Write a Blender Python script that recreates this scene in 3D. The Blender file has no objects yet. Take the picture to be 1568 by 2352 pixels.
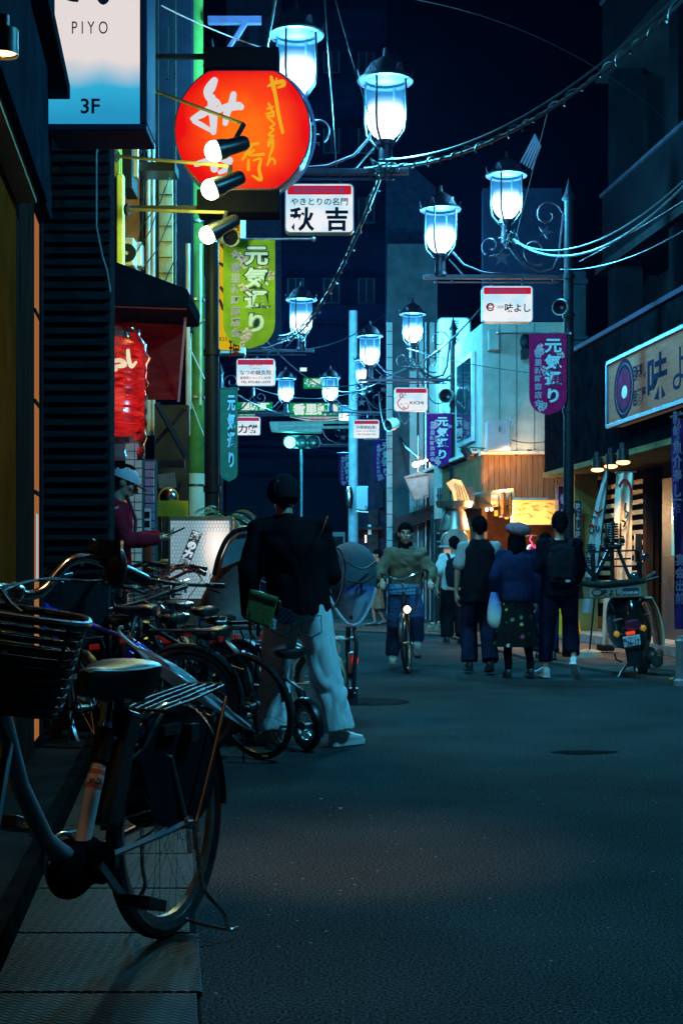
import bpy, bmesh, math, random
from mathutils import Vector, Matrix, noise
random.seed(7)
R = math.radians
PI = math.pi
sc = bpy.context.scene
COL = sc.collection
# ---------------------------------------------------------------- camera
F, CX, HY, CH = 3267.0, 784.0, 1320.0, 1.084      # focal length, principal column, horizon row (photo 1568 wide), eye height
cam = bpy.data.objects.new('camera', bpy.data.cameras.new('camera')); COL.objects.link(cam)
cam.location = (0, 0, CH); cam.rotation_euler = (R(90), 0, 0)
cam.data.sensor_fit = 'VERTICAL'; cam.data.sensor_height = 36; cam.data.lens = 50
cam.data.shift_y = (HY - 1176) / 2352; cam.data.clip_start = .05; cam.data.clip_end = 900
sc.camera = cam
# ---------------------------------------------------------------- night sky
wd = bpy.data.worlds.new('World'); sc.world = wd; wd.use_nodes = True
nt = wd.node_tree; bg = nt.nodes['Background']
sky = nt.nodes.new('ShaderNodeTexSky'); sky.sky_type = 'NISHITA'; sky.sun_disc = False
sky.sun_elevation = R(-4); sky.sun_rotation = R(200)
nt.links.new(sky.outputs[0], bg.inputs[0]); bg.inputs[1].default_value = .002
sc.view_settings.view_transform = 'Standard'; sc.view_settings.look = 'None'
sc.view_settings.exposure = -.3; sc.view_settings.gamma = 1
sc.cycles.use_denoising = True
sc.cycles.max_bounces = 6; sc.cycles.diffuse_bounces = 3; sc.cycles.glossy_bounces = 3
sc.cycles.transmission_bounces = 3; sc.cycles.transparent_max_bounces = 12; sc.cycles.volume_bounces = 0
sc.cycles.sample_clamp_indirect = 4; sc.cycles.caustics_reflective = False; sc.cycles.caustics_refractive = False

# ---------------------------------------------------------------- helpers
def W(px, py, d):
    return Vector(((px - CX) / F * d, d, CH + (HY - py) / F * d))
def U(lat, t, z=0.0):                               # street frame: lateral, distance along
    return Vector((lat - .117 * t, t, z))
ORG = {}
def tag(o, label=None, cat=None, group=None, kind=None):
    if label: o['label'] = label
    if cat: o['category'] = cat
    if group: o['group'] = group
    if kind: o['kind'] = kind
    return o
def thing(name, label, cat, loc=(0, 0, 0), group=None):
    o = bpy.data.objects.new(name, None); o.empty_display_size = .1
    COL.objects.link(o); o.location = loc; ORG[o.name] = Vector(loc)
    return tag(o, label, cat, group)
def kids(o): return [c for c in bpy.data.objects if c.parent == o]
def copy_tree(o, parent=None, children=None):
    if children is None:
        children = {}
        for c in bpy.data.objects:
            if c.parent: children.setdefault(c.parent.name, []).append(c)
    c = o.copy(); COL.objects.link(c)
    if parent: c.parent = parent
    for k in children.get(o.name, []): copy_tree(k, c, children)
    return c

_T = {}
def glyphs(s, bold=0.0, res=3):
    key = (s, bold, res)
    if key not in _T:
        c = bpy.data.curves.new('t', 'FONT'); c.body = s; c.resolution_u = res; c.offset = bold
        o = bpy.data.objects.new('t', c); COL.objects.link(o)
        m = bpy.data.meshes.new_from_object(o.evaluated_get(bpy.context.evaluated_depsgraph_get()))
        _T[key] = ([(v.co.x, v.co.y) for v in m.vertices], [tuple(p.vertices) for p in m.polygons])
        bpy.data.objects.remove(o); bpy.data.curves.remove(c); bpy.data.meshes.remove(m)
    return _T[key]

class MB:
    def __init__(s): s.v = []; s.f = []; s.M = None
    def add(s, vs, fs):
        n = len(s.v)
        if s.M is not None: vs = [s.M @ Vector(p) for p in vs]
        s.v += [Vector(p) for p in vs]; s.f += [tuple(i + n for i in f) for f in fs]; return s
    def box(s, c, sz, rot=None):
        c = Vector(c); h = Vector(sz) / 2
        vs = [Vector((x * h.x, y * h.y, z * h.z)) for x in (-1, 1) for y in (-1, 1) for z in (-1, 1)]
        if rot is not None: vs = [rot @ p for p in vs]
        return s.add([c + p for p in vs], [(0, 1, 3, 2), (4, 6, 7, 5), (0, 4, 5, 1), (2, 3, 7, 6), (0, 2, 6, 4), (1, 5, 7, 3)])
    def bar(s, a, b, w, h, up=(0, 0, 1)):
        a = Vector(a); b = Vector(b); d = (b - a).normalized(); up = Vector(up)
        x = d.cross(up)
        if x.length < 1e-4: x = d.cross(Vector((1, 0, 0)))
        x.normalize(); y = x.cross(d)
        vs = [p + x * (i * w / 2) + y * (j * h / 2) for p in (a, b) for i, j in ((-1, -1), (1, -1), (1, 1), (-1, 1))]
        return s.add(vs, [(3, 2, 1, 0), (4, 5, 6, 7), (0, 1, 5, 4), (1, 2, 6, 5), (2, 3, 7, 6), (3, 0, 4, 7)])
    def loft(s, rings, cap=True, closed=False):
        n = len(rings[0]); vs = [p for r in rings for p in r]; fs = []; m = len(rings)
        for i in range(m if closed else m - 1):
            for j in range(n):
                k = (j + 1) % n; i2 = (i + 1) % m
                fs.append((i * n + j, i * n + k, i2 * n + k, i2 * n + j))
        if cap and not closed:
            fs.append(tuple(range(n - 1, -1, -1))); fs.append(tuple((m - 1) * n + j for j in range(n)))
        return s.add(vs, fs)
    def tube(s, pts, r, n=8, cap=True, closed=False, flat=None):
        pts = [Vector(p) for p in pts]; m = len(pts)
        rs = r if isinstance(r, (list, tuple)) else [r] * m
        rings = []; px = None
        for i, p in enumerate(pts):
            if closed: d = pts[(i + 1) % m] - pts[i - 1]
            else: d = pts[min(i + 1, m - 1)] - pts[max(i - 1, 0)]
            if d.length < 1e-9: d = Vector((0, 0, 1))
            d.normalize()
            if px is None:
                px = d.orthogonal().normalized()
                if abs(d.z) < .95: px = d.cross(Vector((0, 0, 1))).normalized()
            else:
                px = px - d * px.dot(d)
                if px.length < 1e-6: px = d.orthogonal()
                px.normalize()
            py = d.cross(px); fl = flat or (1, 1)
            rings.append([p + (px * math.cos(a) * fl[0] + py * math.sin(a) * fl[1]) * rs[i] for a in [2 * PI * j / n for j in range(n)]])
        return s.loft(rings, cap, closed)
    def cyl(s, a, b, r, r2=None, n=16, cap=True):
        return s.tube([a, b], [r, r if r2 is None else r2], n, cap)
    def lathe(s, prof, c=(0, 0, 0), axis='Z', n=24, cap=False):
        c = Vector(c); rings = []
        for r, z in prof:
            ring = []
            for j in range(n):
                a = 2 * PI * j / n; x, y = r * math.cos(a), r * math.sin(a)
                p = (x, y, z) if axis == 'Z' else ((x, z, y) if axis == 'Y' else (z, x, y))
                ring.append(c + Vector(p))
            rings.append(ring)
        return s.loft(rings, cap)
    def ball(s, c, r, nu=16, nv=10, rot=None):
        c = Vector(c); r = Vector((r, r, r)) if not hasattr(r, '__len__') else Vector(r); rings = []
        for i in range(nv + 1):
            t = PI * i / nv
            t = max(.02, min(PI - .02, t))
            ring = [Vector((r.x * math.sin(t) * math.cos(2 * PI * j / nu), r.y * math.sin(t) * math.sin(2 * PI * j / nu), -r.z * math.cos(t))) for j in range(nu)]
            if rot is not None: ring = [rot @ p for p in ring]
            rings.append([c + p for p in ring])
        return s.loft(rings, True)
    def torus(s, c, Rr, r, axis='Y', n=40, m=8, a0=0, a1=2 * PI, flat=None):
        c = Vector(c); full = abs(a1 - a0 - 2 * PI) < 1e-6; pts = []
        k = n if full else n + 1
        for i in range(k):
            a = a0 + (a1 - a0) * i / n
            x, y = Rr * math.cos(a), Rr * math.sin(a)
            pts.append(c + Vector((x, 0, y) if axis == 'Y' else ((x, y, 0) if axis == 'Z' else (0, x, y))))
        return s.tube(pts, r, m, True, full, flat)
    def prism(s, pts, vec):
        pts = [Vector(p) for p in pts]; n = len(pts); vec = Vector(vec)
        fs = [tuple(range(n)), tuple(range(2 * n - 1, n - 1, -1))] + [(i, i + n, (i + 1) % n + n, (i + 1) % n) for i in range(n)]
        return s.add(pts + [p + vec for p in pts], fs)
    def pix(s, poly, d, th=.1):                      # outline seen at distance d, real thickness th going back
        return s.prism([W(x, y, d) for x, y in poly], (0, th, 0))
    def rect(s, x0, y0, x1, y1, d, th=.1): return s.pix([(x0, y0), (x1, y0), (x1, y1), (x0, y1)], d, th)
    def sheet(s, pts): return s.add(pts, [tuple(range(len(pts)))])
    def rrect(s, c, w, h, r, right, up, th, n=5):    # rounded plate facing right x up
        c = Vector(c); right = Vector(right).normalized(); up = Vector(up).normalized(); nn = right.cross(up)
        pts = []
        for qx, qy, a0 in ((1, 1, 0), (-1, 1, 90), (-1, -1, 180), (1, -1, 270)):
            for i in range(n):
                a = R(a0 + 90 * i / (n - 1))
                pts.append(c + right * (qx * (w / 2 - r) + r * math.cos(a)) + up * (qy * (h / 2 - r) + r * math.sin(a)))
        return s.prism(pts, -nn * th)
    def text(s, t, c, h, right=(1, 0, 0), up=(0, 0, 1), w=None, bold=0.0, vertical=False, out=.003, pitch=1.08, rot=0, th=0):
        c = Vector(c); right = Vector(right).normalized(); up = Vector(up).normalized(); nn = right.cross(up)
        if rot:
            q = Matrix.Rotation(R(rot), 3, nn); right = q @ right; up = q @ up
        def put(vs, fs, ox, oy, kx, ky):
            pts = [c + right * ((x - ox) * kx) + up * ((y - oy) * ky) + nn * out for x, y in vs]
            s.add(pts, fs)
        if vertical:
            H = len(t) * h * pitch
            for i, chx in enumerate(t):
                if chx == ' ': continue
                vs, fs = glyphs(chx, bold)
                if not vs: continue
                oy = .38 - ((H / 2 - (i + .5) * h * pitch)) / h
                xs = [a for a, b in vs]
                kx = (w / 1.0 if w else h)
                put(vs, fs, .5 if ord(chx) > 255 else (min(xs) + max(xs)) / 2, oy, kx, h)
        else:
            vs, fs = glyphs(t, bold)
            if not vs: return s
            xs = [a for a, b in vs]; wid = max(xs) - min(xs)
            kx = (w / wid) if w else h
            put(vs, fs, (min(xs) + max(xs)) / 2, .38, kx, h)
        return s
    def brush(s, pts, c, k, right=(1, 0, 0), up=(0, 0, 1), out=.004):   # brush stroke: (x, y, width) in units of k, y down
        c = Vector(c); right = Vector(right); up = Vector(up); nn = right.cross(up).normalized()
        P = []
        for i in range(len(pts) - 1):                # catmull-rom
            p0 = pts[max(i - 1, 0)]; p1 = pts[i]; p2 = pts[i + 1]; p3 = pts[min(i + 2, len(pts) - 1)]
            for j in range(5):
                t = j / 5
                P.append([.5 * ((2 * b) + (-a + e) * t + (2 * a - 5 * b + 4 * e - f) * t * t + (-a + 3 * b - 3 * e + f) * t ** 3) for a, b, e, f in zip(p0, p1, p2, p3)])
        P.append(list(pts[-1])); m = len(P)
        # discs + quads
        for i, (x, y, w) in enumerate(P):
            w = max(w, .3)
            if i in (0, m - 1):
                s.add([c + right * (k * (x + w / 2 * math.cos(a))) - up * (k * (y + w / 2 * math.sin(a))) + nn * out for a in [2 * PI * q / 10 for q in range(10)]], [tuple(range(10))])
        L = []; Rr = []
        for i in range(m):
            x, y, w = P[i]; x0, y0, _ = P[max(i - 1, 0)]; x1, y1, _ = P[min(i + 1, m - 1)]
            dx, dy = x1 - x0, y1 - y0; l = math.hypot(dx, dy) or 1; nx, ny = -dy / l * w / 2, dx / l * w / 2
            L.append((x + nx, y + ny)); Rr.append((x - nx, y - ny))
        o2 = out + .0005
        vs = [c + right * (k * x) - up * (k * y) + nn * o2 for x, y in L + Rr]
        s.add(vs, [(i, i + 1, m + i + 1, m + i) for i in range(m - 1)])
        return s
    def build(s, name, mat, parent=None, smooth=False, label=None, bevel=0, kind=None):
        o0 = ORG.get(parent.name, Vector()) if parent else Vector()
        me = bpy.data.meshes.new(name); me.from_pydata([tuple(p - o0) for p in s.v], [], s.f)
        me.validate()
        if bevel or True:
            bm = bmesh.new(); bm.from_mesh(me)
            bmesh.ops.recalc_face_normals(bm, faces=bm.faces)
            bm.to_mesh(me); bm.free()
        if smooth:
            me.polygons.foreach_set('use_smooth', [True] * len(me.polygons)); me.set_sharp_from_angle(angle=R(40))
        if mat: me.materials.append(mat)
        o = bpy.data.objects.new(name, me); COL.objects.link(o)
        if bevel:
            b = o.modifiers.new('bevel', 'BEVEL'); b.width = bevel; b.segments = 2; b.limit_method = 'ANGLE'
        if parent: o.parent = parent; ORG[o.name] = o0
        else: ORG[o.name] = Vector()
        if label: o['label'] = label
        if kind: o['kind'] = kind
        return o
    def flat_build(s, name, mat, parent=None, label=None):   # sheets: keep faces' own winding
        return s.build(name, mat, parent, label=label)

# ---------------------------------------------------------------- materials
MT = {}
def mat(name, col, rough=.6, metal=0, var=.25, scale=6, bump=.1, bscale=40, emit=None, es=0, spec=.5, trans=0, alpha=1, stretch=None, coat=0, col2=None):
    if name in MT: return MT[name]
    m = bpy.data.materials.new(name); m.use_nodes = True; t = m.node_tree; b = t.nodes['Principled BSDF']
    c = list(col) + [1] if len(col) == 3 else list(col)
    b.inputs['Roughness'].default_value = rough; b.inputs['Metallic'].default_value = metal
    if spec == .5 and rough >= .55: spec = 0
    b.inputs['Specular IOR Level'].default_value = spec
    if coat: b.inputs['Coat Weight'].default_value = coat; b.inputs['Coat Roughness'].default_value = .1
    if trans: b.inputs['Transmission Weight'].default_value = trans
    if alpha < 1: b.inputs['Alpha'].default_value = alpha
    tc = t.nodes.new('ShaderNodeTexCoord'); mp = t.nodes.new('ShaderNodeMapping')
    t.links.new(tc.outputs['Object'], mp.inputs[0])
    if stretch: mp.inputs['Scale'].default_value = stretch
    if var:
        n = t.nodes.new('ShaderNodeTexNoise'); n.inputs['Scale'].default_value = scale; n.inputs['Detail'].default_value = 5
        t.links.new(mp.outputs[0], n.inputs[0])
        r = t.nodes.new('ShaderNodeValToRGB'); r.color_ramp.elements[0].position = .3; r.color_ramp.elements[1].position = .72
        c2 = list(col2) + [1] if col2 else [min(1, x * (1 + var)) for x in c[:3]] + [1]
        r.color_ramp.elements[0].color = [x * (1 - var) for x in c[:3]] + [1] if not col2 else c
        r.color_ramp.elements[1].color = c2
        t.links.new(n.outputs[0], r.inputs[0]); t.links.new(r.outputs[0], b.inputs['Base Color'])
        mr = t.nodes.new('ShaderNodeMapRange'); mr.inputs[3].default_value = max(0, rough - .12); mr.inputs[4].default_value = min(1, rough + .12)
        t.links.new(n.outputs[0], mr.inputs[0]); t.links.new(mr.outputs[0], b.inputs['Roughness'])
    else: b.inputs['Base Color'].default_value = c
    if bump:
        n2 = t.nodes.new('ShaderNodeTexNoise'); n2.inputs['Scale'].default_value = bscale; n2.inputs['Detail'].default_value = 4
        t.links.new(mp.outputs[0], n2.inputs[0])
        bp = t.nodes.new('ShaderNodeBump'); bp.inputs['Strength'].default_value = bump; bp.inputs['Distance'].default_value = .02
        t.links.new(n2.outputs[0], bp.inputs['Height']); t.links.new(bp.outputs[0], b.inputs['Normal'])
    if emit:
        b.inputs['Emission Color'].default_value = list(emit) + [1]; b.inputs['Emission Strength'].default_value = es
    MT[name] = m; return m
def emis(name, col, st):
    if name in MT: return MT[name]
    m = bpy.data.materials.new(name); m.use_nodes = True; t = m.node_tree; t.nodes.clear()
    e = t.nodes.new('ShaderNodeEmission'); e.inputs[0].default_value = list(col) + [1]; e.inputs[1].default_value = st
    o = t.nodes.new('ShaderNodeOutputMaterial'); t.links.new(e.outputs[0], o.inputs[0]); MT[name] = m; return m
def glow(name, col, st):                             # glowing lamp glass the light inside shines through
    if name in MT: return MT[name]
    m = bpy.data.materials.new(name); m.use_nodes = True; t = m.node_tree; t.nodes.clear()
    e = t.nodes.new('ShaderNodeEmission'); e.inputs[0].default_value = list(col) + [1]; e.inputs[1].default_value = st
    tr = t.nodes.new('ShaderNodeBsdfTransparent'); tr.inputs[0].default_value = (.9, .97, 1, 1)
    a = t.nodes.new('ShaderNodeAddShader'); o = t.nodes.new('ShaderNodeOutputMaterial')
    t.links.new(e.outputs[0], a.inputs[0]); t.links.new(tr.outputs[0], a.inputs[1]); t.links.new(a.outputs[0], o.inputs[0])
    MT[name] = m; return m
def light(kind, loc, col, power, parent=None, r=.05, target=None, size=60, blend=.5, name='bulb'):
    l = bpy.data.lights.new(name, kind); l.color = col; l.energy = power; l.shadow_soft_size = r
    if kind == 'SPOT': l.spot_size = R(size); l.spot_blend = blend
    o = bpy.data.objects.new(name, l); COL.objects.link(o)
    o0 = ORG.get(parent.name, Vector()) if parent else Vector()
    o.location = Vector(loc) - o0
    if parent: o.parent = parent
    if target is not None: o.rotation_euler = (Vector(target) - Vector(loc)).to_track_quat('-Z', 'Y').to_euler()
    return o
black = mat('black_paint', (.012, .012, .014), .35, 0, .3, 8, .03)
dark_metal = mat('dark_painted_metal', (.010, .011, .014), .5, .1, .4, 9, .08, spec=.2)
chrome = mat('chrome', (.62, .62, .62), .16, 1, .15, 20, 0)
steel = mat('brushed_steel', (.4, .41, .42), .32, 1, .25, 14, .03)
rubber = mat('tyre_rubber', (.022, .024, .027), .30, 0, .3, 20, .08, 160, spec=.7)
bplast = mat('black_plastic', (.014, .014, .015), .38, 0, .2, 12, .1, 200)
white_paint = mat('white_paint', (.7, .7, .68), .4, 0, .12, 7, .02)
BLUE = (.085, .54, .80)
# ================================================================ setting: road, pavements, covers
def asphalt():
    m = mat('asphalt', (.029, .038, .039), .9, 0, .18, 1.3, 0, spec=0)
    t = m.node_tree; b = t.nodes['Principled BSDF']
    tc = t.nodes.new('ShaderNodeTexCoord')
    v = t.nodes.new('ShaderNodeTexVoronoi'); v.inputs['Scale'].default_value = 85; t.links.new(tc.outputs['Object'], v.inputs[0])
    n = t.nodes.new('ShaderNodeTexNoise'); n.inputs['Scale'].default_value = 90; n.inputs['Detail'].default_value = 6; t.links.new(tc.outputs['Object'], n.inputs[0])
    a = t.nodes.new('ShaderNodeMath'); a.operation = 'MULTIPLY_ADD'; a.inputs[1].default_value = .8
    t.links.new(v.outputs[0], a.inputs[0]); t.links.new(n.outputs[0], a.inputs[2])
    bp = t.nodes.new('ShaderNodeBump'); bp.inputs['Strength'].default_value = .35; bp.inputs['Distance'].default_value = .006
    t.links.new(a.outputs[0], bp.inputs['Height']); t.links.new(bp.outputs[0], b.inputs['Normal'])
    # pale aggregate chips
    v2 = t.nodes.new('ShaderNodeTexVoronoi'); v2.inputs['Scale'].default_value = 22; t.links.new(tc.outputs['Object'], v2.inputs[0])
    r = t.nodes.new('ShaderNodeValToRGB'); r.color_ramp.elements[0].position = .0; r.color_ramp.elements[0].color = (1, 1, 1, 1)
    r.color_ramp.elements[1].position = .15; r.color_ramp.elements[1].color = (0, 0, 0, 1)
    t.links.new(v2.outputs[0], r.inputs[0])
    sp = t.nodes.new('ShaderNodeSeparateColor'); t.links.new(v2.outputs['Color'], sp.inputs[0])
    g = t.nodes.new('ShaderNodeMath'); g.operation = 'GREATER_THAN'; g.inputs[1].default_value = .86; t.links.new(sp.outputs[0], g.inputs[0])
    mm = t.nodes.new('ShaderNodeMath'); mm.operation = 'MULTIPLY'; t.links.new(r.outputs[0], mm.inputs[0]); t.links.new(g.outputs[0], mm.inputs[1])
    mx = t.nodes.new('ShaderNodeMix'); mx.data_type = 'RGBA'
    src = b.inputs['Base Color'].links[0].from_socket
    n3 = t.nodes.new('ShaderNodeTexNoise'); n3.inputs['Scale'].default_value = 120; n3.inputs['Detail'].default_value = 3; t.links.new(tc.outputs['Object'], n3.inputs[0])
    r3 = t.nodes.new('ShaderNodeValToRGB'); r3.color_ramp.elements[0].position = .38; r3.color_ramp.elements[0].color = (.4, .4, .4, 1); r3.color_ramp.elements[1].position = .66; r3.color_ramp.elements[1].color = (2.4, 2.4, 2.4, 1); t.links.new(n3.outputs[0], r3.inputs[0])
    ml = t.nodes.new('ShaderNodeMix'); ml.data_type = 'RGBA'; ml.blend_type = 'MULTIPLY'; ml.inputs[0].default_value = 1; t.links.new(src, ml.inputs[6]); t.links.new(r3.outputs[0], ml.inputs[7])
    t.links.new(mm.outputs[0], mx.inputs[0]); t.links.new(ml.outputs[2], mx.inputs[6]); mx.inputs[7].default_value = (.34, .34, .33, 1)
    t.links.new(mx.outputs[2], b.inputs['Base Color'])
    return m
AS = asphalt()
road = tag(MB().sheet([(-400, -20, 0), (400, -20, 0), (400, 800, 0), (-400, 800, 0)]).build('road', AS), kind='structure')
# repair patch and manhole in the road
patch_m = mat('patched_asphalt', (.013, .015, .016), .8, 0, .3, 5, .5, 120)
tag(MB().sheet([W(1250, 0, 1) * 0 + Vector(p) for p in [(1.26, 8.66, .004), (1.40, 8.55, .004), (1.62, 8.60, .004), (1.70, 8.70, .004), (1.52, 8.76, .004), (1.36, 8.74, .004)]]).build('road_patch', patch_m), kind='structure')
mh = thing('manhole_cover', 'round iron manhole cover set in the road behind the man in pale jeans', 'manhole', (.25, 12.1, 0))
MB().lathe([(.001, .012), (.27, .012), (.28, .006), (.28, -.02)], (.25, 12.1, 0), n=32).build('cover', mat('cast_iron', (.022, .025, .026), .7, 0, .4, 8, .5, 30), mh)
MB().lathe([(.285, -.02), (.285, .007), (.33, .004), (.33, -.02)], (.25, 12.1, 0), n=32).build('frame', mat('cast_iron', 0), mh)
# far pavement and right pavement, one raised sheet of pavers
pave = mat('concrete_pavers', (.10, .08, .07), .75, 0, .3, 3, .3, 60)
bt = pave.node_tree
def brick_bump(m, sc_=4.5, ratio=.5, w=.02, st=.6):
    t = m.node_tree; b = t.nodes['Principled BSDF']; tc = t.nodes.new('ShaderNodeTexCoord')
    br = t.nodes.new('ShaderNodeTexBrick'); br.inputs['Scale'].default_value = sc_; br.inputs['Mortar Size'].default_value = w
    br.inputs['Color1'].default_value = (1, 1, 1, 1); br.inputs['Color2'].default_value = (.8, .8, .8, 1); br.inputs['Mortar'].default_value = (0, 0, 0, 1)
    t.links.new(tc.outputs['Object'], br.inputs[0])
    bp = t.nodes.new('ShaderNodeBump'); bp.inputs['Strength'].default_value = st; bp.inputs['Distance'].default_value = .01
    t.links.new(br.outputs[0], bp.inputs['Height'])
    if b.inputs['Normal'].links: t.links.new(b.inputs['Normal'].links[0].from_socket, bp.inputs['Normal'])
    t.links.new(bp.outputs[0], b.inputs['Normal'])
brick_bump(pave)
e = [(-3.0, 28.2), (.4, 26.6), (1.87, 24.8), (2.45, 17.5), (3.3, 14.3), (5.6, 9.0), (6.3, 3.0)]
pts = [(x, y, .03) for x, y in e] + [(14, 3, .03), (14, 31, .03), (-3, 31, .03)]
pv = MB().prism([Vector(p) for p in pts], (0, 0, -.03)); tag(pv.build('pavement', pave), kind='structure')
kb = MB()
for i in range(len(e) - 1):
    a, b_ = Vector((*e[i], .015)), Vector((*e[i + 1], .015)); kb.bar(a, b_, .12, .046)
tag(kb.build('kerb', mat('kerb_stone', (.10, .085, .08), .7, 0, .2, 5, .3, 70)), kind='structure')
# left shop step and gutter with ribbed steel covers
conc = mat('old_concrete', (.022, .021, .019), .8, 0, .35, 2.5, .4, 50)
tag(MB().prism([U(-.50, .5, 0), U(-.50, 9.0, 0), U(-3.5, 9.0, 0), U(-3.5, .5, 0)], (0, 0, .11)).build('shop_step', conc), kind='structure')
def plate_mat():
    m = mat('ribbed_steel', (.024, .018, .012), .6, 0, .5, 5, 0, spec=.10)
    t = m.node_tree; b = t.nodes['Principled BSDF']; tc = t.nodes.new('ShaderNodeTexCoord'); sx = t.nodes.new('ShaderNodeSeparateXYZ')
    t.links.new(tc.outputs['Object'], sx.inputs[0])
    def M(op, *a):
        n = t.nodes.new('ShaderNodeMath'); n.operation = op
        for i, q in enumerate(a):
            if isinstance(q, (int, float)): n.inputs[i].default_value = q
            else: t.links.new(q, n.inputs[i])
        return n.outputs[0]
    zig = M('PINGPONG', sx.outputs[0], .017)
    yy = M('MULTIPLY_ADD', zig, .75, sx.outputs[1])
    w = M('SINE', M('MULTIPLY', yy, 2 * PI / .0215))
    h = M('MAXIMUM', w, -.1)
    bp = t.nodes.new('ShaderNodeBump'); bp.inputs['Strength'].default_value = 1; bp.inputs['Distance'].default_value = .010
    t.links.new(h, bp.inputs['Height']); t.links.new(bp.outputs[0], b.inputs['Normal'])
    src = b.inputs['Base Color'].links[0].from_socket; mx = t.nodes.new('ShaderNodeMix'); mx.data_type = 'RGBA'; mx.blend_type = 'MULTIPLY'; mx.inputs[0].default_value = 1
    rr = t.nodes.new('ShaderNodeValToRGB'); rr.color_ramp.elements[0].position = .2; rr.color_ramp.elements[0].color = (.35, .33, .3, 1); rr.color_ramp.elements[1].position = 1; rr.color_ramp.elements[1].color = (3.4, 3.2, 2.7, 1)
    t.links.new(h, rr.inputs[0]); t.links.new(src, mx.inputs[6]); t.links.new(rr.outputs[0], mx.inputs[7]); t.links.new(mx.outputs[2], b.inputs['Base Color'])
    return m
pm = plate_mat()
gut = MB().prism([U(-.495, .5, .0), U(-.495, 9.0, 0), U(.065, 9.0, 0), U(.065, .5, 0)], (0, 0, .004)); gut = tag(gut.build('gutter', mat('gutter_dark', (.02, .02, .02), .9, 0, .2)), kind='structure')  # dark slab under the cover plates
t0 = 1.82
for k in range(11):
    a = t0 + .6 * k; off = [.012, -.008, .0, .015, -.01][k % 5]
    MB().prism([U(-.485, a + .006, .006), U(-.485, a + .594, .006), U(.055 + off, a + .594, .006), U(.055 + off, a + .006, .006)], (0, 0, .016)).build('cover_plate', pm, gut, bevel=.003)
tag(MB().bar(U(-.49, .5, .07), U(-.49, 9, .07), .05, .10).build('step_edge', mat('step_edge_dark', (.010, .009, .008), .9, 0, .4, 6, .3)), kind='structure')

# ================================================================ street lamps
def swirl(c, r0, r1, a0, a1, n=16, plane=(1, 0)):
    c = Vector(c); o = []
    for i in range(n + 1):
        k = i / n; a = R(a0 + (a1 - a0) * k); r = r0 + (r1 - r0) * k
        o.append(c + Vector((r * math.cos(a), 0, r * math.sin(a))))
    return o
lamp_paint = mat('plum_lamp_paint', (.045, .022, .034), .4, .5, .3, 8, .05)
def lampglass():
    if 'milky_lamp_glass' in MT: return MT['milky_lamp_glass']
    m = bpy.data.materials.new('milky_lamp_glass'); m.use_nodes = True; t = m.node_tree; t.nodes.clear()
    tc = t.nodes.new('ShaderNodeTexCoord'); s = t.nodes.new('ShaderNodeSeparateXYZ'); t.links.new(tc.outputs['Generated'], s.inputs[0])
    r = t.nodes.new('ShaderNodeValToRGB'); e_ = r.color_ramp.elements; e_[0].position = .50; e_[0].color = (1.1, 1.15, 1.2, 1); e_[1].position = 1.0; e_[1].color = (.006, .07, .19, 1)
    for p, c in ((.58, (.30, .62, .92, 1)), (.66, (.03, .22, .46, 1))): q = e_.new(p); q.color = c
    # the bulb reads as a round top edge: bend the bright zone with the facing angle
    lw = t.nodes.new('ShaderNodeLayerWeight'); lw.inputs[0].default_value = .5
    pw = t.nodes.new('ShaderNodeMath'); pw.operation = 'POWER'; pw.inputs[1].default_value = 4; t.links.new(lw.outputs['Facing'], pw.inputs[0])
    ma = t.nodes.new('ShaderNodeMath'); ma.operation = 'MULTIPLY_ADD'; ma.inputs[1].default_value = .30; t.links.new(pw.outputs[0], ma.inputs[0]); t.links.new(s.outputs[2], ma.inputs[2])
    t.links.new(ma.outputs[0], r.inputs[0])
    e = t.nodes.new('ShaderNodeEmission'); e.inputs[1].default_value = 1.25; t.links.new(r.outputs[0], e.inputs[0])
    tr = t.nodes.new('ShaderNodeBsdfTransparent'); tr.inputs[0].default_value = (.8, .9, 1, 1)
    a = t.nodes.new('ShaderNodeAddShader'); o = t.nodes.new('ShaderNodeOutputMaterial')
    t.links.new(e.outputs[0], a.inputs[0]); t.links.new(tr.outputs[0], a.inputs[1]); t.links.new(a.outputs[0], o.inputs[0])
    MT['milky_lamp_glass'] = m; return m
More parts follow.
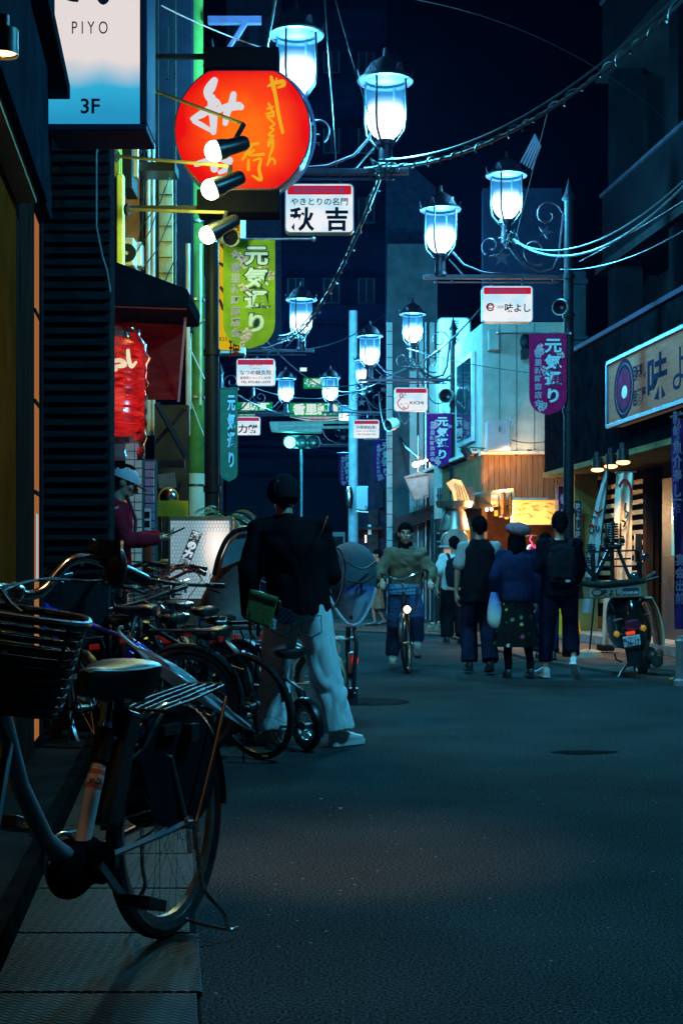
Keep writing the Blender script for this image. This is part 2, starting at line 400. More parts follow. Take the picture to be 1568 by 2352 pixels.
def lamp_unit(t, x, zb, name='lantern'):             # zb: bottom of the glass
    hd = MB()
    hd.cyl((x, 0, zb - .30), (x, 0, zb - .02), .075, .06, 14).cyl((x, 0, zb - .05), (x, 0, zb - .01), .09, .1, 14)
    body = hd.build(name, lamp_paint, t, True)
    Rg = .187
    gp = [(.001, zb)] + [(Rg * math.sin(R(a)), zb + .24 - .24 * math.cos(R(a))) for a in range(10, 91, 10)] + [(Rg, zb + .56)]
    MB().lathe(gp, (x, 0, 0), n=28).build('glass', lampglass(), body, True)
    MB().ball((x, 0, zb + .24), (.035, .035, .07), 12, 8).build('bulb_tube', glow('lamp_globe', (.80, .90, 1.0), 1.5), body, True)
    cg = MB()
    for k in range(4):
        a = R(45 + 90 * k + 20); ca, sa = math.cos(a), math.sin(a)
        prof = [(Rg + .02, zb + .57), (Rg + .03, zb + .2), (Rg + .01, zb + .07), (Rg * .6, zb - .035), (.06, zb - .08)]
        cg.tube([(x + r * ca, r * sa, z) for r, z in prof], .011, 6)
    cg.build('cage', mat('dark_cage', (.012, .008, .012), .4, .3, .2), body, True)
    hat = MB().lathe([(Rg + .01, zb + .56), (.262, zb + .555), (.27, zb + .57), (.25, zb + .59), (.215, zb + .61), (.19, zb + .66), (.14, zb + .73), (.06, zb + .78), (.03, zb + .80), (.018, zb + .88), (.001, zb + .89)], (x, 0, 0), n=28)
    hat.build('hat', mat('dark_hat_paint', (.016, .008, .012), .5, .2, .3, 8, .05), body, True)
    fin = MB()
    for k in range(6):
        a = 2 * PI * k / 6; d = Vector((math.cos(a), math.sin(a), 0)); s = Vector((-math.sin(a), math.cos(a), 0)); c0 = Vector((x, 0, zb + .59)) + d * .235
        fin.prism([c0 - s * .045, c0 + s * .045, c0 + s * .02 + Vector((0, 0, .09)) + d * .02, c0 - s * .02 + Vector((0, 0, .07)) + d * .02], d * .012)
    fin.build('leaf_trim', lamp_paint, body, kind='stuff')
    light('POINT', (x, 0, zb + .25) , BLUE, LAMP_W, body, r=.12)
LAMP_W = 1100
def star(mb, c, r, rot=0):
    c = Vector(c); pts = []
    for k in range(10):
        a = R(rot + 36 * k); q = r if k % 2 == 0 else r * .38
        pts.append(c + Vector((q * math.cos(a), 0, q * math.sin(a))))
    mb.prism(pts, (0, .012, 0))
def make_lamp(side, label, both=True):               # side +1: arm reaches right of the pole, -1: left
    t = thing('street_lamp', label, 'street lamp', group='street lamps of the shopping street')
    s = side
    p = MB().cyl((0, 0, -.4), (0, 0, .6), .085, .085, 16).cyl((0, 0, .6), (0, 0, 5.9), .07, .062, 16).cyl((0, 0, .6), (0, 0, .64), .095, .08, 16).lathe([(.07, 5.9), (.09, 5.93), (.05, 6.0), (.02, 6.12), (.001, 6.2)], n=12)
    for z in (1.9, 3.2, 4.42, 4.92): p.cyl((0, 0, z - .03), (0, 0, z + .03), .082, .082, 16)
    p.build('pole', dark_metal, t, True)
    a = MB().box((s * .93, 0, 4.92), (1.88, .06, .05)).box((s * .93, 0, 4.855), (1.6, .03, .02))
    for x in (.2, .6, 1.1, 1.5): a.box((s * x, 0, 4.885), (.02, .02, .05))
    a.build('arm', lamp_paint, t, bevel=.004)
    sw = MB()
    # big J scroll that carries the inner lamp
    pts = [(.06, 5.75), (.10, 5.4), (.12, 5.2), (.20, 5.02), (.38, 4.97), (.55, 5.05), (.68, 5.2), (.78, 5.34)]
    sw.tube([(s * x, 0, z) for x, z in pts], .022, 8)
    sw.tube([(s * p_.x, 0, p_.z) for p_ in swirl((.42, 0, 5.26), .20, .05, -120, 250)], .013, 6)
    sw.tube([(s * p_.x, 0, p_.z) for p_ in swirl((.27, 0, 5.72), .19, .05, 170, -220)], .013, 6)
    sw.tube([(s * x, 0, z) for x, z in [(.1, 4.95), (.7, 4.95), (1.1, 4.98), (1.35, 5.08), (1.5, 5.25), (1.54, 5.4)]], .014, 6)
    sw.tube([(s * p_.x, 0, p_.z) for p_ in swirl((1.0, 0, 5.32), .13, .04, -60, 300)], .011, 6)
    sw.tube([(s * x, 0, z) for x, z in [(.78, 5.34), (.9, 5.2), (1.02, 5.19)]], .012, 6)
    sw.tube([(s * x, 0, z) for x, z in [(1.54, 5.15), (1.42, 5.02), (1.36, 4.95)]], .010, 6)
    star(sw, (s * .86, 0, 5.18), .13, 18); star(sw, (s * .30, 0, 5.5), .10, 0)
    sw.build('scrollwork', lamp_paint, t, True)
    if both: lamp_unit(t, s * 1.65, 5.22)
    lamp_unit(t, s * .80, 5.66)
    cp = MB().cyl((s * 1.65, 0, 4.94), (s * 1.65, 0, 4.98), .09, .08, 12).tube([(s * .78, 0, 5.32), (s * .8, 0, 5.38)], .05, 8)
    cp.build('lamp_socket', lamp_paint, t, True)
    return t
LP = []
def place(o, x, y, z=0, label=None):
    o.location = (x, y, z)
    if label: o['label'] = label
L1x, L1d = (487 - CX) / F * 13.55, 13.55
R1x, R1d = (1305 - CX) / F * 18.33, 18.33
L2x, L2d = (469 - CX) / F * 24.2, 24.2
R2x, R2d = (1040 - CX) / F * 28.2, 28.2
L3x, L3d = (507 - CX) / F * 36, 36
R3x, R3d = (908 - CX) / F * 36, 36
la = make_lamp(1, 'nearest street lamp on the left, dark pole behind the floodlights with twin blue-white lanterns')
lb = make_lamp(-1, 'nearest street lamp on the right, pole beside the purple banner with twin lanterns')
place(la, L1x, L1d)
place(lb, R1x, R1d)
c = copy_tree(la); place(c, L2x, L2d, -.03, 'second street lamp on the left, one lantern seen right of the green banner')
c = copy_tree(la); place(c, L3x, L3d, .25, 'farthest street lamp on the left, small lantern above the green arch sign')
c = copy_tree(lb); place(c, R2x, R2d, 0.02, 'second street lamp on the right, pole in front of the tall blue sign')
c = copy_tree(lb); place(c, R3x, R3d, .27, 'third street lamp on the right, twin lanterns beyond the red and white KICHI sign')
c = copy_tree(lb); place(c, U(5.0, 6.9).x, 6.9, 0, 'street lamp of the same kind on the right, just outside the picture')
for q_ in kids(c):
    for l_ in kids(q_):
        if l_.type == 'LIGHT': l_.data = l_.data.copy(); l_.data.energy *= .85
c = make_lamp(-1, 'farthest street lamp on the right, one small lantern over the traffic signal', both=False)
place(c, (846 - CX) / F * 48, 48, .55)

# ================================================================ lightbox signs on the lamp arms
paper = None
def sign_glow(name, c1, c2, st):
    if name in MT: return MT[name]
    m = bpy.data.materials.new(name); m.use_nodes = True; t = m.node_tree; t.nodes.clear()
    tc = t.nodes.new('ShaderNodeTexCoord'); n = t.nodes.new('ShaderNodeTexNoise'); n.inputs['Scale'].default_value = 3.0; n.inputs['Detail'].default_value = 1
    r = t.nodes.new('ShaderNodeValToRGB'); r.color_ramp.elements[0].color = list(c1) + [1]; r.color_ramp.elements[1].color = list(c2) + [1]
    r.color_ramp.elements[0].position = .4; r.color_ramp.elements[1].position = .58
    e = t.nodes.new('ShaderNodeEmission'); e.inputs[1].default_value = st; o = t.nodes.new('ShaderNodeOutputMaterial')
    t.links.new(tc.outputs['Object'], n.inputs[0]); t.links.new(n.outputs[0], r.inputs[0]); t.links.new(r.outputs[0], e.inputs[0]); t.links.new(e.outputs[0], o.inputs[0])
    MT[name] = m; return m
SW = sign_glow('lit_sign_face', (.50, .80, .95), (.88, .90, .93), 1.22)
SRED = emis('lit_red_print', (.72, .012, .03), .9)
INKN = emis('navy_print', (.004, .02, .06), .5)
INKB = emis('black_print', (.002, .008, .015), .5)
INKR = emis('red_print', (.65, .01, .03), .8)
INKG = emis('grey_print', (.16, .24, .32), .7)
HBLUE = emis('header_print', (.10, .12, .42), .6)
X = Vector((1, 0, 0)); Z = Vector((0, 0, 1))
def lightbox(label, cx, cz, d, fill, w=.655, h=.47, hang=4.9, dz=0, header=True):
    t = thing('lightbox_sign', label, 'shop sign', (cx, d, cz), 'lightbox signs hanging from the lamp arms')
    cs = MB().rrect((cx, d, cz), w, h, .045, X, Z, .12); cs.build('case', mat('sign_case', (.35, .36, .4), .4, .3), t)
    MB().rrect((cx, d - .003, cz), w - .02, h - .02, .04, X, Z, .002).build('face', SW, t)
    if header:
        MB().rrect((cx, d - .006, cz + h / 2 - .065), w - .05, .085, .012, X, Z, .002).build('header_band', SRED, t)
        MB().text('香里新町商店会', (cx, d - .009, cz + h / 2 - .065), .06, w=w - .17, bold=.01).build('header_lettering', HBLUE, t)
    hg = MB()
    for q in (-.2, .2): hg.box((cx + q, d + .05, (cz + h / 2 + hang) / 2), (.02, .02, hang - cz - h / 2))
    hg.build('hanger', lamp_paint, t)
    fill(t, cx, d - .006, cz); return t
def f1(t, x, y, z):
    MB().text('やきとりの名門', (x, y, z + .06), .075, w=.54, bold=.015).build('small_lettering', INKN, t)
    m = MB().text('秋', (x - .165, y, z - .105), .23, bold=.03).text('吉', (x + .165, y, z - .105), .23, bold=.03); m.build('large_lettering', INKN, t)
lightbox('nearest hanging lightbox sign with two large dark characters, below the two brightest lanterns', (733.5 - CX) / F * 13.55, CH + (HY - 481) / F * 13.55, 13.5, f1)
def f2(t, x, y, z):
    m = MB().torus((x - .22, y - .003, z - .04), .045, .008, 'Y', 20, 4, R(30), R(330)); m.build('ring_logo', INKN, t)
    m = MB().prism([Vector((x - .22 + .055 * math.cos(a), y - .002, z - .035 + .028 * math.sin(a))) for a in [2 * PI * q / 14 for q in range(14)]], (0, .002, 0)); m.build('eye_logo', INKR, t)
    MB().prism([Vector((x - .215 + .028 * math.cos(a), y - .0045, z - .035 + .015 * math.sin(a))) for a in [2 * PI * q / 12 for q in range(12)]], (0, .002, 0)).build('eye_highlight', SW, t)
    MB().text('廻鮮', (x - .09, y, z - .04), .045, bold=.0).build('faint_lettering', INKG, t)
    MB().text('味よし', (x + .13, y, z - .05), .12, w=.33, bold=.02).build('brush_lettering', INKN, t)
lightbox('lightbox sign with a red eye logo and brush lettering, hanging left of the purple banner', (1163.5 - CX) / F * R1d, CH + (HY - 700) / F * R1d, R1d - .05, f2)
def f3(t, x, y, z):
    MB().text('往診できます', (x, y, z + .115), .038).build('line', INKN, t)
    MB().text('＊保険取扱＊', (x, y, z + .065), .03).build('line', INKG, t)
    MB().text('なつめ鍼灸院', (x, y, z - .005), .085, w=.53, bold=.01).build('name_lettering', INKN, t)
    MB().text('香里園シャンブレ302号', (x, y, z - .095), .05, w=.52, bold=.012).build('address_lettering', INKB, t)
    MB().text('TEL 072-831-5373', (x, y, z - .165), .055, w=.50, bold=.02).build('telephone_lettering', INKB, t)
lightbox('lightbox sign of a clinic with several lines and a telephone number, below the green banner', (587.5 - CX) / F * L2d, CH + (HY - 856) / F * L2d, L2d - .05, f3)
def f4(t, x, y, z):
    b = MB(); c = (x - .16, y, z - .02); k = .0021
    for s in ([(-40, 60, 8), (-52, 20, 9), (-35, -5, 9), (-20, -20, 8)], [(-25, -25, 9), (-30, -55, 9), (-10, -62, 8), (-5, -35, 9), (-20, -20, 8)], [(15, -50, 6), (25, -75, 5), (28, -95, 4)], [(-5, -40, 6), (15, -50, 6)],
              [(-40, 60, 8), (0, 85, 9), (45, 70, 8), (50, 40, 6)]): b.brush(s, c, k)
    b.build('red_drawing', INKR, t)
    b = MB()
    for s in ([(-15, 25, 3), (-30, 55, 4)], [(-15, 30, 3), (0, 50, 4)], [(10, 30, 3), (40, 28, 4)], [(-2, -30, 4), (10, -20, 4)]): b.brush(s, c, k)
    b.text('EN', (x - .14, y, z - .16), .05, bold=.02); b.text('KICHI', (x + .11, y, z - .065), .085, w=.27, bold=.02)
    b.build('lettering', INKB, t)
lightbox('lightbox sign reading KICHI with a red line drawing, beside the second right pole', (943.5 - CX) / F * R2d, CH + (HY - 918) / F * R2d, R2d - .05, f4)
def f5(t, x, y, z):
    MB().text('共榮建設(株)', (x, y, z + .045), .085, w=.5, bold=.01).build('name_lettering', INKN, t)
    MB().text('寝屋川市香里新町', (x, y, z - .055), .04, w=.5).build('address_lettering', INKG, t)
    MB().text('TEL 072-834-2233', (x, y, z - .13), .045, w=.48, bold=.02).build('telephone_lettering', INKB, t)
lightbox('small lightbox sign with a telephone number, above the pair of far purple banners', (841 - CX) / F * R3d, CH + (HY - 986) / F * R3d, R3d - .05, f5, hang=5.15)
def f6(t, x, y, z):
    MB().text('力餅', (x + .02, y, z - .07), .22, w=.5, bold=.03).build('large_lettering', INKN, t)
lightbox('lightbox sign with two bold characters, half hidden by the dark green banner', (568 - CX) / F * L3d, CH + (HY - 979) / F * L3d, L3d - .05, f6, hang=5.15)

# ================================================================ banners
def cloth(name, c1, c2, scale=7):
    if name in MT: return MT[name]
    m = mat(name, c1, .8, 0, .4, scale, .15, 60, col2=c2); b = m.node_tree.nodes['Principled BSDF']
    return m
PET = mat('blossom_print', (.62, .45, .48), .8, 0, .3, 30, 0)
LETT = mat('white_print', (.62, .68, .72), .7, 0, .08, 20, 0)
LETO = mat('dark_print_outline', (.02, .035, .05), .7, 0, .1, 20, 0)
SUBL = mat('pale_print', (.42, .36, .46), .8, 0, .1, 20, 0)
def banner(label, px0, px1, py0, py1, d, mt, dy=-.11, rodto=None, petals=True, text='元気通り', sub=True, tl=0, th=None):
    c = W((px0 + px1) / 2, (py0 + py1) / 2, d); w = (px1 - px0) / F * d; h = (py1 - py0) / F * d; y = d + dy
    t = thing('street_banner', label, 'banner', (c.x, y, c.z), 'hanging street banners')
    pts = [(-w / 2, h / 2), (w / 2, h / 2), (w / 2, -h / 2 + w / 2)] + [(w / 2 * math.cos(R(a)), -h / 2 + w / 2 + w / 2 * math.sin(R(a))) for a in range(-10, -180, -10)] + [(-w / 2, -h / 2 + w / 2)]
    # gently waved cloth: grid strips
    mb = MB(); nz = 26
    wave = lambda x, z: .012 * math.sin(5 * x / w + 3 * z / h) + .006 * math.sin(9 * z / h)
    rows = []
    for i in range(nz + 1):
        zz = h / 2 - h * i / nz; k = 1.0
        if zz < -h / 2 + w / 2: k = math.sqrt(max(0.002, 1 - ((-h / 2 + w / 2 - zz) / (w / 2)) ** 2))
        rows.append([Vector((c.x + x * w / 2 * k, y, c.z + zz)) for x in (-1, -.6, -.2, .2, .6, 1)])
    vs = [p for r in rows for p in r]; fs = []
    for i in range(nz):
        for j in range(5): fs.append((i * 6 + j, i * 6 + j + 1, (i + 1) * 6 + j + 1, (i + 1) * 6 + j))
    n = len(vs); mb.add(vs + [p + Vector((0, .006, 0)) for p in vs], fs + [tuple(n + q for q in reversed(f)) for f in fs])
    mb.build('cloth', mt, t)
    hh = h * .185
    MB().text(text, (c.x + w * .14, y, c.z + h * .04 + tl), hh, w=w * .46, bold=.085, vertical=True, out=.003, pitch=1.1).build('lettering_outline', LETO, t)
    MB().text(text, (c.x + w * .14, y, c.z + h * .04 + tl), hh, w=w * .46, bold=.035, vertical=True, out=.006, pitch=1.1).build('lettering', LETT, t)
    if sub: MB().text('香里新町商店会', (c.x - w * .26, y, c.z - h * .06), h * .088, w=w * .20, bold=.03, vertical=True, out=.0045, pitch=1.12).build('small_lettering', SUBL, t)
    if petals:
        rnd = random.Random(int(px0)); pb = MB()
        for gx, gz, nn in ((-.18, .30, 7), (-.05, .02, 4), (-.12, -.40, 6), (.34, .22, 2)):
            for q in range(nn):
                fx, fz = c.x + w * (gx + rnd.uniform(-.1, .12)), c.z + h * (gz + rnd.uniform(-.06, .06)); r = w * rnd.uniform(.035, .06)
                for k in range(5):
                    a = 2 * PI * k / 5 + rnd.random(); cx_, cz_ = fx + r * math.cos(a), fz + r * math.sin(a)
                    pb.sheet([Vector((cx_ + r * .62 * math.cos(b2), y - .0015 - .0001 * q, cz_ + r * .62 * math.sin(b2))) for b2 in [2 * PI * u / 8 for u in range(8)]])
        pb.build('blossom_print', PET, t, kind='stuff')
    rx0, rx1 = rodto
    rz = c.z + h / 2 - .01
    a, b_ = (rx0 - CX) / F * d, (rx1 - CX) / F * d
    rb = MB().cyl((a, y + .003, rz), (b_, y + .003, rz), .011, n=8).ball((a if abs(a - c.x) > abs(b_ - c.x) else b_, y + .003, rz), .022, 8, 6)
    pole_x = b_ if abs(a - c.x) > abs(b_ - c.x) else a
    rb.cyl((pole_x, y, rz), (pole_x, d, rz), .015, n=8); rb.build('rod', steel, t, True)
    return t
green = cloth('green_banner_cloth', (.17, .27, .02), (.26, .40, .03))
dgreen = cloth('dull_green_banner_cloth', (.05, .13, .08), (.08, .17, .11))
purple = cloth('purple_banner_cloth', (.42, .008, .075), (.52, .02, .11))
violet = cloth('violet_banner_cloth', (.10, .012, .13), (.14, .02, .18))
banner('bright green street banner with white characters and pale blossoms, lit beside the floodlights', 515, 633, 553, 805, 13.4, green, rodto=(495, 720))
banner('dull green street banner hanging left of the two-character lightbox sign', 507, 547, 893, 1107, 21.5, dgreen, rodto=(495, 547), petals=False, sub=False)
banner('large purple street banner with white characters beside the right pole', 1212, 1297, 767, 955, R1d, purple, rodto=(1140, 1305))
banner('violet street banner in front of the second right pole, below the tall blue sign', 978, 1035, 950, 1073, R2d, violet, rodto=(975, 1040))
banner('violet-blue street banner hanging from the third right pole', 858, 903, 1010, 1107, R3d, violet, rodto=(838, 908))
banner('smallest and farthest violet street banner, left of the other far banners', 778, 812, 1040, 1118, 46, violet, rodto=(775, 820))
# ================================================================ left near building
YL = (.95, .95, .22)
plaster = mat('ochre_plaster', (.14, .030, .004), .85, 0, .25, 4, .35, 90)
timber = mat('dark_timber', (.025, .016, .012), .6, 0, .5, 3, .3, 40, stretch=(8, 8, .6))
darkblue = mat('slate_blue_boards', (.010, .017, .024), .6, 0, .3, 5, .2, 30)
def along(mb, lat0, lat1, t0, t1, z0, z1):
    return mb.prism([U(lat0, t0, z0), U(lat1, t0, z0), U(lat1, t1, z0), U(lat0, t1, z0)], (0, 0, z1 - z0))
nb = thing('near_shop_building', 'dark shopfront at the left edge with ochre plaster and blue-lit fascia boards', 'building', U(-1, 5, 0))
along(MB(), -.9, -.75, 2.0, 6.72, .11, 2.86).build('wall', plaster, nb)
along(MB(), -.92, -.76, 6.72, 7.7, .11, 8).build('timber_post', timber, nb)
along(MB(), -.95, -.73, 2.0, 6.75, 2.98, 8).build('upper_wall', darkblue, nb)
along(MB(), -.95, -.66, 3.0, 6.80, 2.86, 3.0).build('soffit_beam', mat('cream_soffit', (.42, .27, .15), .8, 0, .15, 4, .2, 80), nb)
m = MB(); along(m, -.655, -.62, 3.0, 6.95, 2.9, 3.55); m.build('fascia_board', darkblue, nb, bevel=.005)
m = MB(); along(m, -.70, -.58, 3.0, 7.9, 3.72, 3.80); m.build('fascia_board', darkblue, nb, bevel=.005)
m = MB(); along(m, -.72, -.665, 3.0, 7.95, 3.80, 4.6); m.build('fascia_board', darkblue, nb, bevel=.005)
m = MB(); along(m, -.70, -.52, 3.0, 7.6, 4.62, 4.70); m.build('fascia_board', darkblue, nb, bevel=.005)
m = MB(); along(m, -.70, -.645, 3.0, 7.62, 4.70, 6.4); m.build('fascia_board', darkblue, nb, bevel=.005)
# lit door panel seen edge on
dr = MB(); along(dr, -.80, -.768, 7.72, 8.0, .16, 3.08); frm = dr.build('door_panel', timber, nb)
lit = MB(); along(lit, -.765, -.762, 7.73, 7.99, .18, 3.05); lit.build('lit_paper', emis('warm_paper_light', (.72, .26, .09), .55), frm)
rl = MB()
for py in (722, 927, 1133): z = CH + (HY - py) / F * 7.85; along(rl, -.765, -.755, 7.72, 8.0, z - .012, z + .012)
rl.build('muntin', timber, frm)
along(MB(), -.762, -.758, 7.82, 7.92, 1.05, 1.42).build('paper_notice', emis('backlit_notice', (.7, .75, .8), .7), frm)
along(MB(), -.80, -.745, 8.0, 8.08, .11, 3.15).build('door_jamb', darkblue, nb, bevel=.004)
along(MB(), -.95, -.70, 7.7, 8.1, 3.1, 3.9).build('door_lintel', darkblue, nb)
# canopy over the pavement nearer than the picture's edge carries two warm downlights
cn = MB(); along(cn, -.75, .25, 1.4, 4.4, 3.05, 3.13); cn.build('canopy', timber, nb)
def downlight(label, p, col, w, size, target=None, tilt=None, r=.05, hr=.05):
    p = Vector(p); t = thing('downlight', label, 'downlight', p, None)
    MB().lathe([(hr, 0), (hr, .09), (hr * .4, .10), (hr * .4, .14)], p, n=16).build('housing', bplast, t, True)
    MB().lathe([(.001, .012), (hr * .9, .012)], p, n=16).build('lens', emis('warm_lens', (1, .55, .22), 6), t)
    light('SPOT', p + Vector((0, 0, -.005)), col, w, t, r, target or p - Vector((0, 0, 1)), size, 1.0)
    return t
downlight('small warm downlight under the near shop canopy, above the bicycle basket', U(-.2, 3.3, 2.91), (1, .60, .28), 50, 76, U(-.3, 4.1, .3))
downlight('small warm downlight under the near shop canopy, aimed at the road', U(.35, 4.3, 2.91), (1, .48, .26), 230, 38, Vector((.05, 5.55, 0)))
downlight('small warm downlight close to the ochre wall of the near shop', U(-.60, 5.0, 2.91), (1, .55, .08), 95, 44, U(-.95, 6.2, 1.9))

# projecting sign 3F
ps = thing('projecting_sign', 'tall lit white and blue box sign reading PIYO and 3F at top left', 'shop sign', W(220, 285, 7.9))
MB().rect(108, -330, 322, 284, 7.9, .30).build('sign_box', darkblue, ps)
fr = MB(); fr.rect(108, 284, 337, 299, 7.88, .36).rect(322.5, -330, 338, 283.5, 7.88, .36); fr.build('frame', mat('blue_grey_metal', (.03, .04, .08), .6, .2, .2, 6, .05), ps, bevel=.006)
def piyo():
    m = bpy.data.materials.new('tube_lit_acrylic'); m.use_nodes = True; t = m.node_tree; t.nodes.clear()
    g = t.nodes.new('ShaderNodeNewGeometry'); s = t.nodes.new('ShaderNodeSeparateXYZ'); t.links.new(g.outputs['Position'], s.inputs[0])
    n = t.nodes.new('ShaderNodeTexNoise'); n.inputs['Scale'].default_value = 4.0; n.inputs['Detail'].default_value = 1; t.links.new(g.outputs['Position'], n.inputs[0])
    w = t.nodes.new('ShaderNodeMath'); w.operation = 'MULTIPLY_ADD'; w.inputs[1].default_value = .14; t.links.new(n.outputs[0], w.inputs[0]); t.links.new(s.outputs[2], w.inputs[2])
    z = CH + (HY - 185) / F * 7.9 + .07
    mr = t.nodes.new('ShaderNodeMapRange'); mr.inputs[1].default_value = z - .20; mr.inputs[2].default_value = z + .12; t.links.new(w.outputs[0], mr.inputs[0])
    r = t.nodes.new('ShaderNodeValToRGB'); r.color_ramp.elements[0].color = (.02, .30, .55, 1); r.color_ramp.elements[1].color = (.80, .72, .70, 1)
    el = r.color_ramp.elements.new(.5); el.color = (.03, .42, .68, 1)
    t.links.new(mr.outputs[0], r.inputs[0]); e = t.nodes.new('ShaderNodeEmission'); t.links.new(r.outputs[0], e.inputs[0])
    o = t.nodes.new('ShaderNodeOutputMaterial'); t.links.new(e.outputs[0], o.inputs[0]); e.inputs[1].default_value = 1.2; return m
MB().rect(112, -325, 321, 283, 7.885, .01).build('lit_face', piyo(), ps)
y9 = 7.88
MB().text('P I Y O', W(207, 62, y9), .10, w=82 / F * y9).text('3F', W(208, 242, y9), .115, w=44 / F * y9, bold=.02).build('lettering', emis('blue_black_print', (.003, .02, .06), .4), ps)
b = MB(); k = y9 / F
b.brush([(-22, 0, 7), (-10, 2, 9), (0, 4, 7)], W(178, -2, y9), k).brush([(-16, -6, 5), (0, 8, 14), (16, -6, 5)], W(238, -3, y9), k).brush([(-14, -4, 6), (0, 2, 9), (14, -3, 6)], W(296, -6, y9), k); b.build('logo_mark', emis('blue_black_print', 0, 0), ps)
# louvred / boarded wall facing the street corner
bw = thing('boarded_side_wall', 'dark wall of horizontal boards between the lit door and the red lantern', 'wall', W(180, 1700, 9.3))
MB().rect(98, -400, 250, 1700, 9.42, .25).build('wall_core', mat('wall_core_dark', (.02, .022, .026), .8, 0, .2), bw)
bmat = mat('weathered_dark_boards', (.016, .017, .019), .62, 0, .4, 4, .3, 40, stretch=(1, 1, 8))
rnd = random.Random(3); y = 322.0
while y < 1330:
    x1 = 252 + rnd.uniform(-2.5, 1.5); th = rnd.uniform(.028, .045)
    q = MB(); q.prism([W(100, y, 9.38), W(x1, y + .5, 9.38), W(x1, y + 23, 9.38 - th), W(100, y + 23, 9.38 - th)], (0, .05, 0)); q.build('board', bmat, bw); y += 26.3
lwall = MB().rect(100, 1332, 250, 1700, 9.34, .08); lwall.build('base_panel', mat('teal_grey_panel', (.025, .035, .04), .55, 0, .5, 3, .3, 25), bw)
MB().rect(243, 1420, 252, 1640, 9.30, .1).rect(158, 1410, 163, 1600, 9.32, .05).build('panel_trim', dark_metal, bw)
st = MB()
for yy in range(1430, 1640, 28): st.ball(W(147, yy, 9.33), .009, 8, 6)
st.build('rivets', steel, bw); bpy.data.objects['rivets']['kind'] = 'stuff'
rb = random.Random(5)
for i in range(6):
    for j in range(3):
        MB().box(W(118 + i * 24, 1612 + j * 30, 9.25), (.064, .06, .08)).build('base_tile', conc, bw, bevel=.004)
cb = MB().tube([W(*p) for p in [(244, 330, 9.25), (226, 334, 9.22), (222, 350, 9.22), (222, 520, 9.22), (236, 590, 9.22), (246, 620, 9.22), (254, 670, 9.22)]], .006, 6)
tag(cb.build('cable', mat('pale_cable', (.25, .3, .32), .5)), 'thin pale cable running down the dark boarded wall below the PIYO sign', 'cable')
cb = MB().tube([W(*p) for p in [(205, 300, 9.3), (212, 315, 9.27), (208, 345, 9.27)]], .004, 6).box(W(209, 307, 9.28), (.012, .02, .02)).box(W(209, 313, 9.28), (.012, .02, .01))
tag(cb.build('sign_lead', dark_metal), 'short power lead with a white tag under the PIYO sign', 'cable')

# ================================================================ facades behind, lit yellow by the floodlights
fb = thing('yellow_lit_building', 'old shop building left of the green pole, washed yellow by floodlights', 'building', W(330, 1560, 14.5))
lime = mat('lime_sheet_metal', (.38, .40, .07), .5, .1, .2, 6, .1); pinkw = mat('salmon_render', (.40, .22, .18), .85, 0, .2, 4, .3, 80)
cr = MB()
for i in range(11):
    x = 249 + i * 2.3; cr.prism([W(x, 318, 12.6 + .0), W(x + 1.5, 318, 12.6), W(x + 4 + 1.5, 598 + i * 3, 12.6), W(x + 4, 598 + i * 3, 12.6)], (0, .03, 0))
cr.build('corrugated_ridges', lime, fb, kind='stuff')
MB().pix([(240, 300), (276, 300), (281, 640), (240, 640)], 12.66, .1).build('corrugated_backing', mat('olive_sheet', (.22, .24, .04), .6, 0, .2), fb)
MB().pix([(268, 400), (283, 398), (283, 612), (268, 606)], 12.5, .12).build('lime_panel', lime, fb, bevel=.01)
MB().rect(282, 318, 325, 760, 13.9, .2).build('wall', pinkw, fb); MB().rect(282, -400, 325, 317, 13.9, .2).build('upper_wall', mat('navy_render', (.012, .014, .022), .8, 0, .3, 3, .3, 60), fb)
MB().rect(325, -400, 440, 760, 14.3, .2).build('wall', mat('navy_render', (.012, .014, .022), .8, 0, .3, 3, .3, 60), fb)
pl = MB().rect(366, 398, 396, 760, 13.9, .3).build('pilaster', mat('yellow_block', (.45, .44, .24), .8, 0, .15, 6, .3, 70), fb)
jb = MB()
for yy in range(410, 740, 36): jb.rect(366, yy, 396, yy + 1.6, 13.893, .02)
jb.build('joint', dark_metal, pl, kind='stuff')
pp = MB(); cream = mat('cream_pipe', (.5, .46, .4), .45, 0, .15, 8, .05)
for x, r_ in ((341, .028), (352, .02), (432, .022)): pp.cyl(W(x, 330 if x < 400 else 560, 13.8), W(x, 1000, 13.8), r_, n=10)
pp.build('drainpipe', cream, fb, True)
pp = MB()
for x, y0, y1, w_ in ((356, -200, 660, 8), (326, 300, 620, 4), (360, 330, 640, 3), (398, -200, 760, 6), (382, 60, 180, 5)): pp.rect(x, y0, x + w_, y1, 13.82, .05)
pp.build('conduit', mat('conduit_dark', (.02, .022, .02), .5, .2, .3), fb)
m = MB().rect(276, 320, 304, 432, 13.0, .4); m.build('shutter_box', dark_metal, fb, bevel=.01)
m = MB().rect(300, 300, 316, 405, 13.1, .1); m.build('window_frame', cream, fb)
wn = MB().rect(318, 372, 402, 392, 13.2, .3); wn.build('dark_ledge', black, fb)
m = MB().rect(282, 545, 308, 610, 13.2, .5); ac = thing('air_conditioner', 'pale outdoor air conditioner on the salmon wall above the dark awning', 'air conditioner', W(295, 610, 13.2)); m.build('casing', cream, ac, bevel=.015)
MB().lathe([(.02, 0), (.085, 0), (.085, .012), (.07, .012)], W(292, 580, 13.18), 'Y', 18).build('fan_grille', dark_metal, ac)
m = MB().rect(308, 555, 325, 610, 13.4, .2); m.build('meter_box', white_paint, ac, bevel=.01)
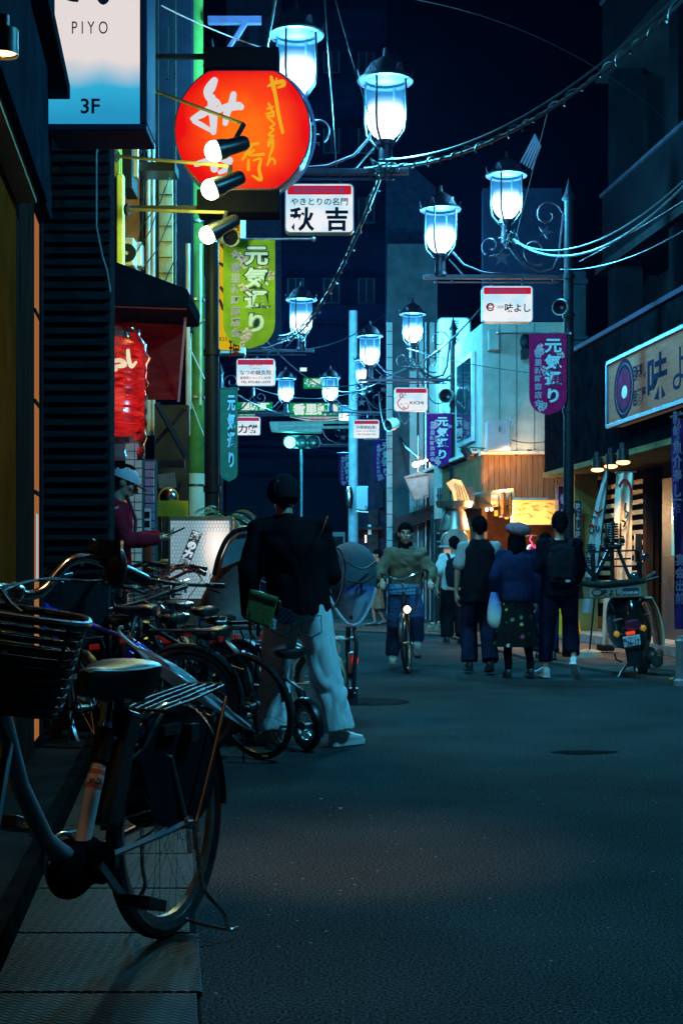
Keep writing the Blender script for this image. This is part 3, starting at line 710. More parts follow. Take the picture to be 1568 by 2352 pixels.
for (a, b_) in (((325, 520), (400, 380)), ((300, 600), (380, 430)), ((310, 640), (400, 480)), ((330, 380), (318, 560)), ((400, 600), (330, 700))):
    w_ = MB().tube([W(a[0], a[1], 13.4), W((a[0] + b_[0]) / 2 + 6, (a[1] + b_[1]) / 2 + 14, 13.3), W(b_[0], b_[1], 13.5)], .006, 5); w_.build('wire', black, fb, True)
# dark awning with red-lit side curtain
aw = thing('shop_awning', 'dark sloping awning with a red-lit side curtain above the paper lantern', 'awning', W(340, 800, 12))
MB().pix([(250, 598), (262, 600), (430, 664), (434, 676), (432, 702), (424, 706), (250, 700)], 11.2, .9).build('roof', mat('black_canvas', (.012, .014, .018), .8, 0, .3, 6, .3), aw)
redc = mat('red_curtain', (.16, .025, .018), .8, 0, .35, 3, .3, 20, stretch=(1, 1, 6))
rings = []
cur = MB()
for i in range(13):
    y = 706 + (918 - 706) * i / 12; rings.append([W(250, y, 12 + .02 * math.sin(i * 2.1)), W(300, y, 12 + .03 * math.sin(i * 1.7 + 1)), W(350, y, 12.02 + .03 * math.sin(i * 2.3)), W(400, y, 12 + .02 * math.sin(i * 1.9)), W(422 - i * .9, y, 12.0)])
vs = [p for r in rings for p in r]; fs = [(i * 5 + j, i * 5 + j + 1, i * 5 + j + 6, i * 5 + j + 5) for i in range(12) for j in range(4)]
cur.add(vs, fs); cur.add([p + Vector((0, .012, 0)) for p in vs], fs); cur.build('side_curtain', redc, aw, True)
MB().bar(W(428, 702, 11.6), W(410, 922, 12), .02, .02).bar(W(256, 700, 11.25), W(428, 706, 11.25), .03, .03).build('awning_rod', mat('pale_rod', (.35, .3, .28), .5), aw)
# struts under awning
st = MB().bar(W(360, 925, 12.5), W(428, 1050, 12.6), .04, .04).bar(W(355, 1066, 12.6), W(425, 1066, 12.6), .06, .06).bar(W(355, 1020, 12.6), W(425, 940, 12.6), .03, .03); st.build('strut', dark_metal, aw)
# red lantern wrapped in clear plastic
ln = thing('paper_lantern', 'glowing red paper lantern wrapped in clear plastic, hanging beside the dark wall', 'lantern', W(275, 1015, 10.8))
d = 10.8; c0 = W(272, 890, d); prof = []
for i in range(41):
    k = i / 40; z = -.38 + .76 * k; r = .165 * (1 - abs(2 * k - 1) ** 4.5) ** .5 + .03
    r += .006 * math.cos(k * 13 * 2 * PI); prof.append((max(r, .04), z))
def lantern_m():
    m = bpy.data.materials.new('lit_red_paper'); m.use_nodes = True; t = m.node_tree; t.nodes.clear()
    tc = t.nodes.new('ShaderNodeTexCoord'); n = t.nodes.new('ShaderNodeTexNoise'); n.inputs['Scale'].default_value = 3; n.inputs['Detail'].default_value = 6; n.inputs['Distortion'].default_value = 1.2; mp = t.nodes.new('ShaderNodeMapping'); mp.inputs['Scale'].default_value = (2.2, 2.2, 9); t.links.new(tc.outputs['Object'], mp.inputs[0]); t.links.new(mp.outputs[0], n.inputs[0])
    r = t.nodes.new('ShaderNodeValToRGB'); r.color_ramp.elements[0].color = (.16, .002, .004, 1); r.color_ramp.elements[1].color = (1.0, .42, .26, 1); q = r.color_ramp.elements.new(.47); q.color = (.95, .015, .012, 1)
    r.color_ramp.elements[0].position = .32; r.color_ramp.elements[1].position = .62  # crumple highlights and dark folds put into the glow colour
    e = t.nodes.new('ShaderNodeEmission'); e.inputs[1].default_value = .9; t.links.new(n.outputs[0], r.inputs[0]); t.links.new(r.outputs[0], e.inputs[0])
    d_ = t.nodes.new('ShaderNodeBsdfGlossy'); d_.inputs[1].default_value = .25; d_.inputs[0].default_value = (.2, .1, .1, 1)
    a = t.nodes.new('ShaderNodeAddShader'); t.links.new(e.outputs[0], a.inputs[0]); t.links.new(d_.outputs[0], a.inputs[1])
    o = t.nodes.new('ShaderNodeOutputMaterial'); t.links.new(a.outputs[0], o.inputs[0]); return m
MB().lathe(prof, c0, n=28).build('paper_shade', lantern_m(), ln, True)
MB().lathe([(.05, .38), (.09, .38), (.09, .42), (.05, .42)], c0, n=18).build('end_ring', black, ln, True); MB().lathe([(.05, -.42), (.09, -.42), (.09, -.38), (.05, -.38)], c0, n=18).build('end_ring', black, ln, True)
br = MB(); kk = d / F
for s in ([(-10, -8, 9), (14, -12, 10), (24, -2, 12), (4, 2, 8)], [(32, -34, 8), (34, -12, 10), (40, 2, 9), (50, -8, 6)], [(-14, 14, 8), (4, 8, 10)]): br.brush(s, W(262, 840, d - .205), kk)
br.build('brush_lettering', emis('cream_light', (1, .82, .55), 1.1), ln)
# crumpled plastic sleeve
rr = random.Random(11); prof = []
pl = MB(); rings = []
for i in range(20):
    k = i / 19; z = -.54 + .98 * k; ring = []
    for j in range(26):
        a = 2 * PI * j / 26; r = .215 - .06 * max(0, .25 - k) - .07 * max(0, k - .85) * 5 + .022 * noise.noise(Vector((math.cos(a) * 2, math.sin(a) * 2, z * 11))) + .012 * math.sin(z * 60 + a * 3)
        ring.append(c0 + Vector((r * math.cos(a), r * math.sin(a), z)))
    rings.append(ring)
pl.loft(rings, False)
def film():
    m = bpy.data.materials.new('clear_plastic_film'); m.use_nodes = True; t = m.node_tree; t.nodes.clear()
    tr = t.nodes.new('ShaderNodeBsdfTransparent'); tr.inputs[0].default_value = (.93, .93, .93, 1); g = t.nodes.new('ShaderNodeBsdfGlossy'); g.inputs[1].default_value = .12
    tl = t.nodes.new('ShaderNodeBsdfTranslucent'); tl.inputs[0].default_value = (.8, .7, .65, 1)
    f = t.nodes.new('ShaderNodeFresnel'); f.inputs[0].default_value = 1.6; mx = t.nodes.new('ShaderNodeMixShader'); m2 = t.nodes.new('ShaderNodeMixShader'); m2.inputs[0].default_value = .10
    t.links.new(tr.outputs[0], m2.inputs[1]); t.links.new(tl.outputs[0], m2.inputs[2])
    t.links.new(f.outputs[0], mx.inputs[0]); t.links.new(m2.outputs[0], mx.inputs[1]); t.links.new(g.outputs[0], mx.inputs[2])
    o = t.nodes.new('ShaderNodeOutputMaterial'); t.links.new(mx.outputs[0], o.inputs[0]); return m
FILM = film()
pl.build('plastic_sleeve', FILM, ln, True)
light('POINT', c0 + Vector((.05, -.26, -.1)), (1, .25, .15), 2.5, ln, .15)
light('POINT', c0 + Vector((.25, .5, .15)), (1, .14, .07), 5, ln, .1)
# orange beaded string and tiled pilasters
tw = thing('tiled_pilaster', 'pale green tiled pilaster behind the man in the white cap', 'pilaster', W(305, 1560, 11.6))
MB().rect(288, 1012, 326, 1560, 11.63, .2).build('mortar', mat('mortar_dark', (.05, .07, .07), .8), tw)
tm = mat('pale_glazed_tile', (.55, .62, .52), .2, 0, .1, 9, .03)
for i in range(27):
    for j, (xa, xb) in enumerate(((289, 308), (310, 324.5))):
        MB().rect(xa, 1018 + i * 19.5, xb, 1018 + i * 19.5 + 17, 11.6, .03).build('tile', tm, tw)
t2 = thing('tiled_pilaster', 'mauve tiled wall strip to the right of the pale green pilaster', 'pilaster', W(340, 1560, 11.8))
MB().rect(326, 1055, 355, 1560, 11.85, .2).build('mortar', mat('mortar_dark', 0), t2)
tm2 = mat('mauve_tile', (.26, .24, .34), .35, 0, .15, 9, .03)
for i in range(25):
    MB().rect(327, 1060 + i * 19.5, 353.5, 1060 + i * 19.5 + 17, 11.82, .03).build('tile', tm2, t2)
pn = MB().rect(328, 1168, 347, 1218, 11.79, .01); nn = thing('posted_notice', 'small white notice with two dark pictures stuck on the mauve tiles', 'notice', W(338, 1218, 11.79)); pn.build('sheet', white_paint, nn)
MB().rect(333, 1175, 344, 1190, 11.785, .004).rect(333, 1196, 344, 1211, 11.785, .004).build('picture', dark_metal, nn)
pn = MB().rect(328, 1232, 350, 1290, 11.79, .01); nn = thing('posted_notice', 'plain pale notice below the one with two pictures', 'notice', W(338, 1290, 11.79)); pn.build('sheet', mat('pale_paper', (.45, .47, .5), .8), nn)
ob = thing('orange_bead_string', 'vertical string of stacked orange beads behind the man in the white cap', 'bead string', W(272, 1430, 10.4))
for i in range(8):
    MB().lathe([(.03, -.045), (.058, -.035), (.066, 0), (.058, .035), (.03, .045)], W(276, 1160 + i * 31, 10.4) , n=16).build('lantern', mat('orange_bead', (.75, .28, .03), .5, 0, .1, 6, 0, emit=(1, .30, .03), es=.25), ob, True)  # stacked orange beads with a faint glow added to their colour
MB().cyl(W(276, 1140, 10.4), W(276, 1400, 10.4), .006, n=6).build('string', black, ob)
# floor lit sign with wire mesh
ss = thing('standing_light_sign', 'bright standing lightbox with honeycomb mesh and a black sticker behind the parked bicycles', 'shop sign', W(460, 1400, 11.4))
d = 11.4
MB().rect(386, 1186, 534, 1620, d, .22).build('case', mat('green_dark_case', (.03, .05, .025), .5), ss, bevel=.01)
def lightface():
    m = bpy.data.materials.new('mesh_lit_face'); m.use_nodes = True; t = m.node_tree; t.nodes.clear()
    g = t.nodes.new('ShaderNodeNewGeometry'); v = t.nodes.new('ShaderNodeVectorMath'); v.operation = 'SUBTRACT'
    p = W(500, 1255, d); v.inputs[1].default_value = p; t.links.new(g.outputs['Position'], v.inputs[0])
    mp = t.nodes.new('ShaderNodeMapping'); mp.inputs['Scale'].default_value = (1.5, 0, .75); t.links.new(v.outputs[0], mp.inputs[0])
    ln_ = t.nodes.new('ShaderNodeVectorMath'); ln_.operation = 'LENGTH'; t.links.new(mp.outputs[0], ln_.inputs[0])
    r = t.nodes.new('ShaderNodeValToRGB'); r.color_ramp.elements[0].position = .0; r.color_ramp.elements[0].color = (1.5, 1.4, 1.3, 1); r.color_ramp.elements[1].position = .34; r.color_ramp.elements[1].color = (.26, .44, .52, 1)
    el = r.color_ramp.elements.new(.15); el.color = (.9, .85, .8, 1); el = r.color_ramp.elements.new(.22); el.color = (.42, .62, .7, 1)
    t.links.new(ln_.outputs[1], r.inputs[0]); e = t.nodes.new('ShaderNodeEmission'); t.links.new(r.outputs[0], e.inputs[0]); e.inputs[1].default_value = 1
    o = t.nodes.new('ShaderNodeOutputMaterial'); t.links.new(e.outputs[0], o.inputs[0]); return m
MB().rect(392, 1196, 527, 1375, d - .006, .005).build('lit_face', lightface(), ss)
hx = MB(); a = 5.0; kk = d / F
for i in range(19):
    for j in range(21):
        x = 394 + i * 7.2 + (3.6 if j % 2 else 0); yy = 1199 + j * 8.6
        if x > 468 and yy > 1222 and (x - 500) ** 2 / 1.1 + (yy - 1265) ** 2 / 5 < 900: continue
        q = [W(x + a * .83 * math.sin(R(60 * n_)), yy + a * math.cos(R(60 * n_)), d - .009) for n_ in range(4)]
        for n_ in range(3): hx.bar(q[n_], q[n_ + 1], .0032, .002, (0, 1, 0))
hx.build('honeycomb_mesh', mat('mesh_wire', (.12, .2, .22), .5, .3), ss, kind='stuff')
st = MB(); cst = W(437, 1262, d - .014); q = Matrix.Rotation(R(-22), 3, 'Y')
st.box(cst, (.085, .003, .31), q.inverted()); stk = st.build('sticker', black, ss)
rgt = q.inverted() @ X; upp = q.inverted() @ Z
MB().text('愛の力譲', cst, .07, rgt, upp, bold=.09, vertical=True, out=.003, w=.07).build('sticker_lettering', white_paint, ss)
light('POINT', W(495, 1250, d - .35), (.85, .95, 1), 9, ss, .15)
# dark planter, yellow board, convex mirror
yb = thing('yellow_board', 'dull yellow board behind the standing lightbox', 'board', W(395, 1180, 13)); MB().rect(362, 1150, 432, 1186, 12.8, .03).build('panel', mat('yellow_board_paint', (.42, .36, .03), .6, 0, .2), yb); MB().rect(366, 1186, 371, 1520, 12.8, .03).rect(424, 1186, 429, 1520, 12.8, .03).build('leg', dark_metal, yb)
yv = thing('yellow_cylinder', 'yellow-green post cover standing left of the standing lightbox', 'post cover', W(376, 1500, 11.5)); MB().cyl(W(379, 1520, 11.6), W(379, 1290, 11.6), .045, n=14).build('tube', mat('yellow_plastic', (.5, .5, .04), .4), yv, True)
MB().cyl(W(379, 1290, 11.6), W(379, 1284, 11.6), .05, .03, 14).build('cap', mat('yellow_plastic', 0), yv, True)
cm = thing('convex_mirror', 'round convex mirror half hidden beside the green pole', 'mirror', W(387, 1145, 13.2))
MB().ball(W(387, 1143, 13.2), (.085, .03, .085), 20, 12).build('mirror', chrome, cm, True); MB().torus(W(387, 1143, 13.2), .088, .008, n=24, m=6).build('rim', mat('orange_rim', (.5, .2, .03), .5), cm, True)
MB().bar(W(387, 1143, 13.24), W(420, 1100, 13.5), .02, .02).build('bracket', dark_metal, cm)
dk = thing('shopfront', 'dark shopfront below the awning struts with a cardboard notice', 'shopfront', W(400, 1500, 13.4))
MB().rect(355, 930, 432, 1580, 13.45, .1).build('panel', mat('dark_wood', (.04, .035, .03), .7, 0, .4, 5, .3), dk); MB().pix([(362, 1090), (400, 1085), (405, 1120), (366, 1122)], 13.35, .05).build('notice', mat('grey_card', (.10, .12, .14), .7), dk)
# palm
pt = thing('potted_palm', 'spiky palm in a pot behind the standing lightbox', 'plant', W(530, 1500, 13.2))
pc = W(520, 1195, 13.2); MB().lathe([(.12, 0), (.17, .32), (.18, .34), (.15, .34), (.13, .30)], (pc.x, 13.2, .0), n=20, cap=True).build('pot', dark_metal, pt, True)
MB().cyl((pc.x, 13.2, .2), (pc.x, 13.2, pc.z - .05), .05, .04, 10).build('trunk', timber, pt, True)
leafm = mat('palm_leaf', (.10, .13, .03), .5, 0, .4, 12, .1)
rp = random.Random(8)
for k in range(15):
    a = 2 * PI * k / 15 + rp.uniform(-.2, .2); L = rp.uniform(.28, .42); up = rp.uniform(.25, .9); lf = MB(); prev = None; pts = []
    for i in range(9):
        s_ = i / 8; r = L * s_; z = up * L * s_ * 1.3 - .55 * L * s_ * s_ * 1.6; pts.append(pc + Vector((r * math.cos(a), r * math.sin(a), z)))
    lf.tube(pts, [.006 * (1 - .7 * i / 8) for i in range(9)], 4)
    sd = Vector((-math.sin(a), math.cos(a), 0))
    for i in range(1, 9):
        for h_ in (0, .5):
            p = pts[i - 1].lerp(pts[i], h_); dd = (pts[i] - pts[i - 1]).normalized()
            for s_ in (-1, 1):
                tip = p + sd * s_ * .11 * (1 - .5 * i / 9) + dd * .10 - Vector((0, 0, .03)); n_ = dd * .008
                lf.add([p - n_, p + n_, tip], [(0, 1, 2)])
    lf.build('frond', leafm, pt)
# ================================================================ utility pole, lit green
up_ = thing('utility_pole', 'thick concrete utility pole lit green, with a pale band, left of the dark lamp pole', 'utility pole', W(449, 1575, 14.6))
gp = mat('green_lit_concrete', (.09, .17, .035), .75, 0, .35, 3, .3, 60)  # floodlight green mixed into the concrete colour
c_ = W(449, 1100, 14.6)
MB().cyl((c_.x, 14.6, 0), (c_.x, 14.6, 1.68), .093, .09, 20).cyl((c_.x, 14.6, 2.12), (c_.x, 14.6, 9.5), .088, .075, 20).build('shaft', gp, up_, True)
MB().cyl((c_.x, 14.6, 1.68), (c_.x, 14.6, 2.12), .094, .092, 20).build('white_band', mat('green_lit_paint', (.5, .55, .42), .6, 0, .1), up_, True)  # white paint tinted with the same green light
w_ = MB().cyl(W(436, 940, 14.45), W(436, 560, 14.45), .018, n=8).cyl(W(460, 930, 14.45), W(460, 560, 14.45), .016, n=8); w_.build('cable_guard', mat('cream_guard', (.55, .6, .36), .5), up_, True)
bd = MB()
for z in (2.0, 2.9, 3.9, 4.7): bd.cyl((c_.x, 14.6, z - .012), (c_.x, 14.6, z + .012), .096, n=20)
bd.build('steel_band', steel, up_, True)
tr = MB().tube([W(*p) for p in [(470, 735, 13.7), (440, 760, 14.4), (436, 800, 14.4), (470, 870, 14.3)]], .007, 6).tube([W(*p) for p in [(430, 900, 14.4), (468, 1000, 14.4)]], .006, 6); tr.build('loose_cable', cream, up_, True)
# cross bars near the top (dark, behind the red sign)
cbm = mat('violet_bar', (.13, .08, .16), .5, .4, .2)
bx = MB().bar(W(478, 47, 14.5), W(600, 47, 14.5), .07, .07).bar(W(540, 90, 14.5), W(565, 50, 14.5), .05, .05).bar(W(500, 150, 14.5), W(558, 60, 14.5), .06, .03); bx.build('cross_bar', cbm, up_)
# ================================================================ round red sign
rs = thing('round_red_sign', 'big glowing red round sign with white and yellow brush characters behind the floodlights', 'shop sign', W(556, 432, 12.5))
d = 12.5; kk = d / F; c0 = W(557, 298, d)
def disc(r, cl):
    return [(c0.x + r * kk * math.cos(R(a)), c0.z + max(-cl * kk, min(cl * kk, r * kk * math.sin(R(a))))) for a in range(0, 360, 5)]
MB().prism([Vector((x, d, z)) for x, z in disc(157, 138)], (0, .22, 0)).build('case', mat('plum_case', (.06, .03, .05), .4, .3), rs, bevel=.004)
MB().torus((c0.x + .03, d + .1, c0.z), 158 * kk, .012, n=60, m=6).build('rim', mat('violet_rim', (.4, .35, .6), .4, .3), rs, True)
def redface():
    m = bpy.data.materials.new('lit_red_acrylic'); m.use_nodes = True; t = m.node_tree; t.nodes.clear()
    g = t.nodes.new('ShaderNodeNewGeometry'); v = t.nodes.new('ShaderNodeVectorMath'); v.operation = 'SUBTRACT'
    v.inputs[1].default_value = (c0.x + .02, d, c0.z - .03); t.links.new(g.outputs['Position'], v.inputs[0])
    n = t.nodes.new('ShaderNodeTexNoise'); n.inputs['Scale'].default_value = 3.5; n.inputs['Detail'].default_value = 1; t.links.new(g.outputs['Position'], n.inputs[0])
    ln_ = t.nodes.new('ShaderNodeVectorMath'); ln_.operation = 'LENGTH'; t.links.new(v.outputs[0], ln_.inputs[0])
    a = t.nodes.new('ShaderNodeMath'); a.operation = 'MULTIPLY_ADD'; a.inputs[1].default_value = .28; t.links.new(n.outputs[0], a.inputs[0]); t.links.new(ln_.outputs[1], a.inputs[2])
    r = t.nodes.new('ShaderNodeValToRGB'); r.color_ramp.elements[0].position = .30; r.color_ramp.elements[0].color = (1.0, .165, .004, 1); r.color_ramp.elements[1].position = .72; r.color_ramp.elements[1].color = (.80, .004, .004, 1)
    el = r.color_ramp.elements.new(.50); el.color = (1.0, .06, .004, 1)
    t.links.new(a.outputs[0], r.inputs[0]); e = t.nodes.new('ShaderNodeEmission'); t.links.new(r.outputs[0], e.inputs[0]); e.inputs[1].default_value = 1.25
    o = t.nodes.new('ShaderNodeOutputMaterial'); t.links.new(e.outputs[0], o.inputs[0]); return m
MB().prism([Vector((x, d - .006, z)) for x, z in disc(153.5, 134.5)], (0, .005, 0)).build('lit_face', redface(), rs)
def zb(px, py): return ((px * .7270 + 560 / 1.0) / 1.7417, py * .7270 / 1.7417)   # photo zoom to photo columns
br = MB()
def st_(l, out=.008):
    q = []
    for x, y, w in l:
        a, b_ = zb(x, y); q.append((a - 557, b_ - 298, w * .4175))
    br.brush(q, (c0.x, d, c0.z), kk, out=out)
st_([(410, 445, 40), (390, 480, 56), (375, 510, 50), (385, 545, 38), (420, 560, 34), (440, 580, 20)])
st_([(395, 540, 46), (400, 600, 50), (405, 660, 44), (405, 730, 30)], .009)
st_([(385, 600, 40), (340, 630, 44), (290, 655, 26)], .010)
st_([(300, 670, 26), (340, 690, 30), (390, 720, 22)], .011)
st_([(515, 520, 34), (505, 570, 40), (480, 620, 40), (470, 680, 30)], .009)
st_([(500, 590, 44), (540, 585, 46), (555, 590, 38)], .010)
st_([(400, 620, 40), (450, 600, 36), (500, 580, 34)], .011)
st_([(310, 905, 30), (360, 890, 34), (420, 870, 34), (490, 885, 46)], .009)
st_([(395, 840, 40), (405, 880, 44), (410, 930, 44)], .010)
st_([(440, 950, 24), (480, 930, 32), (490, 900, 30)], .011)
br.build('white_characters', emis('white_sign_light', (.85, .85, .9), 1.0), rs)
br = MB()
st_([(705, 475, 12), (740, 460, 22), (785, 450, 24), (790, 470, 20), (760, 482, 14)])
st_([(722, 425, 16), (732, 470, 24), (748, 540, 20), (760, 620, 20), (785, 730, 18)], .009)
st_([(752, 432, 8), (748, 450, 12)], .0095)
st_([(700, 600, 10), (728, 590, 14)]); st_([(695, 628, 10), (735, 618, 16)]); st_([(708, 572, 14), (722, 600, 12), (735, 640, 14), (700, 640, 12), (722, 665, 12)], .009)
st_([(722, 665, 12), (738, 685, 12), (715, 705, 10), (735, 715, 12), (708, 745, 12), (735, 750, 12), (710, 775, 12), (708, 805, 14)], .0095)
st_([(708, 805, 12), (732, 770, 12), (728, 820, 16), (716, 850, 12)], .009)
st_([(716, 850, 8), (705, 900, 12), (700, 912, 10), (725, 872, 10), (742, 890, 12), (740, 905, 8)], .0095)
st_([(565, 880, 12), (590, 840, 20), (615, 805, 12)]); st_([(600, 800, 14), (650, 790, 16)], .009); st_([(625, 830, 16), (600, 855, 10), (680, 850, 18)], .0095)
st_([(598, 880, 12), (596, 935, 18)]); st_([(625, 885, 10), (665, 875, 14), (655, 930, 18), (665, 990, 20), (620, 968, 12)], .009)
br.build('yellow_characters', emis('yellow_sign_light', (1.0, .50, .015), 1.0), rs)
MB().rect(452, 434, 641, 487, d + .02, .3).build('mounting_box', mat('matt_black', (.004, .004, .005), .9, 0, .2), rs, bevel=.01); MB().rect(468, 106, 640, 158, d + .03, .25).build('mounting_box', mat('matt_black', 0), rs, bevel=.01)
MB().bar(W(300, 478, d + .15), W(452, 478, d + .15), .04, .04).bar(W(300, 130, d + .15), W(470, 130, d + .15), .04, .04).build('bracket', dark_metal, rs)
# ================================================================ three floodlights on long arms
gold = mat('arm_paint', (.16, .13, .06), .45, .4, .3)
def flood(label, a, b_, hc, dirv, r=.085):
    t = thing('floodlight', label, 'floodlight', a, 'floodlights on long arms')
    MB().cyl(a, b_, .014, n=8).build('arm', gold, t, True)
    MB().cyl(a, Vector(a) + (Vector(b_) - Vector(a)).normalized() * .03, .05, n=12).build('wall_flange', dark_metal, t, True)
    hc = Vector(hc); dv = Vector(dirv).normalized()
    rot = dv.to_track_quat('-Z', 'Y').to_matrix()
    h = MB(); prof = [(r * 1.0, 0), (r * .98, .05), (r * .8, .10), (r * .72, .24), (r * .5, .27), (.001, .275)]
    h.M = Matrix.Translation(hc) @ rot.to_4x4(); h.lathe(prof, n=20); h.M = None
    hd = h.build('hood', black, t, True)
    h = MB(); h.M = Matrix.Translation(hc) @ rot.to_4x4(); h.ball((0, 0, -.03), (r * 1.02, r * 1.02, r * .95), 20, 12); h.build('reflector_bulb', glow('flood_bulb', (.80, 1.0, .70), 3.5), hd, True)
    br = MB().bar(b_, hc - dv * .12, .03, .03); br.build('joint', black, t)
    light('POINT', hc + dv * .13 + Vector((0, .02, 0)), (.85, 1.0, .20), 46, hd, .06)
flood('topmost floodlight, in front of the red round sign', W(338, 202, 12.4), W(560, 285, 11.9), W(500, 345, 11.75), (-.85, -.22, -.30))
flood('middle floodlight, just below the red round sign', W(262, 358, 12.4), W(530, 382, 11.9), W(492, 432, 11.75), (-.85, -.18, -.40))
flood('lowest floodlight, on top of the dark lamp pole', W(290, 481, 12.4), W(520, 488, 12.1), W(484, 536, 11.95), (-.82, -.22, -.50), .075)
h = thing('speaker_horn', 'grey loudspeaker horn beside the lowest floodlight', 'loudspeaker', W(525, 540, 12.9))
def horn(t, c, r, L, dirv, m_):
    dv = Vector(dirv).normalized(); rot = dv.to_track_quat('-Z', 'Y').to_matrix(); q = MB(); q.M = Matrix.Translation(Vector(c)) @ rot.to_4x4()
    q.lathe([(r * .86, .02), (r * .3, L * .6), (.001, L * .62)], n=20); q.M = None; q.build('throat', black, t, True)
    q = MB(); q.M = Matrix.Translation(Vector(c)) @ rot.to_4x4(); q.lathe([(r * .88, .02), (r, 0), (r * .98, L * .5), (r * .8, L * .9), (r * .6, L), (.001, L + .01)], n=20); q.build('shell', m_, t, True)
hm = mat('horn_grey', (.34, .35, .33), .45, 0, .15)
horn(h, W(532, 545, 12.9), .085, .2, (.5, -.85, -.25), hm); MB().bar(W(520, 530, 13.1), W(500, 540, 13.5), .02, .02).build('bracket', dark_metal, h)
h = thing('speaker_horn', 'pale cylindrical loudspeaker on the right pole below the arm', 'loudspeaker', W(1290, 700, 18.1))
horn(h, W(1284, 706, 17.8), .10, .26, (-.3, -.9, -.25), mat('horn_pale', (.5, .55, .55), .45, 0, .15)); MB().bar(W(1290, 690, 18.0), W(1303, 690, 18.3), .02, .02).build('bracket', dark_metal, h)
h = thing('speaker_horn', 'dark loudspeaker on the second right pole beside the tall blue sign', 'loudspeaker', W(1030, 905, 28))
horn(h, W(1022, 909, 27.8), .14, .3, (-.4, -.9, -.1), mat('horn_dark', (.12, .14, .15), .5)); MB().bar(W(1030, 905, 27.9), W(1040, 905, 28.2), .02, .02).build('bracket', dark_metal, h)
h = thing('speaker_horn', 'small pale loudspeaker hanging below the KICHI sign', 'loudspeaker', W(900, 975, 30))
horn(h, W(890, 978, 30), .13, .3, (-.7, -.6, -.3), mat('horn_pale', 0)); MB().bar(W(898, 970, 30.2), W(908, 950, 35.9), .03, .03).build('bracket', dark_metal, h)
# yellow vertical sign behind banner
ysg = thing('yellow_vertical_sign', 'tall lit yellow sign with a telephone number behind the bright green banner', 'shop sign', W(530, 812, 15.4))
d = 15.4
MB().rect(500, 488, 562, 812, d, .18).build('case', mat('cream_case', (.5, .48, .4), .4), ysg, bevel=.01)
MB().rect(503, 491, 553, 804, d - .008, .006).build('lit_face', emis('lit_yellow', (.85, .56, .01), .9), ysg)
kk = d / F
MB().text('韓国家庭料理', W(538, 665, d - .011), 50 * kk, w=26 * kk, bold=.02, vertical=True, pitch=1.1).build('lettering', emis('maroon_print', (.12, .03, .01), .5), ysg)
MB().text('833-7', W(518, 778, d - .011), 13 * kk, w=30 * kk).build('telephone_lettering', emis('maroon_print', 0, 0), ysg)
b = MB()
for s in ([(0, -88, 5), (8, -80, 7)], [(-2, -45, 6), (6, -40, 8)], [(0, 10, 6), (8, 20, 9)], [(-2, 40, 6), (6, 60, 8)]): b.brush(s, W(507, 650, d - .012), kk)
b.build('brush_marks', emis('maroon_print', 0, 0), ysg)
# ================================================================ right restaurant
stone = mat('black_stone_cladding', (.0035, .004, .005), .7, 0, .5, 4, .6, 18)
brick_bump(stone, 2.2, .5, .03, .5)
olive = mat('olive_render', (.20, .16, .05), .85, 0, .25, 4, .3, 60)
rb_ = thing('restaurant', 'dark fronted sushi restaurant with a big sign on the right of the street', 'restaurant', U(6.3, 18, 0))
m = MB(); along(m, 6.23, 6.6, 10, 24, 2.81, 4.54); m.build('fascia', stone, rb_)
m = MB(); along(m, 6.18, 6.7, 10, 24, 4.545, 4.62); m.build('coping', mat('violet_grey_metal', (.03, .02, .04), .6, .2, .2), rb_, bevel=.01)
m = MB(); along(m, 6.2, 8, 10, 24, 2.72, 2.80); m.build('soffit', mat('soffit_olive', (.14, .11, .05), .8, 0, .2), rb_)
m = MB(); along(m, 7.15, 7.3, 10, 24.2, .15, 2.72); m.build('wall', mat('dark_olive_render', (.06, .05, .018), .85, 0, .25, 4, .3, 60), rb_)
MB().rect(1319, 1060, 1372, 1505, 23.2, .2).build('end_wall', olive, rb_)
m = MB(); along(m, 6.35, 8, 9.5, 24, .03, .17); m.build('step', mat('granite_step', (.2, .19, .17), .7, 0, .3, 8, .3, 50), rb_, bevel=.01)
# lit slatted window
wf = MB(); along(wf, 7.0, 7.1, 20.9, 23.6, .4, 2.65); wf = wf.build('window_backing', mat('window_dark', (.02, .015, .01), .6), rb_)
slm = mat('warm_wood_slat', (.42, .20, .09), .5, 0, .3, 5, .2, 30)
for i in range(13):
    m = MB(); z = .62 + i * .152; along(m, 6.93, 6.99, 21.0, 23.45, z, z + .07); m.build('slat', slm, rb_, bevel=.004)
m = MB(); along(m, 6.90, 7.0, 20.85, 21.0, .4, 2.65); m.build('window_post', timber, rb_); m = MB(); along(m, 6.90, 7.0, 23.45, 23.6, .4, 2.65); m.build('window_post', timber, rb_)
# door
dm = MB(); along(dm, 6.98, 7.05, 18.7, 20.4, .17, 2.45); dr = dm.build('door', mat('door_dark', (.03, .03, .035), .4, .3), rb_)
m = MB(); along(m, 6.955, 6.975, 19.35, 19.95, 1.35, 2.3); m.build('door_glass', mat('cyan_glass', (.05, .3, .36), .2, 0, .2, 3, 0, emit=(.02, .30, .38), es=.30), dr)
m = MB(); along(m, 6.93, 6.97, 19.1, 19.13, .9, 1.9); m.build('handle', chrome, dr)
m = MB(); along(m, 6.93, 6.955, 19.5, 19.75, 1.40, 1.8); m.build('silhouette_bottles', black, dr)
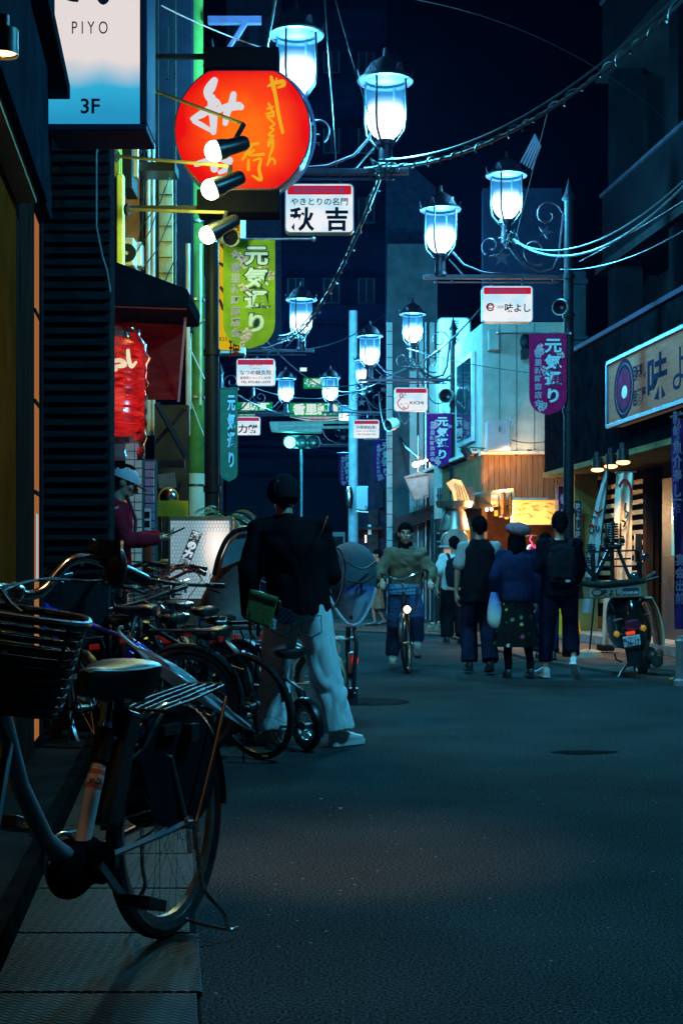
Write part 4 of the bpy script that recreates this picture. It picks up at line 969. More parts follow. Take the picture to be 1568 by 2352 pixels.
# three warm downlights
for i, (px, py, dd, lb_) in enumerate(((1371, 1079, 20.6, 'left'), (1402, 1071, 20.0, 'middle'), (1430, 1062, 19.0, 'right'))):
    p = W(px, py, dd); t = thing('downlight', ['leftmost', 'middle', 'rightmost'][i] + ' of the three lit downlights over the sushi flags', 'downlight', p, 'downlights over the restaurant front')
    MB().lathe([(.075, 0), (.075, .17), (.04, .18), (.04, .26)], p, n=18).build('housing', black, t, True)
    MB().ball(p + Vector((0, 0, .0)), (.095, .095, .035), 18, 8).build('lens', emis('bright_warm_lens', (1, .62, .30), 3.0), t)
    light('SPOT', p + Vector((0, 0, -.06)), (1, .56, .22), 210, t, .04, p + Vector((.0, .0, -1)), 115, .6)
# big sign board
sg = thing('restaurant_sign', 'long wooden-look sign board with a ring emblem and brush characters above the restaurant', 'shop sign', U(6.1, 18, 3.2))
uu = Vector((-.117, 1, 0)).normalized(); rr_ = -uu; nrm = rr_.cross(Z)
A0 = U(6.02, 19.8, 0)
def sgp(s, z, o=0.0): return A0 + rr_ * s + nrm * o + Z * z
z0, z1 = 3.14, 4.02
m = MB(); m.prism([sgp(0, z0), sgp(7, z0), sgp(7, z1), sgp(0, z1)], -nrm * .22); m.build('board', mat('honey_board', (.15, .085, .06), .6, 0, .2, 3, .2, 40, stretch=(1, 1, 6), emit=(.16, .095, .065), es=.45), sg)  # weak warm glow added so the board stays brown under blue lamps
m = MB()
for a, b_ in (((0, z0), (7, z0)), ((0, z1), (7, z1)), ((0, z0), (0, z1))): m.bar(sgp(*a, .0), sgp(*b_, .0), .07, .06)
m.build('frame', mat('blue_white_metal', (.08, .10, .13), .4, .5, .15), sg, bevel=.008)
INKD = mat('sign_ink', (.015, .02, .04), .6, 0, .2); INKP = mat('sign_plum_ink', (.16, .02, .05), .6)
m = MB(); c_ = sgp(.72, 3.58, .004)
def ell(c, rx, rz, n=26): return [c + rr_ * (rx * math.cos(2 * PI * q / n)) + Z * (rz * math.sin(2 * PI * q / n)) for q in range(n)]
def ring(mb, c, rx, rz, k, o):
    a = ell(c + nrm * o, rx, rz); b = ell(c + nrm * o, rx * k, rz * k); n = len(a)
    mb.add(a + b, [(i, (i + 1) % n, n + (i + 1) % n, n + i) for i in range(n)])
ring(m, c_, .43, .40, .86, 0); ring(m, c_, .34, .33, .80, .001); m.build('emblem_ring', INKD, sg)
MB().add(ell(c_ + nrm * .002, .27, .26), [tuple(range(26))]).build('emblem_disc', INKP, sg)
m = MB(); m.add(ell(c_ + nrm * .006 + rr_ * .04 - Z * .05, .12, .085), [tuple(range(26))]).build('emblem_eye', mat('sign_pale', (.6, .45, .35), .6), sg)
m = MB().text('回転寿し', sgp(1.35, 3.72, 0), .22, rr_, Z, w=.52, bold=.03).text('居酒屋', sgp(1.35, 3.40, 0), .22, rr_, Z, w=.52, bold=.03); m.build('small_lettering', INKD, sg)
m = MB().text('味', sgp(2.05, 3.56, 0), .62, rr_, Z, w=.75, bold=.02).text('よ', sgp(2.85, 3.56, 0), .6, rr_, Z, w=.5).text('し', sgp(3.35, 3.60, 0), .66, rr_, Z, w=.42, bold=.01); m.build('brush_lettering', INKD, sg)
m = MB()
for i, s in enumerate(('活魚・寿し', '焼魚・天麩羅', '宴会・出前')): m.text(s, sgp(4.6, 3.82 - i * .25, 0), .19, rr_, Z, w=1.1, bold=.02)
m.build('menu_lettering', INKD, sg)
# apartments above
ap = thing('apartment_building', 'dim concrete apartment block with balconies above the restaurant', 'building', U(6.6, 15, 4.6))
cg = mat('grey_render', (.0045, .005, .006), .85, 0, .25, 2, .3, 40)
dkr = mat('dark_recess', (.03, .034, .04), .8, 0, .2)
m = MB(); along(m, 7.3, 7.6, 4, 22.5, 4.6, 16); m.build('rear_wall', mat('rear_render', (.008, .009, .01), .85, 0, .25, 2, .3, 40), ap)  # rear wall in dark grey render
for z in (5.75, 8.65, 11.55):
    m = MB(); along(m, 6.42, 6.58, 5, 21.4, z, z + 1.0); m.build('balcony_parapet', cg, ap)
    m = MB(); along(m, 6.34, 7.35, 5, 21.5, z - .14, z - .02); m.build('floor_slab', mat('slab_render', (.012, .013, .014), .85, 0, .2), ap)
    m = MB(); along(m, 6.38, 6.62, 5, 21.4, z + 1.0, z + 1.05); m.build('rail', mat('rail_violet', (.03, .025, .035), .6, .1), ap)
for t_ in (21.2, 18.6, 16.0, 13.4, 10.8):
    m = MB(); along(m, 6.45, 6.85, t_ - .35, t_, 4.62, 15); m.build('pillar', cg, ap)
m = MB().rect(1318, 622, 1345, 812, 22.4, .4).rect(1314, 640, 1350, 652, 22.35, .5).rect(1314, 770, 1350, 780, 22.35, .5); m.build('corner_pilaster', mat('pale_pilaster', (.02, .025, .03), .8), ap, bevel=.01)
for t_, z, lb_ in ((17.6, 5.5, 'lower row, left'), (15.2, 5.5, 'lower row, right'), (18.2, 8.4, 'upper row, left'), (15.6, 8.4, 'upper row, middle'), (13.0, 8.4, 'upper row, right')):
    p = U(6.75, t_, z); tt = thing('ceiling_lamp', 'unlit ceiling lamp under a dim balcony slab, ' + lb_, 'ceiling lamp', p, 'unlit balcony ceiling lamps')
    MB().lathe([(.08, .11), (.08, -.02), (.18, -.05), (.18, -.12), (.02, -.17)], p, n=8).build('shade', cg, tt)
m = MB(); along(m, 7.1, 7.2, 13.8, 15.6, 4.7, 5.5); along(m, 7.1, 7.2, 16.4, 18.0, 4.7, 5.6); m.build('door_panel', mat('violet_door', (.10, .10, .13), .7), ap)
# stucco building with timber cladding, corner of the lane
cb = thing('corner_restaurant', 'pale stucco building with warm lit timber cladding at the far right corner', 'building', W(1180, 1465, 25.5))
stuc = mat('pale_stucco', (.34, .35, .30), .9, 0, .15, 4, .5, 45)
MB().rect(1109, 740, 1335, 1036, 25.6, .3).build('front_wall', stuc, cb)
m = MB(); along(m, 5.53, 5.8, 25.62, 31.0, 3.35, 5.62); m.build('side_wall', stuc, cb)
MB().rect(1109, 432, 1290, 738, 25.9, .3).build('upper_wall', mat('blue_grey_render', (.02, .025, .045), .9, 0, .2, 3, .3, 40), cb)
for x in (1146, 1185, 1226): MB().rect(x, 742, x + 1.2, 1034, 25.595, .01).build('joint', dkr, cb)
m = MB().rect(1104, 1036, 1330, 1043, 25.35, .5); along(m, 5.40, 5.8, 25.87, 31, 3.30, 3.36); m.build('ledge', mat('cream_ledge', (.5, .46, .4), .7), cb)
wood = mat('weathered_cedar', (.13, .065, .03), .75, 0, .5, 3, .5, 30, stretch=(14, 14, .8), col2=(.26, .14, .075))
x = 1109.0; k = 0
while x < 1330:
    w_ = 12.6; MB().rect(x, 1044, x + w_ - .9, 1150, 25.5 + (.012 if k % 2 else 0), .06).build('board', wood, cb); x += w_; k += 1
for i in range(14):
    m = MB(); a = 25.56 + i * .30; along(m, 5.50, 5.55, a, a + .285, 2.35, 3.29); m.build('board', wood, cb)
MB().rect(1109, 1150, 1330, 1470, 27.6, .2).build('interior_wall', mat('interior_brown', (.16, .07, .03), .7, 0, .4, 4, .2), cb)
m = MB(); along(m, 5.6, 5.7, 26, 31, .03, 2.35); m.build('side_shutter', mat('brown_shutter', (.12, .07, .045), .7, 0, .3), cb)
# metal canopy, curved, and lit interior bits
m = MB().tube([W(1040, 1148, 27.2), W(1090, 1150, 25.6), W(1130, 1146, 25.1), W(1180, 1140, 25.1)], .10, 10, flat=(.5, 1.5)); m.build('canopy', mat('brass_sheet', (.30, .20, .11), .3, .8, .3, 3, .1), cb, True)
m = MB()
for i in range(11):
    pass
rg = [[W(1143 + 32 * k_ / 8, 1133 + (12 if e_ else 0) + e_ * 38 + 3 * math.sin(k_ * 1.4), 25.0 + .12 * math.sin(k_ * 1.5)) for k_ in range(9)] for e_ in (0, 1)]
m.add(rg[0] + rg[1], [(i, i + 1, 9 + i + 1, 9 + i) for i in range(8)]); m.build('curved_brass_sheet', mat('lit_brass', (.75, .42, .14), .3, .9, .3, 3, .1), cb, True)
MB().rect(1146, 1176, 1170, 1188, 25.2, .05).build('violet_notice', mat('violet_notice', (.25, .18, .32), .6), cb)
ysn = thing('yellow_sign_box', 'warm lit yellow sign box with a leaf relief above the far group of people', 'shop sign', W(1230, 1205, 24.9))
MB().rect(1176, 1144, 1282, 1205, 24.9, .3).build('case', mat('cream_case', 0), ysn)
def goldface():
    m = mat('gold_leaf_face', (.8, .5, .12), .5, 0, .2, 5, .6, 14, emit=(.80, .40, .055), es=.62); return m
MB().rect(1178, 1149, 1281, 1204, 24.89, .008).build('lit_face', goldface(), ysn)
m = MB(); rq = random.Random(4)
for i in range(16):
    cx_, cy_ = 1186 + rq.random() * 86, 1155 + rq.random() * 44; a = rq.uniform(-.7, .7); L = rq.uniform(6, 13)
    m.tube([W(cx_ - L * math.cos(a), cy_ - L * math.sin(a), 24.885), W(cx_, cy_ - 1.5, 24.87), W(cx_ + L * math.cos(a), cy_ + L * math.sin(a), 24.885)], [.002, .012, .002], 5)
m.build('relief_lines', mat('gold_relief', (.6, .33, .08), .5), ysn, kind='stuff')
MB().rect(1176, 1143, 1283, 1148, 24.8, .34).build('cap', steel, ysn)
light('POINT', W(1225, 1225, 24.2), (1, .6, .2), 50, ysn, .2)
# lamps near the oven
tl = thing('twin_spot_lamp', 'pair of small bright warm lamps under the timber cladding', 'lamp', W(1122, 1170, 24.9))
for q, x in enumerate((1117, 1128)): MB().ball(W(x, 1171 - q, 24.9), .028, 12, 8).build('bulb_glass', glow('warm_bulb', (1, .75, .45), 5), tl, True)
MB().bar(W(1112, 1166, 24.95), W(1134, 1166, 24.95), .02, .02).build('bracket', dark_metal, tl)
light('POINT', W(1122, 1178, 24.7), (1, .58, .25), 150, tl, .04)
for x, y, lb_ in ((1139, 1179, 'orange lantern hanging between the brass sheet and the man in the vest'), (1163, 1186, 'orange lantern glimpsed above the beret')):
    t = thing('orange_wall_lantern', lb_, 'lantern', W(x, y + 6, 26)); MB().rect(x - 3.6, y - 6, x + 3.6, y + 6, 26, .06).build('glass', glow('orange_glass', (1, .33, .02), 1.5), t); MB().rect(x - 4.4, y - 8, x + 4.4, y - 6, 25.97, .12).build('top', black, t)
    light('POINT', W(x, y, 25.8), (1, .45, .1), 6, t, .04)
ovn = thing('domed_metal_hood', 'rounded metal oven hood with a chimney cone beside the second right pole', 'oven', W(1048, 1400, 24.4))
hm_ = mat('hood_metal', (.34, .27, .22), .35, .8, .3, 5, .1)
dd = 24.4; c_ = W(1046, 1254, dd)
m = MB(); outl = [(1015, 1290), (1015, 1240), (1021, 1225), (1032, 1217), (1048, 1214), (1064, 1218), (1074, 1230), (1077, 1245), (1077, 1290)]
m.pix(outl, dd, .5); m.build('dome', hm_, ovn, True, bevel=.02)
m = MB(); m.lathe([(.27, 0), (.20, .28), (.16, .36), (.30, .40), (.33, .5)], W(1043, 1218, dd + .3), n=24); m.build('chimney_cone', hm_, ovn, True)
MB().rect(1008, 1253, 1050, 1257, dd - .05, .5).build('shelf', steel, ovn); MB().rect(1020, 1262, 1040, 1282, dd - .02, .03).build('lit_menu', emis('pink_menu', (.75, .42, .28), .9), ovn)
MB().rect(1066, 1217, 1079, 1292, dd + .06, .1).build('lit_reveal', emis('orange_reveal', (.85, .33, .03), .8), ovn)
MB().rect(1016, 1290, 1078, 1455, dd, .5).build('base', mat('brown_shutter', 0), ovn)
# electric box etc
t = thing('meter_cabinet', 'grey meter cabinet on the stucco wall under the hanging signs', 'cabinet', W(1150, 1035, 25.3))
MB().rect(1119, 965, 1172, 1034, 24.9, .45).build('cabinet', mat('cabinet_grey', (.34, .36, .38), .6, 0, .1), t, bevel=.01); MB().rect(1168, 960, 1173, 966, 24.88, .5).build('lip', steel, t)
MB().cyl(W(1184, 1034, 25.4), W(1184, 1046, 25.4), .04, .02, 8).rect(1146, 980, 1148, 992, 24.88, .03).build('lock', dark_metal, t)
t = thing('small_wall_box', 'small pale box high on the stucco wall left of the purple banner rod', 'cabinet', W(1132, 800, 25.4)); MB().rect(1122, 757, 1146, 803, 25.3, .25).build('box', stuc, t, bevel=.01)
t = thing('wall_lamp', 'dark curved lamp on the stucco wall left of the purple banner', 'lamp', W(1200, 790, 25.3)); m = MB().ball(W(1206, 785, 25.3), (.10, .10, .16), 14, 8); m.build('shade', dark_metal, t, True); MB().rect(1198, 800, 1213, 822, 25.2, .2).build('base', dark_metal, t)
# blue window on the side wall
m = MB(); along(m, 5.46, 5.52, 26.2, 27.6, 3.55, 5.2); wn = m.build('window', mat('window_frame_blue', (.35, .4, .42), .4, .4), cb)
m = MB(); along(m, 5.44, 5.455, 26.3, 26.85, 3.65, 5.1); along(m, 5.44, 5.455, 26.95, 27.5, 3.65, 5.1); m.build('pane', mat('night_glass', (.01, .03, .04), .05, 0, 0, 1, 0, spec=.9), wn)
# spotlights lighting the ledge
for x, y, lb_ in ((1075, 1043, 'small floodlight on a bent arm shining on the stucco above the cladding'),):
    t = thing('floodlight', lb_, 'floodlight', W(x, y, 25.9)); m = MB().tube([W(1125, 1040, 25.45), W(1115, 1030, 25.3), W(1080, 1028, 25.3), W(1072, 1036, 25.4)], .012, 6); m.build('arm', dark_metal, t, True)
    m = MB().bar(W(1066, 1032, 25.4), W(1080, 1052, 25.2), .13, .09); m.build('head', dark_metal, t)
for x in (1090, 1150, 1215):
    t = thing('uplight', {1090: 'leftmost', 1150: 'middle', 1215: 'rightmost'}[x] + ' small uplight on the ledge above the timber cladding', 'uplight', W(x, 1036, 25.42), 'uplights on the cladding ledge'); m = MB().box(W(x, 1034, 25.42), (.08, .06, .03)); m.build('body', black, t)
    light('POINT', W(x, 1031, 25.40), (1, .62, .32), 5, t, .03)
light('SPOT', W(1165, 1046, 24.7), (1, .60, .30), 80, cb, .05, W(1165, 1110, 25.5), 150, .8, 'cladding_lamp')
# plaque of split wood
t = thing('carved_wood_sign', 'crooked pale driftwood sign board fixed to the timber cladding', 'shop sign', W(1055, 1150, 25.2))
m = MB().pix([(1024, 1110), (1040, 1100), (1058, 1103), (1082, 1153), (1060, 1160), (1046, 1178), (1038, 1130)], 25.1, .08); m.build('board', mat('driftwood', (.55, .38, .2), .7, 0, .3, 5, .6, 20, stretch=(3, 3, 1)), t)
m = MB()
for i in range(5): m.bar(W(1044 + i * 6, 1110 + i * 2, 25.08), W(1056 + i * 6, 1158 - i * 2, 25.08), .012, .01)
m.build('groove', timber, t, kind='stuff')
MB().rect(1062, 1118, 1089, 1160, 25.35, .06).build('mount', black, t)
light('POINT', W(1050, 1095, 24.6), (1, .6, .25), 10, t, .05)
# tall blue sign
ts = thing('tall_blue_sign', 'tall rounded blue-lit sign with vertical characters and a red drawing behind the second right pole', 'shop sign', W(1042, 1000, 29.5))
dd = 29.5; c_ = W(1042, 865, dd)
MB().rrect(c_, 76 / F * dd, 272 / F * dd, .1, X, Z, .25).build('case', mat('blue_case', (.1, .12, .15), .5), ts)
MB().rrect(c_ - Vector((0, .01, 0)), 70 / F * dd, 266 / F * dd, .09, X, Z, .008).build('lit_face', mat('blue_wash_face', (.5, .6, .7), .5, 0, .1, 2, 0, emit=(.06, .28, .62), es=.62), ts)  # lamp light falling on the face put in as a blue glow
kk = dd / F
MB().text('炭火焼肉', W(1044, 785, dd - .02), 25 * kk, w=20 * kk, vertical=True, bold=.01, pitch=1.05).build('lettering', INKD, ts)
b = MB(); c1 = W(1044, 868, dd - .02)
for s in ([(-10, -20, 5), (-22, 5, 5), (-26, 22, 5), (-10, 30, 5), (10, 30, 5), (25, 18, 5), (26, 5, 4)], [(-15, 10, 4), (-5, 0, 4), (-8, -18, 4), (-18, -5, 4)]): b.brush(s, c1, kk)
b.build('red_drawing', mat('crimson_print', (.5, .01, .09), .6, 0, .1, emit=(.5, .0, .08), es=.25), ts)
b = MB()
for s in ([(-5, 5, 4), (-18, 25, 5)], [(-5, 10, 4), (8, 22, 5)], [(8, 12, 5), (24, 8, 5)], [(0, -28, 5), (8, -10, 5)]): b.brush(s, c1 - Vector((0, .004, 0)), kk)
b.text('EN', W(1052, 885, dd - .025), 11 * kk, bold=.03).text('く', W(1046, 965, dd - .02), 40 * kk, bold=.01); b.build('dark_drawing', INKD, ts)
# ================================================================ buildings left of the second right pole
fb2 = thing('cream_corner_building', 'tall narrow building with cream pilasters, washed blue by lanterns, right of centre', 'building', W(940, 1440, 33))
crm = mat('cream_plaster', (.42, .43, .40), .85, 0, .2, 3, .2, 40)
MB().rect(890, 560, 1004, 1450, 34.0, .4).build('wall', mat('dark_teal_wall', (.06, .075, .08), .85, 0, .3, 3, .2), fb2)  # dark teal wall behind the pilasters
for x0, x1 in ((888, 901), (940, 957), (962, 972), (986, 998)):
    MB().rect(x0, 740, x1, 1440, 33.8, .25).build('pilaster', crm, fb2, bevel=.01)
m = MB()
for yy in range(760, 1300, 30): m.rect(888, yy, 901, yy + 1.5, 33.79, .02)
m.build('joint', dkr, fb2, kind='stuff')
MB().pix([(886, 380), (945, 380), (1000, 430), (1000, 738), (886, 738)], 35, .4).build('upper_wall', mat('slate_wall', (.02, .025, .045), .85, 0, .3), fb2)
for y in (470, 560, 650): MB().rect(905, y, 935, y + 55, 34.9, .1).build('window', mat('night_glass', 0), fb2)
MB().pix([(905, 1190), (995, 1160), (1000, 1188), (905, 1225)], 33, .7).build('awning', dark_metal, fb2)
pl = MB().rect(975, 740, 979, 1440, 33.7, .1).rect(958, 1000, 961, 1300, 33.75, .1); pl.build('downpipe', steel, fb2)
t = thing('framed_signboard', 'tilted white-framed signboard under the warm bracket lamps', 'shop sign', W(965, 1140, 32.5))
m = MB().pix([(928, 1095), (962, 1083), (985, 1088), (982, 1135), (948, 1150)], 32.5, .06); m.build('panel', mat('teal_panel', (.2, .26, .28), .5, 0, .3), t)
m = MB().bar(W(930, 1097, 32.45), W(984, 1088, 32.45), .03, .03).bar(W(930, 1097, 32.45), W(950, 1146, 32.45), .05, .03).bar(W(950, 1148, 32.45), W(984, 1140, 32.45), .04, .03).bar(W(984, 1088, 32.45), W(982, 1138, 32.45), .03, .03); m.build('frame', mat('grey_white_frame', (.22, .22, .22), .6), t)
t = thing('bracket_lamp', 'row of bright warm lamps on a black arm left of the violet banner', 'lamp', W(965, 1065, 31.5))
m = MB()
for x, y, r_ in ((955, 1067, .065), (968, 1062, .045), (978, 1057, .03)): m.ball(W(x, y, 31.5), (r_ * 1.4, r_, r_), 12, 8)
m.build('lit_heads', glow('warm_lamp_head', (1, .72, .42), 4), t, True); MB().tube([W(905, 985, 35), W(935, 1030, 33), W(960, 1050, 31.6)], .03, 6).build('arm', black, t, True)
light('POINT', W(965, 1066, 31.2), (1, .62, .33), 70, t, .08)
t = thing('striped_box_sign', 'pale projecting box sign with dark vertical strokes left of the second right pole', 'shop sign', W(1014, 1190, 29.3))
MB().pix([(998, 1062), (1030, 1052), (1030, 1188), (998, 1192)], 29.3, .25).build('box', stuc, t)
MB().text('寿司処鮨', W(1015, 1139, 29.25), .06, w=.26, bold=.02).build('lettering', INKD, t)
m = MB()
for i in range(5): m.rect(1004 + i * 5, 1121 - i, 1007 + i * 5, 1158 - i * 2, 29.28, .01)
m.build('dark_stroke', INKD, t, kind='stuff')
t = thing('wall_pipes', 'pipes and a small window on the wall under the striped sign', 'pipes', W(1000, 1300, 30)); m = MB().tube([W(1005, 1200, 30), W(1006, 1215, 30), W(1015, 1222, 30)], .03, 8).tube([W(998, 1200, 30), W(998, 1440, 30)], .04, 8); m.build('pipe', steel, t, True); MB().rect(998, 1223, 1012, 1245, 30.1, .05).build('frame', white_paint, t); MB().rect(1001, 1226, 1010, 1242, 30.09, .02).build('pane', mat('night_glass', 0), t)
MB().rect(990, 1180, 1016, 1450, 30.4, .2).build('wall', mat('teal_grey_panel', 0), t)
# utility pole and things by it
t = thing('utility_pole', 'pale blue utility pole in the distance behind the small far banner', 'utility pole', W(811, 1430, 40)); c_ = W(811, 1400, 40)
MB().cyl((c_.x, 40, 0), (c_.x, 40, 8.5), .15, .12, 16).build('shaft', mat('blue_grey_concrete', (.32, .36, .38), .7, 0, .2), t, True)
MB().cyl((c_.x - .02, 39.8, .3), (c_.x - .02, 39.8, 1.6), .08, n=10).build('sleeve', crm, t, True)
t = thing('air_conditioner', 'pale blue wall unit with rounded corners between the far banners', 'air conditioner', W(831, 1170, 37)); MB().rrect(W(831, 1143, 37), 26 / F * 37, 54 / F * 37, .05, X, Z, .3).build('casing', mat('pale_blue_unit', (.4, .5, .55), .5, 0, .05), t); MB().rect(838, 1162, 842, 1165, 36.98, .02).build('badge', black, t); MB().bar(W(818, 1120, 37.1), W(845, 1118, 37.1), .03, .03).bar(W(818, 1174, 37.1), W(845, 1176, 37.1), .03, .03).build('bracket', steel, t)
t = thing('convex_mirror', 'large round traffic mirror seen edge on, on the distant utility pole', 'mirror', W(801, 1140, 39.6)); MB().ball(W(801, 1141, 39.6), (.12, .05, .33), 18, 10).build('mirror', chrome, t, True); MB().bar(W(801, 1165, 39.7), W(811, 1165, 40), .04, .04).build('bracket', dark_metal, t)
db = thing('dark_shophouses', 'dark two storey shophouses behind the far right lamp poles', 'building', W(860, 1440, 42))
MB().rect(818, 960, 892, 1445, 42, .5).build('wall', mat('slate_wall', 0), db); MB().rect(845, 1170, 868, 1440, 41.8, .2).build('pilaster', mat('teal_grey_panel', 0), db); MB().rect(870, 1120, 880, 1165, 41.8, .1).build('window', mat('night_glass', 0), db)
MB().rect(845, 1205, 852, 1228, 41.7, .05).build('lit_notice', mat('cyan_notice', (.2, .5, .5), .5, emit=(.05, .3, .35), es=.5), db)
m = MB().rect(810, 1210, 880, 1216, 41.6, .3); m.build('eave', dark_metal, db)
t = thing('wall_lamp', 'small warm lamp glowing on the dark shophouse at street level', 'lamp', W(840, 1240, 41)); MB().rect(838, 1230, 841, 1246, 41, .1).build('tube', glow('warm_lamp_head', 0, 0), t); light('POINT', W(843, 1240, 40.7), (1, .6, .28), 22, t, .06); MB().rect(836, 1226, 842, 1230, 40.98, .15).build('cap', black, t)

# ================================================================ far centre
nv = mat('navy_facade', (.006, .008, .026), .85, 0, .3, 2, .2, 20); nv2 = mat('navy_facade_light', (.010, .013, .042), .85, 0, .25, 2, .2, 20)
cbd = thing('navy_apartment_building', 'tall dark navy apartment building with balcony bands behind the lanterns', 'building', W(760, 1440, 56))
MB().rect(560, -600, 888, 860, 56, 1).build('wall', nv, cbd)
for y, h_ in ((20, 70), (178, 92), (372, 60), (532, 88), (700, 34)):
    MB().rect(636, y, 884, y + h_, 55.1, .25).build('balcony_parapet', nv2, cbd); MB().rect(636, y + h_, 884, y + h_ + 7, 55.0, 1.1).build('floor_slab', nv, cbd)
for x in (640, 720, 800, 868):
    MB().rect(x, -600, x + 9, 760, 55.4, .4).build('pillar', nv, cbd)
for y in (115, 300, 460, 645):
    for x in (660, 742, 822):
        w_ = MB().rect(x, y - 8, x + 38, y + 52, 55.95, .1).build('window', mat('blue_frame', (.1, .11, .16), .5), cbd); MB().rect(x + 3, y - 5, x + 17.5, y + 49, 55.93, .02).rect(x + 20.5, y - 5, x + 35, y + 49, 55.93, .02).build('pane', mat('night_glass', 0), w_)
m = MB()
for y in (196, 214, 232, 550, 568, 586): m.rect(640, y, 882, y + 1.5, 55.05, .03)
m.build('rail', mat('rail_violet', 0), cbd, kind='stuff')
lb2 = thing('narrow_dark_building', 'narrow dark building between the navy block and the green pole', 'building', W(590, 1440, 44))
MB().rect(520, -500, 646, 800, 46, 1).build('wall', mat('plum_wall', (.04, .03, .05), .85, 0, .3), lb2)
for i in range(9): MB().rect(535 + (i % 3) * 36, 40 + (i // 3) * 190, 557 + (i % 3) * 36, 120 + (i // 3) * 190, 45.8, .1).build('window', mat('violet_glass', (.05, .05, .09), .2), lb2)
gb = thing('dark_station_building', 'wide dark building closing the far end of the street under the green arch sign', 'building', W(670, 1440, 60))
MB().rect(520, 1030, 830, 1450, 60, 1).build('wall', mat('midnight_wall', (.02, .024, .04), .8, 0, .2), gb)
MB().rect(520, 1012, 830, 1022, 58, .4).rect(520, 1034, 830, 1040, 58, .4).rect(520, 1084, 830, 1088, 59, .3).build('beam', nv2, gb)
MB().rect(754, 1222, 792, 1262, 59.7, .1).build('window', white_paint, gb); MB().rect(758, 1232, 788, 1260, 59.65, .05).build('pane', mat('night_glass', 0), gb)
# green arch sign
ga = thing('arch_sign', 'green illuminated arch sign with white characters spanning the far end of the street', 'arch sign', W(690, 975, 50))
dd = 50; kk = dd / F; GR = emis('lit_green', (.0, .50, .12), .75); GW = emis('lit_white_green', (.75, .95, .85), 1.1)
MB().rect(662, 924, 802, 956, dd + .05, .5).rect(542, 922, 627, 944, dd + .05, .4).build('case', dark_metal, ga)
MB().rect(665, 926, 800, 955, dd, .04).rect(545, 924, 625, 943, dd, .04).build('green_face', GR, ga)
MB().text('香里新町', W(728, 940, dd - .02), 26 * kk, w=112 * kk, bold=.05).text('里新町', W(586, 933, dd - .02), 18 * kk, w=64 * kk, bold=.05).build('lettering', GW, ga)
MB().pix([(665, 957), (797, 957), (735, 974)], dd, .1).build('chevron', emis('chevron_white', (.55, .75, .72), .75), ga)
MB().text('商店街', W(730, 963, dd - .02), 11 * kk, w=34 * kk).build('chevron_lettering', INKR, ga)
MB().rect(547, 945, 585, 958, dd, .04).build('lower_panel', emis('green_white_panel', (.3, .9, .55), .8), ga)
MB().bar(W(540, 950, dd + .3), W(830, 950, dd + .3), .2, .2).build('truss', dark_metal, ga)
g2 = thing('green_shop_sign', 'small green and white lit sign above the arch sign', 'shop sign', W(720, 890, 54)); MB().rect(697, 868, 744, 890, 54, .3).build('green_face', GR, g2); MB().text('美術館', W(722, 879, 53.97), 17 * 54 / F, w=40 * 54 / F, bold=.06).build('lettering', GW, g2)
t = thing('window_light', 'small bright lit window high above the arch sign', 'window', W(696, 852, 55)); MB().rect(689, 844, 704, 852, 54.9, .1).build('lit_pane', emis('cold_white', (.6, .95, 1), 1.4), t); MB().rect(687, 842, 706, 844, 54.85, .15).build('hood', dark_metal, t)
for x0, y0, x1, y1, lb_ in ((738, 868, 746, 890, 'lit strip window beside the green shop sign'), (816, 850, 828, 878, 'lit tall window glimpsed behind the lanterns'), (600, 842, 606, 855, 'tiny lit window left of the lanterns'), (1156, 868, 1162, 886, 'greenish lit reflection in the side window'), (1098, 870, 1104, 892, 'green glow in the corner building window')):
    t = thing('lit_window', lb_, 'window', W(x0, y1, 54 if x0 < 900 else 27)); dq = 53.9 if x0 < 900 else 27.0
    if x0 > 1120: bpy.data.objects.remove(t); continue
    MB().rect(x0, y0, x1, y1, dq, .08).build('lit_pane', emis('cold_green', (.25, .9, .75), .8), t); MB().rect(x0 - 1.5, y0 - 1.5, x1 + 1.5, y0, dq - .02, .12).build('frame', dark_metal, t)
# traffic signal
tf = thing('traffic_signal', 'horizontal traffic signal showing a bright cyan-green light, at the far crossing', 'traffic signal', W(692, 1440, 47))
dd = 47; MB().rrect(W(693, 1015, dd), 86 / F * dd, 30 / F * dd, .2, X, Z, .22).build('housing', mat('signal_grey', (.26, .30, .30), .5), tf)
MB().rrect(W(693, 1015, dd - .005), 80 / F * dd, 25 / F * dd, .17, X, Z, .005).build('backplate', black, tf)
for i, x in enumerate((666, 693, 719)):
    if i == 0: MB().ball(W(x, 1016, dd - .03), (.19, .05, .19), 22, 10).build('lit_lens', glow('signal_green', (.30, .95, .88), 2.4), tf, True); light('POINT', W(x, 1016, dd - .35), (.02, .8, .75), 60, tf, .12)
    else: MB().ball(W(x, 1016, dd - .03), (.19, .05, .19), 22, 10).build('lens', mat('dark_lens', (.03, .035, .035), .2), tf, True)
    m = MB(); c_ = W(x, 1016, dd - .03); m.torus(c_ - Vector((0, .14, 0)), .20, .012, n=24, m=5, a0=R(-20), a1=R(200)); m.torus(c_, .20, .015, n=24, m=5); m.build('visor', black, tf, True)
m = MB().cyl((W(692, 0, dd).x, dd + .1, 0), (W(692, 0, dd).x, dd + .1, W(0, 1030, dd).z), .055, n=12); m.build('pole', mat('signal_pole_blue', (.22, .34, .40), .35, .5), tf, True)
lt = thing('street_name_light', 'long pale tube-lit box on a double arm above the traffic signal', 'sign', W(680, 995, 46)); dd = 46
